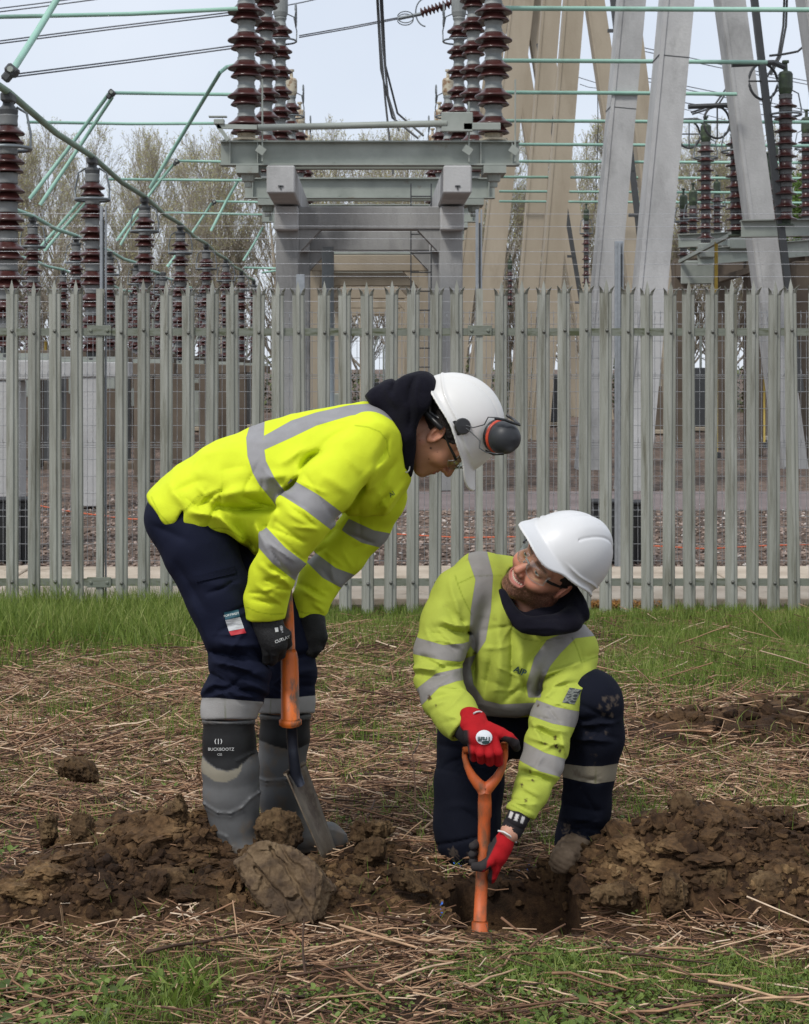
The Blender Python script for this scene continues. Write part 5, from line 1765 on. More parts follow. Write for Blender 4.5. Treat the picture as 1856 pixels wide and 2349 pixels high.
def px_patch(name, corners, target, material, parent, n=(8, 8), lift=.0015, col=None, **kw):
    """a thin cloth or printed patch laid onto a body; corners in photo pixels, clockwise from top left"""
    c = np.asarray(corners, float)
    tv = np.empty(len(target.data.vertices) * 3); target.data.vertices.foreach_get("co", tv); tv = tv.reshape(-1, 3)
    pp = to_px(tv); cc = c.mean(0); rad = np.linalg.norm(c - cc, axis=1).max() * 2.2 + 12
    near = np.linalg.norm(pp - cc, axis=1) < rad
    fs = [tuple(p.vertices) for p in target.data.polygons if near[p.vertices[0]]]
    bvh = BVHTree.FromPolygons([tuple(v) for v in tv], fs)
    V = []
    eye = Vector((0, 0, HC))
    last = None
    for i in range(n[0] + 1):
        for k in range(n[1] + 1):
            u, v = k / n[1], i / n[0]
            q = (c[0] * (1 - u) + c[1] * u) * (1 - v) + (c[3] * (1 - u) + c[2] * u) * v
            d = Vector(WP(q[0], q[1], 4.5)) - eye; d.normalize()
            h = bvh.ray_cast(eye, d)
            if h[0] is not None: last = (h[0] - eye).length
            V.append(np.array(eye + d * ((last or 4.5) - lift)))
    me = make_mesh(name, np.array(V), grid_faces(n[0] + 1, n[1] + 1))
    o = put(name, me, material, parent, **kw)
    return o

def text_px(txt, px, py, hpx, ang, target, material, parent, Y=4.5, name="lettering", bold=False, lift=.0022):
    a = math.radians(ang)
    d = WP(px, py, 1.0) - np.array([0, 0, HC]); d = d / np.linalg.norm(d)
    return text_on(txt, hpx * Y / F * 1.38, WP(px, py, Y), (math.cos(a), 0, math.sin(a)), (-math.sin(a), 0, math.cos(a)), target, material, parent, name, lift, bold, ray=d)

def person_mesh(head, body_f, lo, hi, tone_cols):
    V1, Q1, C1 = head
    V2, Q2 = nets(body_f, lo, hi, .009)
    V = np.concatenate([V1, V2]); Q = np.concatenate([Q1, Q2 + len(V1)])
    C = np.concatenate([C1, np.tile(tone_cols, (len(V2), 1))])
    return make_mesh("person", V, Q, {"col": C})

def glove_cols(V, base, fn):
    c = np.tile(np.asarray(base, float), (len(V), 1)) * (1 + .10 * fbm(V * 90, 3, 5))[:, None]
    k, dark = fn(V)
    k = np.clip(k, 0, 1)[:, None]
    return {"col": np.clip(c * (1 - k) + k * np.asarray(dark), 0, 1)}
M_glove = col_mat("knit_glove", .85, .25, .5, 420)
M_glove_b = mat("black_grip_glove", (0.011, 0.011, 0.012), 30, .75, .4, 300)
M_boot = col_mat("boot_rubber", .55, .35, .25, 60, bdist=.002)
M_print = mat("white_print", (0.62, 0.62, 0.6), 30, .6)
M_print_d = mat("dark_green_print", (0.02, 0.05, 0.05), 30, .7)

if on('a'):
    # ------------------------------------------------------------ the standing man
    j = JJ(4.55)
    body_pts = dict(
        torso=[j(408, 1170, 0, 60), j(450, 1142, 0, 82), j(540, 1104, 0, 100), j(640, 1074, 0, 108), j(740, 1048, 0, 112), j(835, 1018, 0, 96)],
        chest=[j(760, 1090, .02, 100), j(850, 1088, .02, 92), j(885, 1070, .02, 62)],
        narm=[j(845, 1010, -.13, 62), j(800, 1062, -.20, 69), j(755, 1112, -.245, 70), j(700, 1180, -.26, 68), j(655, 1255, -.25, 58), j(626, 1325, -.22, 50), j(612, 1375, -.20, 46), j(607, 1425, -.18, 44)],
        farm=[j(885, 1085, .14, 58), j(872, 1140, .20, 60), j(835, 1205, .24, 58), j(780, 1270, .24, 55), j(735, 1330, .20, 46), j(714, 1378, .16, 39), j(707, 1425, .14, 37)])
    Yx = np.array([0, 1.0, 0])
    rootx = j(430, 1230)
    # head
    Fv = np.array([.40, 0, -.92]); Uv = np.array([.92, 0, .40]); Rv = np.array([0, -1.0, 0])
    ro = math.radians(9)
    U2 = Uv * math.cos(ro) + Rv * math.sin(ro); R2 = Rv * math.cos(ro) - Uv * math.sin(ro)
    Rm1 = np.stack([R2, Fv / np.linalg.norm(Fv), U2], 1)
    Rm1 = np.linalg.qr(Rm1)[0] * np.sign((np.linalg.qr(Rm1)[0] * Rm1).sum(0))
    O1 = j(1020, 994)
    hs = head_sdf(0.0, neckend=(0, -.050, -.175))
    HV, HQ = nets(hs, (-.10, -.13, -.25), (.10, .14, .13), .0024)
    HC_ = head_colors(HV, (.42, .205, .125), beard=.12, flush=.5, seed=3)["col"]
    for (px_, py_, r_) in ((988, 1028, 2.2), (963, 1010, 1.3), (984, 1053, 1.3), (1003, 1037, 1.0)):
        dd = np.linalg.norm(to_px(HV @ Rm1.T + O1) - np.array([px_, py_]), axis=1)
        k = (np.clip(1.6 - dd / r_, 0, 1) * (HV[:, 0] > 0))[:, None]
        HC_ = HC_ * (1 - k) + k * np.array([.05, .02, .015])
    inner = dict(t=[(p, r * .72) for p, r in body_pts['torso']], a=[(p, r * .6) for p, r in body_pts['narm']], b=[(p, r * .6) for p, r in body_pts['farm']],
                 l1=[j(440, 1195, -.08, 60), j(520, 1400, -.13, 48), j(548, 1530, -.14, 44), j(532, 1650, -.13, 40), j(528, 1900, -.13, 34), j(545, 1975, -.14, 30), j(615, 1985, -.16, 24)],
                 l2=[j(450, 1200, .08, 60), j(560, 1340, .12, 50), j(655, 1500, .14, 44), j(652, 1640, .14, 40), j(650, 1880, .14, 34), j(665, 1925, .14, 28), j(740, 1930, .14, 22)],
                 n=[j(860, 1000, 0, 50), j(935, 985, 0, 48), j(975, 985, 0, 46)])
    def fb(P):
        d = chain(P, inner['t'], Yx, .6)
        for k in ('a', 'b', 'l1', 'l2', 'n'): d = smin(d, chain(P, inner[k]), .02)
        return d
    allp = sum(inner.values(), [])
    lo, hi = bb(allp, .12)
    man = put("person", person_mesh((HV @ Rm1.T + O1, HQ, HC_), fb, lo, hi, (.36, .175, .105)), M_skin, None,
              label="person in bright yellow hi-vis top bending over a long-handled shovel, standing in tall grey boots", cat="person")
    # jacket
    TP = [(336, 1128), (350, 1100), (366, 1083), (392, 1067), (440, 1041), (497, 1010), (530, 995), (568, 983), (610, 966), (660, 955), (726, 942), (790, 930), (827, 922), (846, 910), (866, 906), (888, 915), (908, 930), (926, 950), (934, 968), (928, 990), (921, 1030), (926, 1075), (945, 1098), (955, 1104),
          (950, 1125), (935, 1160), (915, 1195), (893, 1222), (850, 1240), (780, 1258), (740, 1262), (700, 1262), (650, 1262), (600, 1268), (592, 1278), (585, 1270), (568, 1252), (556, 1243), (540, 1230), (520, 1221), (500, 1219), (470, 1223), (440, 1226), (418.5, 1234), (419, 1205), (423, 1160), (406, 1194), (394, 1227), (368, 1194), (345, 1155)]
    skirt = [j(395, 1175, -.02, 62), j(470, 1185, -.02, 66), j(560, 1205, -.01, 66), j(640, 1190, 0, 80)]
    fold1 = [(400, 1125, 470, 1104, -3, 10), (448, 1160, 520, 1120, -5, 8), (470, 1135, 600, 1128, 6, 16), (500, 1165, 636, 1168, -11, 9), (555, 1138, 640, 1168, -9, 8), (430, 1168, 500, 1190, 5, 12), (505, 1185, 552, 1240, 9, 12), (530, 1195, 590, 1262, -6, 10), (585, 1200, 610, 1260, 5, 9),
             (390, 1110, 420, 1160, 4, 12), (690, 1080, 735, 1030, -9, 9), (735, 1030, 800, 985, -4, 9), (650, 1130, 690, 1090, -8, 8), (600, 1100, 655, 1085, 4, 12), (640, 1060, 700, 1030, 3, 10),
             (800, 1165, 858, 1085, -9, 9), (858, 1085, 892, 1010, -6, 8), (760, 1200, 800, 1165, -7, 8), (830, 1110, 880, 1060, 5, 12), (790, 1040, 830, 1085, 3, 12), (745, 1090, 800, 1130, 3, 14), (640, 1150, 628, 1200, 4, 7), (650, 1140, 700, 1165, -3, 7),
             (618, 1300, 660, 1320, -7, 7), (630, 1312, 668, 1345, 6, 7), (590, 1290, 640, 1330, 4, 9), (610, 1330, 650, 1345, -5, 7), (740, 1235, 770, 1210, -5, 7), (745, 1250, 700, 1282, -5, 7), (860, 1150, 905, 1060, -4, 9), (880, 1190, 935, 1110, 4, 10), (850, 1180, 900, 1130, -5, 8), (905, 1170, 940, 1120, -4, 7),
             (693, 1345, 740, 1365, -5, 7), (700, 1360, 745, 1385, 6, 7), (720, 1385, 748, 1405, 5, 6), (800, 1260, 850, 1240, -3, 9), (575, 1375, 645, 1388, -3, 5), (455, 1050, 560, 1020, 2.5, 18), (500, 1080, 560, 1070, -2.5, 14), (560, 1010, 640, 1010, 2, 14), (700, 970, 820, 955, 2, 10)]
    fold1 += arm_creases([(842, 1012, 62), (755, 1112, 66), (700, 1180, 64), (655, 1255, 56), (626, 1325, 48), (608, 1400, 42)], 5, 20, 3.2) + arm_creases([(880, 1130, 55), (835, 1205, 56), (780, 1270, 54), (735, 1330, 44), (712, 1400, 36)], 6, 10, 3.0) + arm_creases([(410, 1170, 60), (540, 1130, 90), (640, 1110, 80)], 8, 10, 2.4, (.0, 1))
    seams1 = [[(815, 976), (846, 980), (872, 991), (886, 1008)], [(888, 1010), (889, 1030), (894, 1048)], [(566, 1393), (590, 1404), (620, 1409), (650, 1408)], [(347, 1140), (365, 1178), (393, 1208)], [(422, 1219), (470, 1215), (503, 1211), (525, 1214), (558, 1236)], [(421, 1174), (452, 1140), (505, 1122)], [(676, 1398), (700, 1407), (742, 1405)]]
    def parts1(P):
        p = to_px(P)
        t = chain(P, body_pts['torso'], Yx, .58, .02)
        t = smin(t, chain(P, body_pts['chest'], Yx, .62, .02), .04)
        t = smin(t, chain(P, skirt, Yx, .52), .05)
        pol = poly2(p, TP) * P[:, 1] / F
        t = smax(t, pol, .005)
        return t, chain(P, body_pts['narm'], None, 1, .02), chain(P, body_pts['farm'], None, 1, .02)
    hem_n = (np.array(j(608, 1418, -.18)), np.array([.03, 0, -1.0])); hem_f = (np.array(j(710, 1412, .14)), np.array([.05, 0, -1.0]))
    def fj(P):
        t, a, b = parts1(P)
        cut = ((P - hem_n[0]) @ hem_n[1]); a = smax(a, cut, .006)
        cut = ((P - hem_f[0]) @ hem_f[1]); b = smax(b, cut, .006)
        d = smin(smin(t, a, .030), b, .030)
        return d - 2.0 * folds(P, fold1) - .0035 * fbm(P * 9, 2, 21) - .0045 * ridged(P * np.array([7.5, 5, 6.5]) + .35 * fbm(P * 6, 2, 9)[:, None], 2, 23) - .0014 * fbm(P * 26, 2, 22)
    tb = [[(572, 980), (590, 968), (607, 965), (605, 1004), (606, 1030), (610, 1058), (630, 1097), (653, 1127), (668, 1160), (640, 1170), (624, 1147), (595, 1112), (580, 1085), (568, 1046), (565, 1004)],
          [(606, 1000), (668, 965), (726, 946), (804, 929), (862, 925), (895, 938), (925, 958), (914, 972), (880, 954), (858, 946), (804, 953), (726, 976), (668, 1004), (606, 1032)],
          [(757, 1206), (792, 1236), (745, 1264), (725, 1240)]]
    ab = [[(655, 1094), (668, 1099), (730, 1135), (784, 1176), (800, 1186), (772, 1226), (758, 1214), (700, 1170), (651, 1139), (640, 1134)], [(600, 1200), (612, 1211), (655, 1257), (701, 1292), (715, 1300), (688, 1338), (672, 1328), (625, 1292), (594, 1257), (584, 1244)]]
    fbp = [[(800, 1190), (823, 1201), (858, 1217), (891, 1223), (906, 1228), (885, 1262), (869, 1255), (830, 1245), (798, 1226), (784, 1216)], [(712, 1258), (726, 1270), (770, 1303), (813, 1319), (830, 1324), (802, 1358), (786, 1350), (740, 1325), (705, 1290), (692, 1278)]]
    def aj(V):
        t, a, b = parts1(V)
        w = np.argmin(np.stack([t, a, b]), 0)
        bd = np.where(w == 0, lens_arr(V, tb), np.where(w == 1, lens_arr(V, ab), lens_arr(V, fbp)))
        return {"band": np.clip(bd, -12, 12), "seam": seam_arr(V, seams1, 1.4)}
    M_j1 = band_mat("bright_yellow_hi_vis", (.64, .73, .034), tape=(.27, .265, .27))
    allp = body_pts['torso'] + body_pts['narm'] + body_pts['farm']
    lo, hi = bb(allp, .03); lo[1] -= .12; hi[1] += .12; hi[2] += .03
    jacket1 = build_sdf("hi_vis_sweatshirt", fj, lo, hi, .0042, M_j1, man, attr=aj, sm=1)
    text_px("Al", 899, 1134, 11, 35, jacket1, M_print_d, jacket1, 4.5)
    # hood of the fleece worn underneath
    HP = [(836, 908), (850, 893), (868, 882), (884, 872), (900, 868), (914, 868), (926, 862), (945, 854), (962, 850), (982, 850), (996, 860), (1004, 872), (1000, 900), (988, 930), (975, 945), (962, 965), (956, 985), (955, 1020), (951, 1060), (948, 1095), (940, 1102), (925, 1092), (912, 1070), (905, 1030), (905, 985), (880, 950), (850, 930)]
    hp_pts = [j(868, 915, .0, 40), j(915, 905, .0, 48), j(965, 900, .0, 52), j(965, 930, 0, 60)]
    hood_r = [j(930, 930, 0, 62), j(925, 990, 0, 60), j(928, 1060, 0, 42)]
    f_h = [(912, 870, 900, 905, -9, 6), (948, 862, 938, 920, -8, 6), (938, 920, 935, 985, -5, 6), (885, 885, 905, 930, 4, 8), (960, 870, 955, 940, 5, 7), (930, 1000, 932, 1080, 3, 8)]
    def fh(P):
        t = smin(chain(P, hp_pts, Yx, .62), chain(P, hood_r, Yx, .66), .03)
        t = smax(t, poly2(to_px(P), HP) * P[:, 1] / F, .010)
        hd = (P - O1) @ Rm1
        t = smax(t, -(ellipsoid(hd, (0, -.01, .02), (.092, .115, .13))), .01)
        t = smax(t, -cap(hd, (0, .02, -.06), (0, .09, -.12), .062, .05), .01)
        return t - folds(P, f_h) - .002 * fbm(P * 22, 2, 5)
    lo, hi = bb(hp_pts + hood_r, .05); lo[1] -= .06; hi[1] += .06
    hood1 = build_sdf("hood", fh, lo, hi, .0038, M_hood, man)
    MB().tube([j(926, 1080, -.085), j(934, 1084, -.095), j(939, 1078, -.10), j(940, 1070, -.098)], .0022, 6).build("drawcord", M_print, hood1, smooth=True)
    # hair under the helmet
    def fhair(P):
        d = ellipsoid(P, (0, -.020, .030), (.081, .100, .090))
        d = smax(d, -(P[:, 2] + .045 + .25 * (P[:, 1])), .006)
        d = smax(d, P[:, 1] - .045 - .4 * P[:, 2], .006)
        return d - .002 * vnoise(P * np.array([300, 90, 90]), 4)
    build_sdf("hair", fhair, (-.10, -.14, -.08), (.10, .12, .14), .003, M_hair, man, xf=rigid(O1, Rm1))
    eyeballs(man, O1, Rm1, (.05, .03, .02), gaze=(0, .9, -.3))
    glasses(man, O1, Rm1, M_blackp)
    hel = wear_helmet(man, O1, Rm1, M_white)
    X1 = lambda p: np.asarray(p, float) @ Rm1.T + O1
    mb = MB()
    # harness straps inside, seen at the nape
    for s in (1,): mb.tube([X1((.088, -.02, .01)), X1((.085, -.07, -.012)), X1((.055, -.115, -.03)), X1((0, -.13, -.035))], .009, 6)
    mb.tube([X1((.070, -.05, .01)), X1((.078, -.075, -.005)), X1((.06, -.11, .01))], .007, 6)
    mb.build("harness", M_blackp, hel, smooth=True)
    MB().box(X1((.052, -.135, -.005)), (.018, .012, .012), rot=Rm1, bev=.003).build("harness_clip", mat("red_plastic", (.35, .02, .015), 20, .4), hel)
    # hearing protection
    em = thing("ear_defender", (0, 0, 0), None, None)
    COL.objects.unlink(em); bpy.data.objects.remove(em)
    cupc = j(1152, 1003, -.12)
    ax = np.array([.52, -.84, -.10]); ax /= np.linalg.norm(ax)
    mb = MB().lathe([(0, .052), (.018, .050), (.033, .042), (.043, .025), (.047, .004), (.045, -.004), (.0, -.004)], cupc, 28, ax)
    cup = mb.build("ear_defender", mat("dark_grey_plastic", (0.030, 0.032, 0.036), 15, .45, spec=.35), hel, smooth=True)
    MB().lathe([(.0, -.004), (.046, -.004), (.0485, -.009), (.0465, -.015), (0, -.016)], cupc, 28, ax).build("orange_seal", mat("orange_seal_plastic", (.52, .055, .022), 15, .4), cup, smooth=True)
    MB().lathe([(0, -.016), (.044, -.016), (.047, -.026), (.040, -.034), (.0, -.034)], cupc, 24, ax).build("cushion", M_blackp, cup, smooth=True)
    u_ = np.cross(ax, (0, 0, 1)); u_ /= np.linalg.norm(u_); v_ = np.cross(u_, ax)
    mb = MB()
    for (sx, sy, rr) in ((.010, .006, .0085), (-.004, .008, .006), (-.002, -.006, .0085), (.013, -.004, .006)):
        q = cupc + ax * .047 + (-u_) * sx + v_ * sy + u_ * .0
        mb.lathe([(0, .003), (rr, .002), (rr, -.004), (0, -.004)], q, 7, ax)
    mb.build("emblem", mat("red_emblem", (.45, .035, .025), 20, .5), cup)
    mount = j(1060, 978, -.118)
    MB().lathe([(0, .016), (.020, .015), (.023, .010), (.023, -.012), (0, -.012)], mount, 20, (.15, -1, .05)).box(mount + [-.016, .004, -.004], (.026, .018, .044), rot=Matrix.Rotation(-.3, 3, 'Y'), bev=.003).build("mount", M_blackp, cup)
    mb = MB().tube([mount + [.006, -.012, .004], j(1086, 981, -.135), j(1111, 974, -.15), j(1120, 957, -.155), j(1142, 958, -.16), j(1160, 964, -.175)], .0018, 6)
    mb.tube([mount + [.006, -.012, -.002], j(1082, 992, -.135), j(1101, 1011, -.15), j(1100, 1028, -.155), j(1116, 1038, -.155), j(1140, 1040, -.15)], .0018, 6)
    mb.build("wire_arms", M_steel_d if on('s') else M_blackp, cup)
    MB().tube([j(1135, 960, -.165), j(1158, 963, -.175), j(1176, 970, -.16), j(1193, 975, -.15)], .0042, 6).tube([j(1163, 953, .05), j(1178, 962, .02), j(1190, 973, -.05)], .004, 6).tube([j(1113, 1034, -.15), j(1132, 1042, -.15), j(1156, 1041, -.155)], .004, 6).build("cup_yoke", M_blackp, cup, smooth=True)
    MB().lathe([(0, 0), (.005, 0), (.006, .004), (.004, .010), (0, .012)], X1((.0, -.095, .138)), 8, Rm1 @ np.array([0, -.5, .86])).build("mud_spot", mat("dried_mud", (.09, .05, .03), 40, .9), hel)
    # trousers
    tr_n = [j(425, 1195, -.07, 84), j(462, 1268, -.10, 84), j(505, 1370, -.125, 76), j(540, 1460, -.14, 68), j(552, 1535, -.14, 71), j(538, 1590, -.135, 66), j(526, 1625, -.13, 63), j(525, 1652, -.13, 63)]
    tr_f = [j(435, 1200, .07, 84), j(520, 1290, .10, 76), j(600, 1390, .125, 70), j(655, 1480, .14, 67), j(658, 1550, .14, 67), j(656, 1600, .14, 66), j(657, 1645, .14, 66)]
    ft1 = [(345, 1200, 430, 1240, -3, 10), (405, 1290, 470, 1400, -4, 12), (440, 1380, 480, 1480, 4, 12), (480, 1490, 560, 1510, -12, 8), (490, 1515, 600, 1540, 10, 10), (500, 1475, 585, 1480, 8, 9), (570, 1480, 620, 1530, -9, 9), (482, 1545, 560, 1585, -8, 8), (560, 1560, 620, 1590, 8, 10), (500, 1590, 590, 1608, 6, 8), (455, 1595, 500, 1560, 5, 9), (470, 1575, 530, 1570, 4, 8), (580, 1600, 604, 1612, 8, 8),
           (650, 1520, 720, 1500, -7, 8), (650, 1550, 722, 1540, 6, 9), (660, 1585, 720, 1575, -5, 8), (430, 1330, 560, 1340, 2.5, 12), (520, 1330, 590, 1400, -4, 10)]
    ft1 += arm_creases([(440, 1230, 75), (500, 1370, 72), (545, 1480, 66), (550, 1545, 66), (530, 1600, 60)], 15, 18, 4.0, (.2, 1)) + arm_creases([(640, 1440, 60), (657, 1520, 62), (657, 1595, 62)], 16, 8, 3.5, (0, 1))
    def ftr(P):
        p = to_px(P)
        a = chain(P, tr_n, None, 1, .015); b = chain(P, tr_f, None, 1, .015)
        hip = chain(P, [j(405, 1180, 0, 66), j(450, 1205, 0, 86)], Yx, .58)
        a = smax(a, (p[:, 1] - 1651) * P[:, 1] / F, .004); b = smax(b, (p[:, 1] - 1637) * P[:, 1] / F, .004)
        d = smin(smin(a, hip, .05), b, .02)
        d = smax(d, -(P[:, 2] - 0) * 0 + (j(0, 1120)[2] - P[:, 2]) * -1, .01)
        band = np.exp(-(np.clip(np.abs(p[:, 1] - 1626) - 22, 0, None) / 4.0) ** 2)
        return d - 2.1 * folds(P, ft1) * (1 - .8 * band) - .0035 * fbm(P * 11, 3, 31) * (1 - .7 * band)
    def atr(V):
        p = to_px(V)
        n_ = chain(V, tr_n) < chain(V, tr_f)
        bn = np.where(n_, lens_arr(V, [[(440, 1601), (500, 1601), (560, 1607), (604, 1610), (604, 1670), (440, 1670)]]), lens_arr(V, [[(560, 1600), (640, 1603), (760, 1592), (760, 1670), (560, 1670)]]))
        return {"band": np.clip(bn, -12, 12), "seam": np.where(n_, seam_arr(V, [[(515, 1603), (517, 1650)]], 1.2), seam_arr(V, [[(622, 1603), (620, 1640)]], 1.2))}
    M_t1 = band_mat("navy_work_trousers", (.009, .0112, .026), tape=(.34, .33, .32), rough=.85)
    lo, hi = bb(tr_n + tr_f, .04)
    trou1 = build_sdf("trousers", ftr, lo, hi, .0045, M_t1, man, attr=atr)
    # pocket flap, knee reinforcement, size label
    px_patch("pocket_flap", [(447, 1322), (540, 1298), (541, 1315), (449, 1336)], trou1, mat("flap_cloth", (.0065, .008, .018), 20, .9, .3, 200, spec=.1), trou1, lift=.006)
    px_patch("knee_patch", [(597, 1425), (612, 1430), (617, 1480), (600, 1500)], trou1, mat("olive_knee_patch", (.030, .030, .024), 20, .9), trou1, lift=.012)
    px_patch("label_top", [(514, 1405), (547, 1398), (551, 1415), (517, 1422)], trou1, mat("teal_label", (.012, .075, .11), 20, .6), trou1, lift=.003)
    lbl = px_patch("label_middle", [(517, 1422.5), (551, 1415.5), (560, 1441), (525, 1448)], trou1, mat("grey_label_print", [(.42, (.30, .31, .33)), (.5, (.55, .56, .58)), (.58, (.40, .41, .43))], 60, .6, stretch=(.3, 1, 3)), trou1, lift=.003)
    px_patch("label_bottom", [(525, 1448.5), (560, 1441.5), (565, 1452), (530, 1458)], trou1, mat("red_label", (.42, .012, .022), 20, .6), trou1, lift=.003)
    text_px("PORTWEST", 531, 1410, 5.0, 12, trou1, M_print, trou1, 4.4, lift=.006)
    # boots
    def boot(name, pts, foot, botpx, hem_y, colpoly, far=False):
        def f(P):
            p = to_px(P)
            sh = chain(P, pts, None, 1, .01)
            ftt = chain(P, foot, Yx, .80, .015)
            d = smin(sh, ftt, .035)
            zb = foot[0][0][2]
            d = smax(d, (botz - P[:, 2]), .006)
            d = smax(d, (P[:, 2] - topz), .004)
            # raised mouldings
            for pp, amp, w in ridges: 
                for a, b in zip(pp[:-1], pp[1:]):
                    s, t = seg2(p, a, b); d = d - amp * np.exp(-(s / w) ** 2)
            sole = np.exp(-((P[:, 2] - botz - .028) / .004) ** 2) * .003 + .004 * (P[:, 2] < botz + .024)
            return d - sole - .0012 * fbm(P * 18, 2, 3)
        botz = WP(0, botpx, pts[-1][0][1])[2]
        topz = WP(0, hem_y, pts[0][0][1])[2]
        ridges = colpoly['ridges']
        def att(V):
            p = to_px(V)
            n = fbm(V * 16, 4, 8)
            base = np.array([.112, .112, .112])
            c = base * (1 + .28 * n)[:, None]
            mud = sstep(.0, .5, fbm(V * 24, 4, 12) + 1.1 * np.exp(-(V[:, 2] - botz) / .05) - .1)[:, None]
            c = c * (1 - .6 * mud) + .6 * mud * np.array([.15, .112, .075])
            k = sstep(-1, 1, -poly2(p, colpoly['neo']))[:, None]; c = c * (1 - k) + k * np.array([.0105, .0105, .011])
            k = sstep(-1, 1, -poly2(p, colpoly['cres']))[:, None] if 'cres' in colpoly else 0
            c = c * (1 - k) + k * np.array([.26, .235, .18]) * (1 + .25 * n)[:, None] if 'cres' in colpoly else c
            k = (sstep(0, 1.5, 8 - np.abs(p[:, 1] - hem_y)))[:, None]; c = c * (1 - .8 * k) + .8 * k * np.array([.13, .13, .125])
            return {"col": np.clip(c, 0, 1)}
        lo, hi = bb(pts + foot, .03); lo[1] -= .03; hi[1] += .03
        return build_sdf(name, f, lo, hi, .004, M_boot, man, attr=att)
    b1 = boot("boot", [j(524, 1640, -.13, 58), j(526, 1700, -.13, 60), j(529, 1760, -.13, 65), j(531, 1820, -.13, 64), j(539, 1890, -.13, 57), j(541, 1960, -.13, 56)], [j(528, 1972, -.13, 42), j(570, 1965, -.14, 44), j(625, 1975, -.17, 38), j(660, 1985, -.19, 30)], 2012, 1646,
              dict(neo=[(440, 1660), (600, 1660), (600, 1726), (588, 1729), (572, 1736), (560, 1750), (548, 1762), (522, 1768), (496, 1762), (477, 1748), (464, 1732), (440, 1715)],
                   cres=[(440, 1720), (464, 1738), (478, 1752), (497, 1765), (522, 1770), (546, 1763), (556, 1752), (553, 1768), (543, 1783), (518, 1795), (492, 1792), (472, 1778), (440, 1755)],
                   ridges=[([(440, 1825), (468, 1845), (498, 1864), (530, 1866), (556, 1853), (575, 1832), (596, 1818), (620, 1815)], .004, 3), ([(440, 1838), (468, 1855), (498, 1872), (530, 1874), (560, 1860)], .002, 2), ([(485, 1905), (520, 1920), (534, 1945), (536, 1960)], .003, 3), ([(545, 1745), (575, 1730), (600, 1725)], .003, 3), ([(440, 1655), (620, 1655)], .004, 5)]))
    text_px("BUCKBOOTZ", 507, 1719, 7.2, 0, b1, M_print, b1, 4.35)
    text_px("( | )", 501, 1700, 9, 0, b1, M_print, b1, 4.35, bold=True)
    text_px("CSS", 504, 1731, 5, 0, b1, M_print, b1, 4.35)
    boot("boot", [j(655, 1625, .14, 57), j(653, 1690, .14, 57), j(646, 1750, .14, 54), j(648, 1820, .14, 56), j(656, 1890, .14, 53), j(660, 1925, .14, 50)], [j(650, 1925, .14, 36), j(700, 1918, .12, 36), j(755, 1922, .11, 32), j(772, 1928, .11, 26)], 1958, 1634,
         dict(neo=[(560, 1650), (720, 1650), (720, 1700), (690, 1715), (660, 1719), (630, 1712), (560, 1685)], ridges=[([(560, 1775), (610, 1792), (660, 1788), (700, 1780)], .004, 3), ([(560, 1785), (610, 1800), (660, 1796)], .002, 2), ([(560, 1643), (740, 1643)], .004, 5), ([(735, 1900), (765, 1905), (795, 1915)], .002, 3)]))
    # gloves
    def gl(P, palm, fingers, sk=.006):
        d = chain(P, palm, None, 1, .01)
        fd = None
        for fg in fingers:
            c = chain(P, fg, None, 1, .003); fd = c if fd is None else smin(fd, c, .0015)
        return smin(d, fd, sk)
    palm = [j(608, 1408, -.18, 34), j(614, 1430, -.185, 34), j(624, 1455, -.19, 32), j(632, 1470, -.195, 28)]
    fing = [[j(640, 1440, -.20, 12), j(658, 1455, -.20, 11), j(660, 1476, -.17, 10), j(648, 1492, -.14, 9)],
            [j(636, 1462, -.21, 12), j(648, 1482, -.20, 11), j(645, 1502, -.17, 10), j(636, 1510, -.14, 9)],
            [j(622, 1472, -.21, 12), j(630, 1495, -.20, 11), j(628, 1514, -.17, 10), j(622, 1520, -.14, 9)],
            [j(606, 1472, -.20, 11), j(612, 1498, -.19, 10), j(610, 1516, -.17, 9), j(606, 1520, -.15, 8)],
            [j(598, 1430, -.17, 13), j(592, 1455, -.15, 12), j(600, 1478, -.13, 10)]]
    lo, hi = bb(palm + sum(fing, []), .02)
    g1 = build_sdf("glove", lambda P: gl(P, palm, fing) - .001 * fbm(P * 50, 2, 4), lo, hi, .0028, M_glove_b, man)
    text_px("CUTLAY", 648, 1467, 7, 20, g1, M_print, g1, 4.35, bold=True)
    px_patch("printed_square", [(630, 1440), (638, 1439), (639, 1449), (632, 1450)], g1, M_print, g1, n=(3, 3))
    px_patch("printed_marks", [(641, 1436), (648, 1434), (652, 1450), (645, 1452)], g1, mat("grey_print", [(.45, (.02, .02, .02)), (.55, (.5, .5, .5))], 300, .6), g1, n=(3, 3))
    palm2 = [j(708, 1408, .14, 30), j(714, 1430, .13, 32), j(718, 1458, .12, 31), j(714, 1478, .12, 26)]
    fing2 = [[j(735, 1440, .11, 12), j(742, 1462, .10, 11), j(735, 1484, .12, 10)], [j(724, 1465, .10, 12), j(728, 1488, .10, 11), j(720, 1502, .12, 9)], [j(708, 1468, .10, 12), j(710, 1494, .10, 11), j(704, 1508, .12, 9)], [j(694, 1465, .11, 11), j(694, 1490, .11, 10), j(690, 1504, .13, 8)],
             [j(690, 1440, .12, 12), j(680, 1462, .11, 11), j(676, 1482, .12, 10)]]
    lo, hi = bb(palm2 + sum(fing2, []), .02)
    build_sdf("glove", lambda P: gl(P, palm2, fing2) - .001 * fbm(P * 50, 2, 4), lo, hi, .0028, M_glove_b, man)

    # ------------------------------------------------------------ his shovel
    ys = 4.46
    sh = thing("shovel", WP(750, 1965, 4.46), "long shovel with orange insulated shaft and worn steel blade, held by the standing person", "shovel")
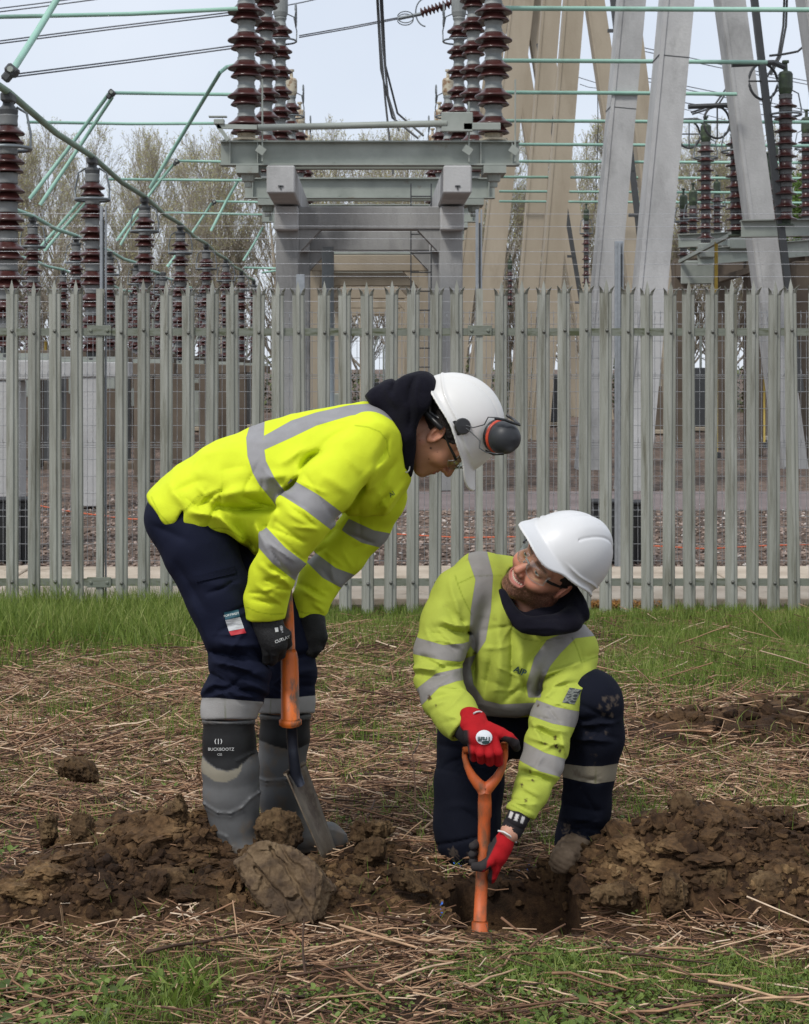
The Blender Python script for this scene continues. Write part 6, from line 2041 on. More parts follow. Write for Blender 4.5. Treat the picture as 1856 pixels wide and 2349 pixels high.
    q = lambda x, y, dy=0: WP(x, y, ys + dy)
    r_ = lambda n: n * ys / F
    mb = MB().tube([q(643, 1185), q(655, 1330), q(661, 1420), q(664, 1490)], r_(13.5), 16)
    mb.tube([q(664, 1488), q(664.3, 1497), q(664.5, 1512), q(666, 1648)], [r_(13.5), r_(17), r_(20), r_(21.5)], 16)
    mb.tube([q(666, 1648), q(666, 1652), q(666.2, 1662), q(666.3, 1666)], [r_(21.5), r_(26), r_(26), r_(20)], 16)
    mb.build("orange_shaft", M_orange, sh, smooth=True)
    mb = MB().tube([q(643, 1190), q(640, 1170), q(620, 1150), q(614, 1128)], [r_(13), r_(13), r_(9), r_(9)], 10).tube([q(640, 1172), q(660, 1150), q(668, 1128)], [r_(12), r_(9), r_(9)], 10).tube([q(612, 1128), q(670, 1128)], r_(9), 10)
    mb.build("handle", M_orange, sh, smooth=True)
    MB().tube([q(668.5, 1662), q(672, 1720), q(678, 1775), q(690, 1800, .01)], [r_(13), r_(12.5), r_(14), r_(10)], 12).build("steel_socket", M_blue, sh, smooth=True)
    # blade: a dished sheet seen obliquely
    TL, TR, BR, BL = q(657, 1774, -.03), q(701, 1750, .10), q(774, 1955, .13), q(742, 1972, -.05)
    nu, nv = 9, 14
    V = []
    nrm = np.cross(TR - TL, BL - TL); nrm /= np.linalg.norm(nrm)
    for i in range(nv + 1):
        v = i / nv
        for k in range(nu + 1):
            u = k / nu
            p_ = (TL * (1 - u) + TR * u) * (1 - v) + (BL * (1 - u) + BR * u) * v
            V.append(p_ + nrm * (.016 * (1 - (2 * u - 1) ** 2)) * (1 - .5 * v))
    V = np.array(V)
    bl = put("blade", make_mesh("blade", V, grid_faces(nv + 1, nu + 1)), M_blade, sh)
    so = bl.modifiers.new("thickness", 'SOLIDIFY'); so.thickness = .004
    MB().tube([TL + nrm * .004, (TL + TR) / 2 + nrm * .018, TR + nrm * .004], .006, 8).build("tread", M_blade, bl, smooth=True)

def spots(V, sp):
    p = to_px(V)
    w = 2.0 * vnoise(np.stack([p[:, 0] * .35, p[:, 1] * .35, 0 * p[:, 0]], 1), 8) + 1.2 * vnoise(np.stack([p[:, 0] * .9, p[:, 1] * .9, 0 * p[:, 0]], 1), 18)
    o = np.zeros(len(p))
    for (x, y, r) in sp:
        o = np.maximum(o, sstep(1.8, -1.6, np.sqrt((p[:, 0] - x) ** 2 + ((p[:, 1] - y) * .8) ** 2) - r + w * r * .35))
    return o

if on('b'):
    # ------------------------------------------------------------ the kneeling man
    j = JJ(4.5)
    def ja(px, py, Y, r=None):
        p = WP(px, py, Y)
        return p if r is None else (p, r * Y / F)
    Rm2 = np.array([[-0.398, -0.678, 0.618], [0.585, -0.706, -0.398], [0.707, 0.203, 0.678]])
    Rm2 = np.linalg.qr(Rm2)[0] * np.sign((np.linalg.qr(Rm2)[0] * Rm2).sum(0))
    O2 = ja(1262, 1300, 4.42)
    hs = head_sdf(1.0, neckend=(-.060, -.045, -.175))
    HV, HQ = nets(hs, (-.14, -.13, -.25), (.11, .14, .13), .0021)
    hc2 = head_colors(HV, (.56, .275, .185), beard=1.0, flush=.75, smile=1.0, seed=6)["col"]
    Wd = np.array([.875, 0, -.48]); Wd /= np.linalg.norm(Wd)
    T2 = [ja(1130, 1625, 4.60, 92), ja(1150, 1560, 4.58, 96), ja(1180, 1480, 4.54, 96), ja(1200, 1410, 4.52, 88)]
    B2 = [ja(1165, 1560, 4.50, 80), ja(1168, 1500, 4.48, 76), ja(1180, 1450, 4.47, 62)]
    SH = [ja(1098, 1330, 4.52, 58), ja(1160, 1345, 4.56, 66), ja(1225, 1390, 4.58, 66), ja(1305, 1490, 4.50, 60)]
    RA = [ja(1100, 1328, 4.50, 60), ja(1058, 1368, 4.47, 62), ja(1028, 1430, 4.44, 60), ja(1010, 1500, 4.40, 56), ja(1005, 1553, 4.37, 54), ja(1020, 1600, 4.31, 52), ja(1046, 1640, 4.24, 47), ja(1072, 1668, 4.18, 43), ja(1088, 1682, 4.15, 43)]
    LA = [ja(1312, 1492, 4.49, 58), ja(1308, 1545, 4.45, 55), ja(1288, 1600, 4.39, 51), ja(1271, 1650, 4.34, 49), ja(1256, 1705, 4.28, 49), ja(1241, 1758, 4.22, 45), ja(1219, 1812, 4.17, 39), ja(1196, 1858, 4.13, 34), ja(1184, 1885, 4.11, 33)]
    K1 = [ja(1100, 1640, 4.66, 78), ja(1085, 1700, 4.64, 80), ja(1076, 1800, 4.62, 78), ja(1072, 1890, 4.60, 76), ja(1072, 1925, 4.58, 70)]     # right thigh, upright
    K1b = [ja(1072, 1935, 4.62, 62), ja(1072, 1945, 4.85, 52), ja(1090, 1940, 5.02, 46)]                               # right shin lying back
    K2 = [ja(1180, 1660, 4.72, 80), ja(1270, 1630, 4.58, 78), ja(1352, 1605, 4.42, 72)]                                 # left thigh, forward
    K2b = [ja(1360, 1618, 4.42, 68), ja(1365, 1690, 4.43, 64), ja(1352, 1770, 4.45, 58), ja(1344, 1850, 4.47, 55), ja(1335, 1920, 4.48, 58), ja(1330, 1950, 4.48, 58)]
    inner = [[(p, r * .55) for p, r in T2], [(p, r * .55) for p, r in RA[:-2]], [(p, r * .55) for p, r in LA[:-2]], [(p, r * .6) for p, r in K1], [(p, r * .6) for p, r in K1b], [(p, r * .6) for p, r in K2], [(p, r * .6) for p, r in K2b],
             [(p, r * .6) for p, r in SH], [ja(1200, 1420, 4.52, 44), ja(1225, 1390, 4.50, 44), ja(1240, 1350, 4.47, 44)]]
    wrist = [ja(1196, 1858, 4.13, 25), ja(1186, 1880, 4.115, 24), ja(1170, 1910, 4.10, 24)]
    def fb2(P):
        d = chain(P, inner[0], Wd, .66)
        for c in inner[1:] + [wrist]: d = smin(d, chain(P, c), .012)
        return d
    lo, hi = bb(sum(inner, []) + wrist, .09)
    kneel = put("person", person_mesh((HV @ Rm2.T + O2, HQ, hc2), fb2, lo, hi, (.50, .26, .18)), M_skin, None,
                label="smiling bearded person kneeling in faded yellow hi-vis, looking up, red gloves on spade", cat="person")
    # teeth
    V, T = [], []
    mb = MB()
    for k in range(-4, 5):
        w = .0062 if abs(k) < 2 else .0052
        x = k * .0058
        zc = -.066 + 9.0 * x * x * .9 - .002
        mb.box(np.array([x, .0865 - 14 * x * x * .9, zc + .0012]) @ Rm2.T + O2, (w * .94, .004, .0085 - .0006 * abs(k)), rot=Rm2, bev=.0012)
    mb.build("teeth", mat("teeth", (.66, .60, .48), 40, .3), kneel)
    eyeballs(kneel, O2, Rm2, (.10, .13, .13), gaze=(-.05, .95, .3))
    g2 = glasses(kneel, O2, Rm2, M_blackp)
    hel2 = wear_helmet(kneel, O2, Rm2, M_white2, xlate=(0, .014, .017), pitch=16)
    X2 = lambda p: np.asarray(p, float) @ Rm2.T + O2
    mb = MB()
    rng = np.random.default_rng(3)
    for k in range(10):
        a_ = rng.uniform(-.045, -.005); 
        mb.lathe([(0, .0012), (.0011, .001), (.0012, -.002), (0, -.002)], ja(1229 + rng.normal(0, 3), 1270 + rng.normal(0, 8), 4.30), 6, (0, -1, 0))
    def fhair2(P):
        d = ellipsoid(P, (0, -.020, .030), (.080, .100, .088))
        d = smax(d, -(P[:, 2] + .030 + .25 * (P[:, 1])), .006)
        d = smax(d, P[:, 1] - .050 - .3 * P[:, 2], .006)
        return d - .0015 * vnoise(P * np.array([300, 90, 90]), 4)
    build_sdf("hair", fhair2, (-.10, -.14, -.08), (.10, .12, .14), .003, M_hair, kneel, xf=rigid(O2, Rm2))
    # sweatshirt
    hemP = [(1030, 1225), (1180, 1225), (1420, 1380), (1420, 1600), (1300, 1700), (1240, 1640), (1180, 1645), (1110, 1640), (1085, 1620), (1060, 1590), (900, 1640), (900, 1300)]
    fold2 = [(1010, 1440, 1080, 1452, -10, 7), (1015, 1425, 1078, 1436, 8, 8), (1040, 1400, 1082, 1458, -7, 7), (960, 1500, 1010, 1528, -5, 7), (1000, 1532, 1055, 1520, -8, 6), (950, 1535, 1010, 1530, 7, 7), (955, 1552, 1030, 1545, -6, 6), (1035, 1330, 1050, 1420, 4, 9), (1020, 1380, 1045, 1440, -4, 8), (975, 1440, 1000, 1490, 3, 8), (1000, 1600, 1040, 1590, -4, 7), (985, 1620, 1030, 1600, 4, 8),
             (1180, 1420, 1165, 1600, -9, 10), (1150, 1400, 1135, 1600, 6, 14), (1130, 1480, 1110, 1590, -6, 9), (1205, 1460, 1190, 1600, 5, 12), (1250, 1480, 1200, 1540, -7, 9), (1090, 1470, 1085, 1560, -10, 9), (1210, 1570, 1160, 1610, -6, 8), (1185, 1540, 1215, 1600, -7, 7), (1230, 1600, 1245, 1545, -9, 8),
             (1240, 1568, 1310, 1530, -9, 7), (1250, 1555, 1340, 1515, 7, 8), (1260, 1540, 1370, 1500, -4, 8), (1235, 1600, 1300, 1560, 6, 8), (1330, 1480, 1340, 1530, -3, 6), (1230, 1585, 1330, 1568, -6, 6), (1330, 1590, 1365, 1560, 4, 7),
             (1218, 1668, 1290, 1700, -7, 6), (1225, 1660, 1300, 1682, 6, 6), (1212, 1690, 1300, 1712, 6, 6), (1216, 1650, 1240, 1700, 4, 6), (1196, 1755, 1275, 1782, 5, 6), (1190, 1765, 1260, 1792, -5, 5), (1290, 1690, 1302, 1735, 4, 5), (1180, 1800, 1230, 1830, -3, 8), (1170, 1838, 1224, 1864, -3, 3.5), (1230, 1720, 1290, 1700, 3, 6)]
    fold2 += arm_creases([(1095, 1330, 55), (1028, 1430, 56), (1006, 1540, 50), (1046, 1640, 42), (1068, 1665, 40)], 25, 14, 3.0) + arm_creases([(1312, 1492, 54), (1288, 1600, 48), (1260, 1700, 46), (1219, 1812, 38), (1196, 1858, 32)], 26, 16, 3.2) + arm_creases([(1160, 1400, 60), (1160, 1500, 70), (1150, 1590, 70)], 27, 8, 2.4, (0, 1))
    seams2 = [[(1044, 1320), (1050, 1339), (1070, 1330), (1085, 1322), (1152, 1320)], [(1050, 1340), (1062, 1370), (1082, 1410)], [(1312, 1462), (1325, 1490), (1334, 1520)], [(1172, 1846), (1224, 1874)], [(1170, 1440), (1200, 1465), (1240, 1472), (1290, 1462)], [(1334, 1520), (1374, 1505)]]
    def parts2(P):
        t = chain(P, T2, Wd, .66, .02)
        t = smin(t, chain(P, B2, Wd, .8, .02), .05)
        t = smin(t, chain(P, SH, None, 1, .02), .04)
        t = smax(t, poly2(to_px(P), hemP) * P[:, 1] / F, .01)
        return t, chain(P, RA[:-1], None, 1, .015), chain(P, LA[:-1], None, 1, .015)
    cR = (ja(1068, 1664, 4.19), np.array(RA[-1][0]) - np.array(RA[-3][0])); cR[1][:] /= np.linalg.norm(cR[1])
    cR = (cR[0], np.array([.62, -.45, -.64]))
    cL = (ja(1192, 1866, 4.125), np.array([-.36, -.22, -.90]))
    cR = (cR[0], cR[1] / np.linalg.norm(cR[1])); cL = (cL[0], cL[1] / np.linalg.norm(cL[1]))
    NK = [(1150, 1340), (1150, 1378), (1170, 1420), (1195, 1446), (1250, 1452), (1310, 1444), (1345, 1425), (1340, 1340), (1250, 1280), (1170, 1300)]
    def fj2(P):
        t, a, b = parts2(P)
        a = smax(a, (P - cR[0]) @ cR[1], .005); b = smax(b, (P - cL[0]) @ cL[1], .005)
        d = smin(smin(t, a, .025), b, .025)
        nk = poly2(to_px(P), NK) * P[:, 1] / F
        d = smax(d, -np.maximum(nk, P[:, 1] - 4.62), .006)
        return d - 1.95 * folds(P, fold2) - .0035 * fbm(P * 11, 2, 41) - .0045 * ridged(P * np.array([7, 6, 8.5]) + .35 * fbm(P * 6, 2, 19)[:, None], 2, 43) - .0015 * fbm(P * 30, 2, 42)
    tb2 = [[(1076, 1262), (1116, 1260), (1131, 1320), (1126, 1400), (1114, 1470), (1094, 1500), (1076, 1478), (1080, 1400), (1091, 1330), (1074, 1282)],
           [(1300, 1450), (1255, 1468), (1226, 1508), (1208, 1570), (1212, 1600), (1240, 1600), (1245, 1565), (1262, 1528), (1286, 1498), (1320, 1464), (1368, 1458), (1362, 1440), (1340, 1432)],
           [(1052, 1515), (1075, 1508), (1092, 1502), (1080, 1530), (1086, 1570), (1110, 1606), (1150, 1616), (1228, 1612), (1226, 1634), (1180, 1650), (1105, 1648), (1078, 1612), (1060, 1572)]]
    ra2 = [[(940, 1452), (961, 1464), (1017, 1480), (1063, 1476), (1080, 1470), (1078, 1510), (1054, 1518), (1008, 1513), (952, 1501), (935, 1494)], [(945, 1590), (961, 1576), (1001, 1545), (1046, 1535), (1062, 1532), (1064, 1560), (1049, 1562), (1008, 1576), (975, 1610), (960, 1625)]]
    la2 = [[(1215, 1600), (1229, 1605), (1275, 1622), (1321, 1631), (1340, 1634), (1330, 1670), (1312, 1668), (1268, 1660), (1226, 1645), (1210, 1640)], [(1196, 1698), (1211, 1707), (1250, 1727), (1296, 1741), (1312, 1745), (1296, 1788), (1278, 1780), (1240, 1770), (1200, 1749), (1184, 1738)]]
    def aj2(V):
        t, a, b = parts2(V)
        w = np.argmin(np.stack([t, a, b]), 0)
        bd = np.where(w == 0, lens_arr(V, tb2), np.where(w == 1, lens_arr(V, ra2 + tb2[:1]), lens_arr(V, la2 + tb2[1:2])))
        return {"band": np.clip(bd, -12, 12), "seam": seam_arr(V, seams2, 1.4), "mud": spots(V, ((986, 1600, 3.8), (1216, 1770, 2.8), (1274, 1694, 3.4), (1276, 1712, 3.8), (1284, 1722, 2.8), (1000, 1618, 2), (1250, 1706, 2.2), (1234, 1618, 2), (1196, 1800, 3), (1222, 1790, 2.5), (1206, 1836, 2.5), (1052, 1672, 3), (1040, 1690, 2.6), (1064, 1640, 2), (1090, 1500, 3)))}
    M_j2 = band_mat("faded_yellow_hi_vis", (.40, .46, .070), tape=(.25, .235, .22), dirt=(.20, .15, .05), dirt_pos=(.60, .78), dscale=12)
    lo, hi = bb(T2 + B2 + SH + RA + LA, .02); lo[0] -= .08; hi[0] += .06
    jack2 = build_sdf("hi_vis_sweatshirt", fj2, lo, hi, .004, M_j2, kneel, attr=aj2)
    text_px("AlP", 1193, 1540, 15, -24, jack2, M_print_d, jack2, 4.45, bold=True, lift=.005)
    px_patch("sleeve_patch", [(1307, 1577), (1335, 1582), (1318, 1616), (1290, 1611)], jack2, mat("dark_sleeve_print", [(.42, (.025, .03, .032)), (.5, (.22, .23, .2)), (.58, (.03, .035, .035))], 70, .7, stretch=(.5, 1, 2)), jack2, lift=.002)
    # dirt marks
    # hood lying round the neck, open
    HP2 = [(1143, 1352), (1152, 1385), (1166, 1418), (1180, 1441), (1197, 1452), (1220, 1457), (1250, 1460), (1285, 1457), (1320, 1450), (1346, 1440), (1355, 1425), (1352, 1400), (1344, 1378), (1338, 1366), (1330, 1356), (1318, 1338), (1290, 1310), (1180, 1310)]
    ring = [ja(1150, 1362, 4.38, 12), ja(1172, 1412, 4.345, 20), ja(1205, 1438, 4.33, 24), ja(1255, 1440, 4.335, 26), ja(1305, 1428, 4.37, 28), ja(1330, 1400, 4.42, 28), ja(1322, 1362, 4.49, 26), ja(1295, 1330, 4.55, 24)]
    back = [ja(1180, 1400, 4.50, 40), ja(1240, 1410, 4.50, 46), ja(1180, 1370, 4.52, 30), ja(1240, 1390, 4.56, 40), ja(1300, 1370, 4.58, 40)]
    bowl = [ja(1166, 1376, 4.46, 22), ja(1186, 1412, 4.45, 28), ja(1240, 1425, 4.42, 32), ja(1295, 1412, 4.45, 34), ja(1310, 1375, 4.50, 34)]
    fl2 = [(1200, 1445, 1300, 1440, 4, 6), (1325, 1390, 1345, 1430, -4, 5), (1310, 1350, 1330, 1400, 4, 6), (1215, 1425, 1290, 1415, -4, 6)]
    def fh2(P):
        d = chain(P, ring, None, 1, .012)
        d = smin(d, chain(P, back, None, 1, .02), .02)
        d = smin(d, chain(P, bowl, None, 1, .02), .02)
        d = smax(d, poly2(to_px(P), HP2) * P[:, 1] / F, .006)
        hd = (P - O2) @ Rm2
        d = smax(d, -cap(hd, (0, -.02, -.05), (-.03, -.02, -.12), .062, .056), .012)
        return d - folds(P, fl2) - .002 * fbm(P * 24, 2, 5)
    lo, hi = bb(ring + back + bowl, .03)
    build_sdf("hood", fh2, lo, hi, .0036, M_hood, kneel)
    # trousers
    ft2 = [(1010, 1710, 1060, 1720, -3, 9), (1020, 1850, 1120, 1860, 2.5, 12), (1250, 1640, 1300, 1700, -5, 9), (1320, 1660, 1400, 1640, -4, 9), (1310, 1700, 1390, 1690, 3, 9), (1285, 1840, 1380, 1860, -4, 8), (1285, 1870, 1380, 1890, 5, 8), (1290, 1900, 1370, 1905, -5, 7), (1290, 1925, 1380, 1935, 4, 7), (1160, 1700, 1120, 1900, -3, 10)]
    ft2 += arm_creases([(1070, 1700, 70), (1074, 1820, 72), (1072, 1950, 66)], 35, 9, 3.5, (0, 1)) + arm_creases([(1362, 1620, 66), (1365, 1700, 60), (1350, 1800, 54), (1335, 1940, 56)], 36, 16, 3.8, (0, 1))
    def parts2t(P):
        p = to_px(P)
        a = smin(chain(P, K1, None, 1, .02), chain(P, K1b, None, 1, .02), .02)
        l = chain(P, K2b, None, 1, .015)
        l = smax(l, (p[:, 1] - (1952 - .12 * (p[:, 0] - 1330))) * P[:, 1] / F, .004)
        b = smin(chain(P, K2, None, 1, .02), l, .02)
        return a, b
    def ftr2(P):
        a, b = parts2t(P)
        hip = chain(P, [ja(1100, 1635, 4.62, 90), ja(1210, 1650, 4.64, 88)])
        return smin(smin(a, hip, .04), b, .03) - 2.2 * folds(P, ft2) - .004 * fbm(P * 10, 3, 51)
    def at2(V):
        p = to_px(V)
        bn = lens_arr(V, [[(1270, 1748), (1293, 1752), (1340, 1758), (1380, 1758), (1425, 1750), (1425, 1786), (1406, 1792), (1366, 1798), (1330, 1792), (1293, 1783), (1270, 1778)]])
        bn = np.where(V[:, 1] < 4.56, bn, -12)
        return {"band": np.clip(bn, -12, 12), "seam": seam_arr(V, [[(1366, 1756), (1366, 1798)]], 1.2), "mud": .55 * spots(V, ((1388, 1604, 5), (1404, 1606, 5), (1416, 1598, 4), (1376, 1622, 4), (1396, 1622, 5), (1412, 1616, 4), (1384, 1640, 3.5), (1404, 1640, 3.5), (1320, 1770, 5), (1328, 1776, 4), (1300, 1900, 9), (1330, 1925, 10), (1365, 1930, 9), (1040, 1960, 10), (1080, 1970, 9), (1390, 1680, 3)))}
    M_t2 = band_mat("dusty_navy_trousers", (.0065, .0078, .015), tape=(.25, .22, .165), dirt=(.085, .062, .045), dirt_pos=(.64, .80), dscale=13, mud=(.13, .10, .075))
    lo, hi = bb(K1 + K1b + K2 + K2b, .03)
    tr2 = build_sdf("trousers", ftr2, lo, hi, .0048, M_t2, kneel, attr=at2)
    # boots
    M_suede = mat("muddy_tan_boot", [(0.35, (0.12, 0.078, 0.045)), (0.55, (0.21, 0.142, 0.086)), (.7, (.30, .21, .135))], 22, .85, .5, 70, bdist=.004)
    bt = [ja(1345, 1925, 4.50, 50), ja(1338, 1948, 4.46, 48), ja(1318, 1962, 4.41, 40), ja(1300, 1972, 4.36, 32), ja(1290, 1978, 4.32, 26)]
    lo, hi = bb(bt, .03)
    build_sdf("boot", lambda P: smax(smin(chain(P, bt, None, 1, .015), chain(P, [ja(1318, 1975, 4.36, 24), ja(1352, 1970, 4.40, 30), ja(1368, 1962, 4.44, 30)]), .02), -(P[:, 2] - (bt[4][0][2] - .022)), .004) - .005 * ridged(P * 24, 3, 6) - .003 * np.abs(np.sin((P[:, 2] + .5 * P[:, 0]) * 210)), lo, hi, .0032, M_suede, kneel)
    bt2 = [ja(1095, 1935, 5.00, 38), ja(1100, 1925, 5.10, 36), ja(1100, 1945, 5.18, 24)]
    lo, hi = bb(bt2, .03)
    build_sdf("boot", lambda P: chain(P, bt2, None, 1, .015) - .0025 * fbm(P * 30, 3, 6), lo, hi, .0045, M_suede, kneel)
    # knitted cuffs with stripes
    def cuff(pts, name, axis_pts, stripe):
        lo, hi = bb(pts, .01)
        def col(V):
            p = to_px(V)
            k = np.zeros(len(V))
            for q in stripe: k = np.maximum(k, sstep(-.6, .6, -poly2(p, q)))
            k = k[:, None]
            return {"col": np.array([.016, .014, .016]) * (1 - k) + k * np.array([.50, .48, .46])}
        return build_sdf(name, lambda P: chain(P, pts, None, 1, .004), lo, hi, .0024, M_glove, kneel, attr=col)
    cuff([ja(1062, 1660, 4.20, 35), ja(1084, 1680, 4.15, 35)], "cuff", None, [])
    cuff([ja(1200, 1850, 4.128, 22), ja(1192, 1868, 4.118, 25), ja(1185, 1882, 4.108, 25.5)], "cuff", None, [[(1171, 1860), (1178, 1864), (1173, 1878), (1166, 1875)], [(1184, 1866), (1191, 1869), (1186, 1884), (1179, 1881)], [(1198, 1872), (1205, 1875), (1199, 1890), (1193, 1887)]])
    cuff([ja(1180, 1892, 4.11, 25.5), ja(1174, 1904, 4.105, 25.5)], "watch_strap", None, [])
    # right hand on the D handle
    def glove(name, palm, fingers, colf, base, h=.0019, wP=None, kP=1):
        def f(P):
            d = chain(P, palm, wP, kP, .008)
            fd = None
            for fg in fingers:
                c = chain(P, fg, None, 1, .002); fd = c if fd is None else smin(fd, c, .0012)
            return smin(d, fd, .005) - .0008 * fbm(P * 60, 2, 4)
        lo, hi = bb(palm + sum(fingers, []), .02)
        return build_sdf(name, f, lo, hi, h, M_glove, kneel, attr=lambda V: glove_cols(V, base, colf), sm=1)
    RED = (.36, .006, .010)
    w2 = np.array([.95, 0, -.30])
    pr = [ja(1086, 1643, 4.155, 20), ja(1092, 1668, 4.125, 22), ja(1102, 1694, 4.10, 24), ja(1108, 1708, 4.10, 22)]
    fr = [[ja(1082, 1700, 4.105, 11), ja(1084, 1722, 4.085, 10), ja(1086, 1738, 4.10, 9.5), ja(1088, 1738, 4.145, 9)],
          [ja(1098, 1702, 4.095, 11), ja(1102, 1728, 4.075, 10.5), ja(1104, 1743, 4.095, 10), ja(1106, 1742, 4.145, 9)],
          [ja(1118, 1702, 4.095, 11.5), ja(1123, 1730, 4.075, 11), ja(1124, 1747, 4.095, 10.5), ja(1126, 1744, 4.145, 9)],
          [ja(1134, 1698, 4.10, 11.5), ja(1143, 1726, 4.080, 11), ja(1144, 1748, 4.10, 10.5), ja(1145, 1744, 4.145, 9)],
          [ja(1120, 1672, 4.12, 17), ja(1148, 1682, 4.105, 14), ja(1168, 1692, 4.10, 12), ja(1180, 1704, 4.105, 11.5), ja(1185, 1715, 4.115, 10)]]
    def cf(V):
        p = to_px(V)
        k = sstep(4.118, 4.135, V[:, 1]) * (p[:, 1] > 1690)
        k = np.maximum(k, sstep(-1.5, 1.5, -poly2(p, [(1148, 1694), (1158, 1688), (1174, 1691), (1200, 1700), (1200, 1730), (1170, 1730)])))
        k = np.maximum(k, sstep(1072 + 10, 1072, p[:, 0] - (p[:, 1] - 1700) * .1) * (p[:, 1] > 1675))
        return k, (.020, .016, .017)
    gR = glove("glove", pr, fr, cf, RED, wP=w2, kP=.62)
    lab = px_patch("round_badge", [(1092, 1676), (1129, 1676), (1129, 1707), (1092, 1707)], gR, None, gR, n=(1, 1))
    bpy.data.objects.remove(lab)
    # round white badge
    def disc_px(cx, cy, rx, ry, target, material, parent, name, lift, n=20):
        tv = np.empty(len(target.data.vertices) * 3); target.data.vertices.foreach_get("co", tv); tv = tv.reshape(-1, 3)
        bvh = BVHTree.FromPolygons([tuple(v) for v in tv], [tuple(p.vertices) for p in target.data.polygons])
        eye = Vector((0, 0, HC)); V = []; last = 4.1
        for rr in (0.001, .4, .75, 1.0):
            for k in range(n):
                a = 2 * math.pi * k / n
                d = Vector(WP(cx + rx * rr * math.cos(a), cy + ry * rr * math.sin(a), 4.1)) - eye; d.normalize()
                h = bvh.ray_cast(eye, d)
                if h[0] is not None: last = (h[0] - eye).length
                V.append(np.array(eye + d * (last - lift)))
        i = np.arange(n); jn = (i + 1) % n
        Q = np.concatenate([np.stack([r * n + i, r * n + jn, (r + 1) * n + jn, (r + 1) * n + i], 1) for r in range(3)])
        return put(name, make_mesh(name, np.array(V), Q), material, parent)
    bd = disc_px(1110.5, 1691.5, 19, 17, gR, mat("badge_white", (.60, .62, .64), 30, .5), gR, "round_badge", .0022)
    text_px("Traffi", 1111, 1695, 10.5, 178, bd, M_print_d, bd, 4.1, bold=True, lift=.0016)
    disc_px(1114, 1703, 9, 4, gR, M_print_d, bd, "badge_foot", .0040)
    # white hem of the glove
    MB().tube([ja(1086, 1637, 4.125), ja(1093, 1633, 4.13), ja(1100, 1632, 4.14), ja(1105, 1634, 4.15)], .0022, 6).build("glove_hem", M_print, gR, smooth=True)
    # left hand round the shaft
    pl = [ja(1164, 1916, 4.10, 20), ja(1152, 1940, 4.095, 23), ja(1141, 1962, 4.09, 23), ja(1134, 1978, 4.09, 19)]
    flh = [[ja(1128, 1944, 4.115, 12), ja(1112, 1940, 4.135, 11), ja(1094, 1936, 4.125, 10), ja(1085, 1941, 4.10, 9.5)],
           [ja(1124, 1958, 4.115, 12), ja(1106, 1958, 4.135, 11), ja(1090, 1956, 4.125, 10), ja(1083, 1960, 4.10, 9.5)],
           [ja(1122, 1972, 4.115, 12), ja(1106, 1975, 4.13, 11), ja(1092, 1975, 4.12, 10), ja(1084, 1977, 4.10, 9)],
           [ja(1140, 1955, 4.085, 14), ja(1124, 1976, 4.068, 12), ja(1106, 1988, 4.064, 11.5), ja(1090, 1988, 4.075, 10.5)],
           [ja(1143, 1968, 4.09, 14), ja(1136, 1992, 4.085, 12.5), ja(1130, 2010, 4.088, 11), ja(1128, 2018, 4.095, 9)]]
    def cf2(V):
        p = to_px(V)
        k = sstep(-1.5, 1.5, -poly2(p, [(1138, 1915), (1140, 1930), (1128, 1955), (1118, 1975), (1116, 1992), (1100, 2003), (1060, 2003), (1060, 1915)]))
        k = np.maximum(k, sstep(-1.5, 1.5, -poly2(p, [(1110, 2040), (1113, 1995), (1125, 1985), (1130, 1998), (1128, 2030)])))
        return k, (.030, .026, .026)
    gL = glove("glove", pl, flh, cf2, RED)
    MB().tube([ja(1143, 1906, 4.085), ja(1155, 1908, 4.073), ja(1168, 1916, 4.072), ja(1178, 1925, 4.083), ja(1184, 1932, 4.10)], .0024, 6).build("glove_hem", M_print, gL, smooth=True)
    # ------------------------------------------------------------ his spade
    sp = thing("spade", ja(1100, 2120, 4.07), "short orange D-handled spade with muddy shaft, pushed into the hole by the kneeling person", "spade")
    q = lambda x, y, Y=4.125: ja(x, y, Y)
    r_ = lambda n: n * 4.12 / F
    mb = MB()
    L1 = [q(1066, 1716), q(1066, 1735), q(1072, 1758), q(1083, 1780), q(1096, 1797), q(1106, 1806), q(1111, 1816)]
    R1 = [q(1158, 1703), q(1158, 1735), q(1152, 1762), q(1140, 1784), q(1126, 1800), q(1117, 1808), q(1112, 1816)]
    mb.tube(L1, [r_(6), r_(6.5), r_(8), r_(10.5), r_(13), r_(15), r_(15)], 12).tube(R1, [r_(8), r_(7.5), r_(8.5), r_(11), r_(13), r_(15), r_(15)], 12)
    mb.tube([q(1063, 1722), q(1162, 1712)], r_(9), 12)
    mb.build("d_handle", M_orange2, sp, smooth=True)
    mb = MB().tube([q(1112, 1805), q(1112, 1840), q(1112, 1870), q(1111, 1878), q(1110, 1940, 4.12), q(1104, 2040, 4.10), q(1101, 2112, 4.085)], [r_(14), r_(16), r_(16), r_(14.5), r_(14.5), r_(14.5), r_(15)], 14)
    mb.tube([q(1101, 2110, 4.085), q(1101, 2116, 4.085), q(1101, 2140, 4.08)], [r_(15), r_(19), r_(19)], 14)
    mb.build("orange_shaft", M_orange2, sp, smooth=True)
    a0, a1, b0, b1_ = q(1070, 2140, 4.10), q(1135, 2135, 4.10), q(1072, 2260, 4.14), q(1128, 2255, 4.14)
    V = np.array([a0 * (1 - u) * (1 - v) + a1 * u * (1 - v) + b0 * (1 - u) * v + b1_ * u * v for v in np.linspace(0, 1, 6) for u in np.linspace(0, 1, 6)])
    bl2 = put("blade", make_mesh("blade", V, grid_faces(6, 6)), M_blade, sp)
    so = bl2.modifiers.new("thickness", 'SOLIDIFY'); so.thickness = .004

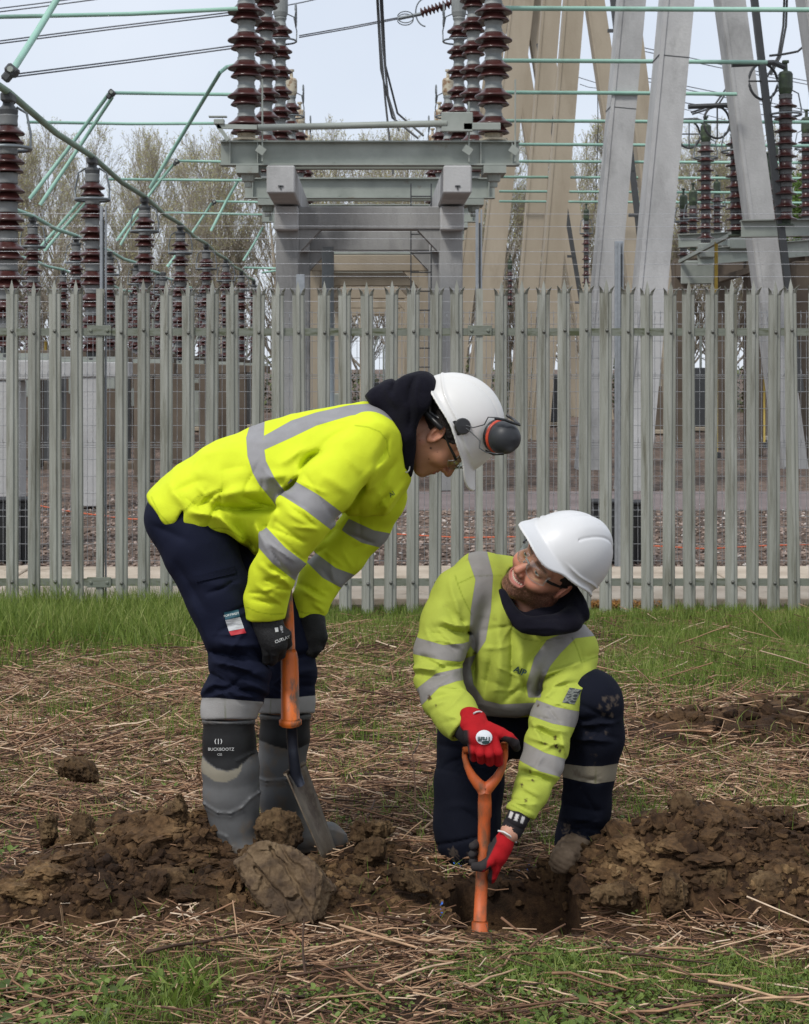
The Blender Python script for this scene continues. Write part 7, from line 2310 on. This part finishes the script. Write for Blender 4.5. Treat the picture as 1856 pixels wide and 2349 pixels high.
# ================================================================ ground cover
if on('g'):
    rng = np.random.default_rng(21)
    def in_view(x, y, pad=.15):
        xl, xr = (0 - CX) * y / F - pad, (1856 - CX) * y / F + pad
        return (x > xl) & (x < xr)
    def rand_field(n, y0, y1, pw=1.0):
        y = y0 + (y1 - y0) * rng.random(n) ** pw
        xl, xr = (0 - CX) * y / F - .6, (1856 - CX) * y / F + .6
        x = xl + (xr - xl) * rng.random(n)
        return x, y
    def n2(x, y, s, sd): return fbm(np.stack([x * s, y * s, 0 * x], 1), 3, sd)
    def soilness(x, y):
        h = heap_h(x, y); fh = far_heap(x, y)
        h = h + .05 * np.clip(1.15 - ell(x, y, .05, 4.18, .36, .26), 0, 1) + .05 * np.clip(1.1 - ell(x, y, .45, 3.93, .42, .10), 0, 1)
        return np.clip(sstep(.004, .035, h) + sstep(.02, .05, fh) + sstep(1.25, 1.05, ell(x, y, HOLE[0], HOLE[1], HOLE[2], HOLE[3])), 0, 1)
    def grass_amt(x, y):
        """0..1 how green the field is at a place"""
        px = CX + x * F / y
        g = sstep(10.3, 11.3, y) * .9
        g = np.maximum(g, sstep(9.0, 10.0, y) * sstep(520, 380, px) * .9)
        g = np.maximum(g, sstep(7.2, 8.4, y) * sstep(1320, 1480, px) * (.75 + .5 * n2(x, y, 1.4, 5)))
        g = np.maximum(g, sstep(8.6, 9.8, y) * .35 * (n2(x, y, 1.2, 6) > 0))
        g = np.maximum(g, sstep(3.78, 3.62, y) * sstep(-.12, .25, n2(x, y, 2.2, 15)) * .9)
        g = np.maximum(g, .30 * sstep(.05, .35, n2(x, y, 2.5, 8)))
        return np.clip(g, 0, 1)

    # ---- straw: dead stalks lying everywhere
    def sticks(n, y0, y1, L, r, tilt, seg=3, sides=3, pw=1.0, keep=None, lift=(0, .02), name=""):
        x, y = rand_field(n, y0, y1, pw)
        k = rng.random(n) > soilness(x, y) * .93
        k &= rng.random(n) < .45 + .9 * sstep(-.30, .25, n2(x, y, 3.2, 17) + .5 * n2(x, y, 9.0, 18))
        k &= rng.random(n) > grass_amt(x, y) * .75
        k &= (ell(x, y, *HOLE) > 1.22) | (rng.random(n) < .04)
        x, y = x[k], y[k]; n = len(x)
        ln = rng.uniform(L[0], L[1], n) * rng.uniform(.5, 1, n)
        a = rng.uniform(0, np.pi, n)
        a = np.where(rng.random(n) < .65, rng.normal(0, .5, n), a)
        dx, dy = np.cos(a), np.sin(a)
        t = np.linspace(-.5, .5, seg)
        P = np.zeros((n, seg, 3))
        bend = rng.normal(0, .12, n)
        P[..., 0] = x[:, None] + dx[:, None] * ln[:, None] * t - dy[:, None] * bend[:, None] * ln[:, None] * (t ** 2)
        P[..., 1] = y[:, None] + dy[:, None] * ln[:, None] * t + dx[:, None] * bend[:, None] * ln[:, None] * (t ** 2)
        zc = base_z(x, y) + (heap_h(x, y) + far_heap(x, y)) * 1.1 + rng.uniform(lift[0], lift[1], n)
        sl = np.clip(rng.normal(0, tilt, n), -.9, .9)
        P[..., 2] = zc[:, None] + np.abs(sl)[:, None] * ln[:, None] * .5 + sl[:, None] * ln[:, None] * t + rng.normal(0, .003, (n, seg))
        R_ = rng.uniform(r[0], r[1], n)[:, None] * np.linspace(1.1, .75, seg)[None]
        V, Q = tube_rings(P, R_, sides)
        c = np.clip(rng.beta(1.5, 1.7, n) + .12 * n2(x, y, 2.0, 27), 0, 1)
        return V, Q, np.repeat(c, seg * sides)
    sets = [sticks(26000, 3.02, 5.6, (.03, .13), (.0009, .0026), .16, keep=None, lift=(0, .022)),
            sticks(28000, 5.4, 8.4, (.05, .20), (.0013, .0033), .16, lift=(0, .03)),
            sticks(13000, 8.2, 11.5, (.06, .26), (.0015, .0032), .16, lift=(0, .03)),
            sticks(850, 3.05, 6.0, (.10, .34), (.0018, .0040), .12, seg=5, sides=5, lift=(.008, .03)),
            sticks(900, 6.0, 10.5, (.16, .50), (.0024, .0042), .16, seg=4, sides=4, lift=(.008, .05)),
            sticks(230, 3.5, 10.0, (.10, .30), (.0015, .0028), .75, seg=4, sides=4)]
    V = np.concatenate([s[0] for s in sets]); C = np.concatenate([s[2] for s in sets])
    n0 = 0; Qs = []
    for s in sets: Qs.append(s[1] + n0); n0 += len(s[0])
    M_straw = attr_mat("dead_stalks", "c", [(0.0, (0.034, 0.016, 0.008)), (0.28, (0.13, 0.062, 0.031)), (0.52, (0.27, 0.145, 0.077)), (0.78, (0.48, 0.31, 0.185)), (1.0, (0.70, 0.55, 0.40))], .75, nscale=30, namt=.3)
    put("straw_litter", make_mesh("straw_litter", V, np.concatenate(Qs), {"c": C}), M_straw, kind='stuff', label="dead brown stalks and straw lying all over the rough field", cat="straw")

    # ---- grass blades
    def blades(x, y, h, w, lean=.35, seg=4, crooked=.5):
        ok = ell(x, y, *HOLE) > 1.22
        x, y, h, w = x[ok], y[ok], h[ok], w[ok]
        n = len(x)
        z = base_z(x, y) + (heap_h(x, y) + far_heap(x, y)) * 1.05
        a = rng.uniform(0, 2 * np.pi, n); fa = rng.uniform(0, 2 * np.pi, n)
        t = np.linspace(0, 1, seg)
        ln = np.abs(rng.normal(lean, .25, n))
        P = np.zeros((n, seg, 3))
        P[..., 0] = x[:, None] + np.cos(a)[:, None] * (ln * h)[:, None] * t ** 1.8
        P[..., 1] = y[:, None] + np.sin(a)[:, None] * (ln * h)[:, None] * t ** 1.8
        P[..., 2] = z[:, None] + h[:, None] * (t - .25 * np.clip(ln, 0, 1.5)[:, None] * t ** 2)
        wv = np.stack([np.cos(fa), np.sin(fa), 0 * fa], 1)[:, None] * (w[:, None] * (1 - t[None] ** 1.5) * .5 + .00015)[..., None]
        V = np.stack([P - wv, P + wv], 2).reshape(n, seg * 2, 3)
        i = np.arange(seg - 1) * 2
        q = np.stack([i, i + 1, i + 3, i + 2], 1)
        Q = (q[None] + (np.arange(n) * seg * 2)[:, None, None]).reshape(-1, 4)
        c = np.clip(rng.normal(.5, .2, n) + .25 * n2(x, y, 2.0, 33), 0, 1)
        cc = np.repeat(c, seg * 2) + np.tile(np.repeat(t, 2) * .15, n)
        return V.reshape(-1, 3), Q, np.clip(cc, 0, 1)
    M_grass = attr_mat("grass_blades", "c", [(0.0, (0.055, 0.080, 0.014)), (0.4, (0.120, 0.185, 0.032)), (0.75, (0.21, 0.285, 0.052)), (1.0, (0.36, 0.38, 0.13))], .55, trans=.35, spec=.3)
    allb = []
    x, y = rand_field(112000, 6.4, 11.95, .7)
    g = grass_amt(x, y) * (1 - soilness(x, y))
    k = rng.random(len(x)) < g
    x, y = x[k], y[k]; px = CX + x * F / y
    tall = sstep(560, 420, px) * sstep(8.6, 9.3, y)
    h = rng.uniform(.03, .12, len(x)) * (1 + 1.1 * tall) * (1 + .7 * n2(x, y, 3.5, 44)) * (1 - .35 * sstep(10.8, 11.6, y) * (1 - tall))
    allb.append(blades(x, y, h, rng.uniform(.003, .006, len(x)) * (1 + .5 * tall)))
    x, y = rand_field(48000, 3.02, 4.1)
    k = rng.random(len(x)) < (grass_amt(x, y) + .03) * (1 - soilness(x, y)) * .75
    x, y = x[k], y[k]
    allb.append(blades(x, y, rng.uniform(.015, .055, len(x)), rng.uniform(.0016, .0036, len(x)), .6))
    x, y = rand_field(46000, 4.0, 9.5)
    k = rng.random(len(x)) < (.14 + .9 * sstep(-.05, .25, n2(x, y, 2.4, 61))) * (1 - .8 * soilness(x, y))
    x, y = x[k], y[k]
    allb.append(blades(x, y, rng.uniform(.02, .09, len(x)), rng.uniform(.002, .005, len(x)), .5))
    # a few broad bladed tufts
    tx, ty, th_, tn, tw = [], [], [], [], []
    for (px_, py_, n_, hh, ww) in ((930 * 0 + 425, 2335, 34, .10, .009), (470, 2330, 26, .09, .008), (1045, 1990, 12, .05, .005), (300, 1890, 16, .08, .005), (420, 1890, 16, .08, .005), (1480, 1810, 14, .09, .005), (1790, 1800, 18, .12, .005), (640, 1480, 30, .1, .005)):
        zz = .40; Yd = (HC - zz) * F / (py_ - YH)
        c = WP(px_, py_, Yd)
        tx.append(c[0] + rng.normal(0, .03, n_)); ty.append(c[1] + rng.normal(0, .03, n_)); th_.append(rng.uniform(.5, 1.1, n_) * hh); tw.append(np.full(n_, ww))
    allb.append(blades(np.concatenate(tx), np.concatenate(ty), np.concatenate(th_), np.concatenate(tw), .8, 6))
    n0 = 0; Vs, Qs, Cs = [], [], []
    for v, q_, c in allb: Vs.append(v); Qs.append(q_ + n0); Cs.append(c); n0 += len(v)
    put("grass", make_mesh("grass", np.concatenate(Vs), np.concatenate(Qs), {"c": np.concatenate(Cs)}), M_grass, kind='stuff', label="green grass, longer along the foot of the fence and thin over the field", cat="grass")

    # ---- leafy weeds (clover-like) in the foreground
    def leaves(x, y, n_per, size, hmax):
        ok = ell(x, y, *HOLE) > 1.22
        x, y, size = x[ok], y[ok], size[ok]
        n = len(x)
        X = np.repeat(x, n_per); Yy = np.repeat(y, n_per)
        m = len(X)
        a = rng.uniform(0, 2 * np.pi, m)
        rad = rng.uniform(.2, 1.2, m) * np.repeat(size, n_per) * 1.2
        cx, cy = X + np.cos(a) * rad, Yy + np.sin(a) * rad
        cz = base_z(cx, cy) + rng.uniform(.1, 1, m) * hmax * np.repeat(rng.uniform(.4, 1, n), n_per)
        s = np.repeat(size, n_per) * rng.uniform(.5, 1.1, m)
        el = rng.uniform(-.1, .8, m)
        d = np.stack([np.cos(a) * np.cos(el), np.sin(a) * np.cos(el), np.sin(el)], 1)
        side = np.stack([-np.sin(a), np.cos(a), rng.normal(0, .3, m)], 1)
        side /= np.linalg.norm(side, axis=1, keepdims=True)
        up = np.cross(d, side)
        c = np.stack([cx, cy, cz], 1)
        sh = [(0, 0, 0), (.35, .30, .06), (.75, .30, .05), (1.0, 0, -.03), (.75, -.30, .05), (.35, -.30, .06), (.5, 0, -.02)]
        V = np.stack([c + d * (s * u)[:, None] + side * (s * v)[:, None] + up * (s * w)[:, None] for u, v, w in sh], 1)
        T = np.array([(0, 1, 6), (1, 2, 6), (2, 3, 6), (3, 4, 6), (4, 5, 6), (5, 0, 6)])
        T = (T[None] + (np.arange(m) * 7)[:, None, None]).reshape(-1, 3)
        col = np.clip(rng.normal(.45, .22, m), 0, 1)
        return V.reshape(-1, 3), T, np.repeat(col, 7)
    M_leaf = attr_mat("weed_leaves", "c", [(0.0, (0.055, 0.085, 0.015)), (0.5, (0.125, 0.185, 0.032)), (1.0, (0.23, 0.30, 0.075))], .5, trans=.25, spec=.35)
    x, y = rand_field(8500, 3.02, 3.95)
    px = CX + x * F / y
    py = YH + (HC - base_z(x, y)) * F / y
    dens = .05 + .95 * sstep(-.12, .20, n2(x, y, 3.0, 71)) * sstep(2130, 2200, py)
    k = rng.random(len(x)) < dens * (1 - soilness(x, y))
    l1 = leaves(x[k], y[k], 6, rng.uniform(.008, .017, k.sum()), .028)
    x, y = rand_field(1200, 3.02, 3.5)
    k = (n2(x, y, 2.5, 91) > .12)
    l2 = leaves(x[k], y[k], 6, rng.uniform(.018, .034, k.sum()), .035)
    x, y = rand_field(1500, 4.0, 8.5)
    k = (n2(x, y, 2.2, 95) > .06) & (soilness(x, y) < .4)
    l3 = leaves(x[k], y[k], 5, rng.uniform(.010, .026, k.sum()), .04)
    n0 = 0; Vs, Ts, Cs = [], [], []
    for v, q_, c in (l1, l2, l3): Vs.append(v); Ts.append(q_ + n0); Cs.append(c); n0 += len(v)
    put("weeds", make_mesh("weeds", np.concatenate(Vs), np.concatenate(Ts), {"c": np.concatenate(Cs)}), M_leaf, kind='stuff', label="small leafy green weeds and clover spread over the foreground", cat="weeds")
    # orange-yellow leaf litter at the fence foot, right of the kneeling person
    n = 700
    x = rng.normal((1400 - CX) * 11.9 / F, .22, n); y = rng.uniform(11.85, 12.25, n)
    v, q_, c = leaves(x, y, 3, np.full(n, .022), .03)
    put("leaf_litter", make_mesh("leaf_litter", v, q_, {"c": c}), attr_mat("litter", "c", [(0, (.22, .09, .02)), (1, (.50, .25, .05))], .8), kind='stuff', label="small patch of orange dead leaves at the fence foot behind the kneeling person", cat="leaf litter")
    # blue survey paint flecks
    pts = []
    for (a, b, n_, sp) in ((60, 2020, 16, 26), (1045, 1982, 6, 8), (1185, 1992, 8, 18), (1010, 2110, 5, 18), (1830, 1880, 4, 8)):
        for _ in range(n_): pts.append((a + rng.normal(0, sp), b + rng.normal(0, sp * .7)))
    pts = np.array(pts); Yd = (HC - .405) * F / (pts[:, 1] - YH)
    x, y = (pts[:, 0] - CX) * Yd / F, Yd
    v, q_, c = leaves(x, y, 2, np.full(len(x), .009), .035)
    v[:, 2] += .012
    put("blue_paint_flecks", make_mesh("blue_paint_flecks", v, q_), mat("blue_survey_paint", (.03, .13, .50), 30, .6), kind='stuff', label="flecks of bright blue survey paint on stalks around the dug hole", cat="paint")

    # ---- soil: crumbs and clods
    CL = crumb_shapes(ICO2, 12, 40)
    CL3 = crumb_shapes(ICO3, 8, 60)
    def zz(x, y): return soil_z(x, y)
    x, y = rand_field(40000, 3.7, 5.0)
    hh = heap_h(x, y)
    k = rng.random(len(x)) < (sstep(.0, .05, hh) * .55 + .3 * (soilness(x, y) > .3) + .015 + .25 * sstep(1.35, 1.05, ell(x, y, *HOLE)) * sstep(.8, 1.02, ell(x, y, *HOLE)))
    x, y = x[k], y[k]
    s = .003 + .017 * rng.random(len(x)) ** 3.0
    V1, T1, A1 = scatter_rocks(CL, np.stack([x, y, zz(x, y) - s * .1], 1), s, rng, .8)
    x, y = rand_field(3200, 3.8, 4.95)
    k = (rng.random(len(x)) < sstep(.02, .07, heap_h(x, y)) * .55)
    x, y = x[k], y[k]
    s = rng.uniform(.016, .050, len(x)) * rng.uniform(.5, 1, len(x))
    V2, T2_, A2 = scatter_rocks(CL3, np.stack([x, y, zz(x, y) - s * .25], 1), s, rng, .7)
    x, y = rand_field(640, 3.8, 4.8)
    k = (rng.random(len(x)) < sstep(.02, .07, heap_h(x, y)) * .6)
    x, y = x[k], y[k]
    s = rng.uniform(.035, .065, len(x))
    V4, T4, A4 = scatter_rocks(crumb_shapes(ICO4, 8, 90), np.stack([x, y, zz(x, y) - s * .1], 1), s, rng, .45)
    V2 = np.concatenate([V2, V4]); T2_ = np.concatenate([T2_, T4 + len(V2) - len(V4)]); A2 = np.concatenate([A2, A4 * .5 + .45])
    x, y = rand_field(3500, 6.2, 7.4)
    k = (rng.random(len(x)) < sstep(.02, .06, far_heap(x, y)) * .8)
    x, y = x[k], y[k]
    s = .008 + .03 * rng.random(len(x)) ** 3
    V3, T3, A3 = scatter_rocks(CL, np.stack([x, y, zz(x, y) + s * .2], 1), s, rng, .8)
    A3 = A3 * .45
    V = np.concatenate([V1, V2, V3]); T = np.concatenate([T1, T2_ + len(V1), T3 + len(V1) + len(V2)])
    V = V + .0022 * np.stack([vnoise(V * 95, q_) for q_ in (1, 2, 3)], 1)
    A = np.concatenate([A1, A2, A3])
    A = np.clip(A * .40 + .60 * fbm(V * 6, 4, 66) + .22, 0, 1)
    M_clod = attr_mat("soil_clods", "c", [(0.0, (0.018, 0.009, 0.0045)), (0.3, (0.046, 0.025, 0.012)), (0.6, (0.098, 0.056, 0.026)), (0.85, (0.18, 0.112, 0.053)), (1.0, (0.26, 0.18, 0.095))], .9, nscale=60, namt=.45, bump=.9, bscale=130, bdist=.005, spec=.2)
    put("soil_crumbs", make_mesh("soil_crumbs", V, T, {"c": A}, smooth=False), M_clod, kind='stuff', label="loose brown crumbs and lumps of dug soil covering the spoil heaps", cat="soil")

    # single big clods
    M_clod2, t, b = new_mat("clay_clod")
    n1 = noise_node(t, 9, 7, rough=.7)
    r1 = ramp_node(t, [(.36, (.032, .018, .009)), (.5, (.082, .049, .024)), (.62, (.145, .093, .046)), (.75, (.22, .155, .085))])
    t.links.new(n1.outputs["Fac"], r1.inputs[0])
    n2_ = noise_node(t, 75, 6, rough=.75)
    mr = t.nodes.new("ShaderNodeMapRange"); mr.inputs[1].default_value = .3; mr.inputs[2].default_value = .7; mr.inputs[3].default_value = .6; mr.inputs[4].default_value = 1.35
    t.links.new(n2_.outputs["Fac"], mr.inputs[0])
    vm = t.nodes.new("ShaderNodeVectorMath"); vm.operation = 'SCALE'
    t.links.new(r1.outputs[0], vm.inputs[0]); t.links.new(mr.outputs[0], vm.inputs["Scale"]); t.links.new(vm.outputs[0], b.inputs["Base Color"])
    b.inputs["Roughness"].default_value = .9; b.inputs["Specular IOR Level"].default_value = .2
    bp = t.nodes.new("ShaderNodeBump"); bp.inputs["Strength"].default_value = .9; bp.inputs["Distance"].default_value = .006
    t.links.new(n2_.outputs["Fac"], bp.inputs["Height"]); t.links.new(bp.outputs[0], b.inputs["Normal"])
    def clod(px, py, Y, rx, rz, seed, lab, ry=None, rot=0.0, sharp=.5):
        """rx, rz in photo pixels"""
        c = WP(px, py, Y)
        sc_ = np.array([rx, ry or (rx + rz) / 2, rz]) * Y / F
        Rr = np.array(Matrix.Rotation(rot, 3, 'Y'))
        r2 = np.random.default_rng(seed)
        planes = [(d / np.linalg.norm(d), r2.uniform(.55, .9)) for d in r2.normal(size=(9, 3))]
        def f(P):
            q_ = ((P - c) @ Rr) / sc_
            d = np.linalg.norm(q_, axis=1) - 1
            for n_, h_ in planes: d = smax(d, (q_ @ n_) - h_, .12)
            d = d * sc_.min()
            w = P * 1.0
            return d - .26 * sc_.min() * ridged(w * 15 + seed, 3, seed, .65) - .008 * ridged(w * 48, 3, seed + 9, .6) - .0035 * fbm(w * 110, 3, seed + 5, .7)
        R_ = sc_.max() * 1.35
        return build_sdf("soil_clod", f, c - R_, c + R_, max(.0026, R_ / 55), M_clod2, None, sm=0, label=lab, cat="clod", group="single lumps of dug clay")
    cl = [(182, 1768, 5.25, 42, 27, "small clod alone among the straw at far left"), (398, 1880, 4.42, 26, 52, "upright narrow clod standing on the left heap"), (192, 1898, 4.5, 24, 34, "dark clod at the back of the left heap"), (112, 1905, 4.55, 18, 34, "thin clod leaning at the left end of the heap"),
          (250, 1985, 4.35, 92, 32, "long flat clod across the left heap"), (140, 2055, 4.15, 36, 36, "orange tinted clod with a hollow at lower left"), (270, 2070, 4.12, 70, 40, "rusty brown clod in the middle of the left heap"), (410, 2030, 4.15, 62, 34, "slanting flat faced clod before the near boot"), (60, 2110, 4.05, 60, 30, "low dark clod at the left edge"), (210, 2130, 4.02, 70, 34, "broad crumbly clod at the front of the left heap"),
          (446, 1985, 4.30, 36, 24, "clod against the heel of the near boot"), (450, 2110, 4.03, 60, 28, "low clod in front of the near boot"), (1570, 1850, 4.32, 34, 32, "rough clod on the very top of the right heap"), (1668, 1880, 4.34, 50, 22, "flat pinkish clod on the right shoulder of the heap"),
          (1720, 1945, 4.22, 66, 26, "sharp edged slab clod high on the right heap"), (1450, 1965, 4.25, 52, 34, "clod in the left slope of the right heap"), (1545, 2050, 4.04, 26, 44, "pale upright clod at the foot of the right heap"), (1620, 2010, 4.12, 55, 30, "brown clod in the middle of the right heap"),
          (1760, 2040, 4.06, 60, 34, "broad clod at the lower right edge"), (1412, 2050, 4.06, 52, 26, "clod at the rim between hole and right heap"), (855, 1955, 4.4, 40, 26, "clod between the two people"), (940, 2020, 4.2, 44, 16, "flat clod just left of the hole"), (820, 2030, 4.2, 30, 16, "small pale clod left of the hole"), (850, 1905, 4.6, 46, 22, "clod right of the far boot")]
    for k, (a, b_, Y, rx, rz, lab) in enumerate(cl):
        clod(a, b_, Y, rx, rz, 200 + k, lab, rot=rng.normal(0, .3))
    # the big cracked block
    cB = WP(650, 2025, 4.04)
    BP = [(540, 1980), (566, 1962), (600, 1936), (668, 1946), (716, 1980), (768, 2040), (748, 2066), (742, 2100), (668, 2132), (642, 2114), (588, 2064)]
    fn_ = np.array([-.18, -1.0, .42]); fn_ /= np.linalg.norm(fn_)
    CR = [[(618, 1946), (630, 1966), (652, 1982), (664, 2004), (684, 2030), (690, 2052)], [(584, 1992), (606, 2012), (628, 2036), (652, 2062), (664, 2092)], [(644, 1944), (664, 1972), (692, 1992), (708, 2022)], [(652, 2062), (672, 2066), (690, 2052)], [(606, 2012), (596, 2040)], [(690, 2052), (706, 2078)]]
    def fblk(P):
        p = to_px(P)
        p = p + 2.5 * np.stack([vnoise(P * 26, 61), vnoise(P * 26, 62)], 1) + 2.5 * np.stack([vnoise(P * 90, 63), vnoise(P * 90, 64)], 1)
        d = poly2(p, BP) * P[:, 1] / F
        fr = (P - cB) @ fn_ - .045 - .012 * fbm(P * 9, 2, 3)
        d = smax(d, fr, .005)
        d = smax(d, -(P[:, 1] - cB[1]) * -1 - .11, .02)
        d = smax(d, (P - cB) @ (np.array([.86, -.50, .1]) / 1.0) - .100, .003)
        cr = 0
        for L_ in CR:
            for a_, b_2 in zip(L_[:-1], L_[1:]):
                s_, _t = seg2(p, a_, b_2); cr = np.maximum(cr, np.exp(-(s_ / 3.6) ** 2))
        face = sstep(-.012, -.002, fr)
        step_ = (.005 * sstep(-2, 2, p[:, 0] - 652 - .55 * (p[:, 1] - 1990)) - .007 * sstep(-2, 2, p[:, 0] - 628 - .75 * (p[:, 1] - 2036)) + .006 * sstep(-2, 2, p[:, 0] - 690 - .85 * (p[:, 1] - 1992)) + .004 * sstep(-.1, .1, vnoise(P * 32, 91))) * face
        return d + .017 * cr * face + step_ - .008 * ridged(P * 30, 4, 77, .65) * (1 - .75 * face) - .0036 * fbm(P * 60, 4, 6, .8) - .003 * face * ridged(P * np.array([60, 60, 14]) @ np.array([[.8, 0, -.6], [0, 1, 0], [.6, 0, .8]]), 3, 12, .6)
    build_sdf("cracked_clay_block", fblk, cB - .19, cB + .19, .0019, mat("pale_clay", [(.36, (.045, .026, .012)), (.5, (.100, .062, .030)), (.66, (.165, .110, .058))], 20, .85, .5, 90, dirt=(.07, .042, .022), dscale=9, dpos=(.54, .64), bdist=.004), None, sm=0,
              label="big cracked block of pale clay standing in front of the shovel blade", cat="clod")
    clod(640, 1912, 4.34, 52, 44, 301, "dark crumbly lump on top of the cracked clay block", sharp=.8)
    clod(590, 1968, 4.22, 34, 30, 302, "rounded lump on the left shoulder of the cracked block")
    clod(568, 2040, 4.18, 44, 50, 303, "rough lump wedged left of the cracked block")
    clod(712, 1990, 4.24, 30, 30, 304, "small lump on the right shoulder of the cracked block")
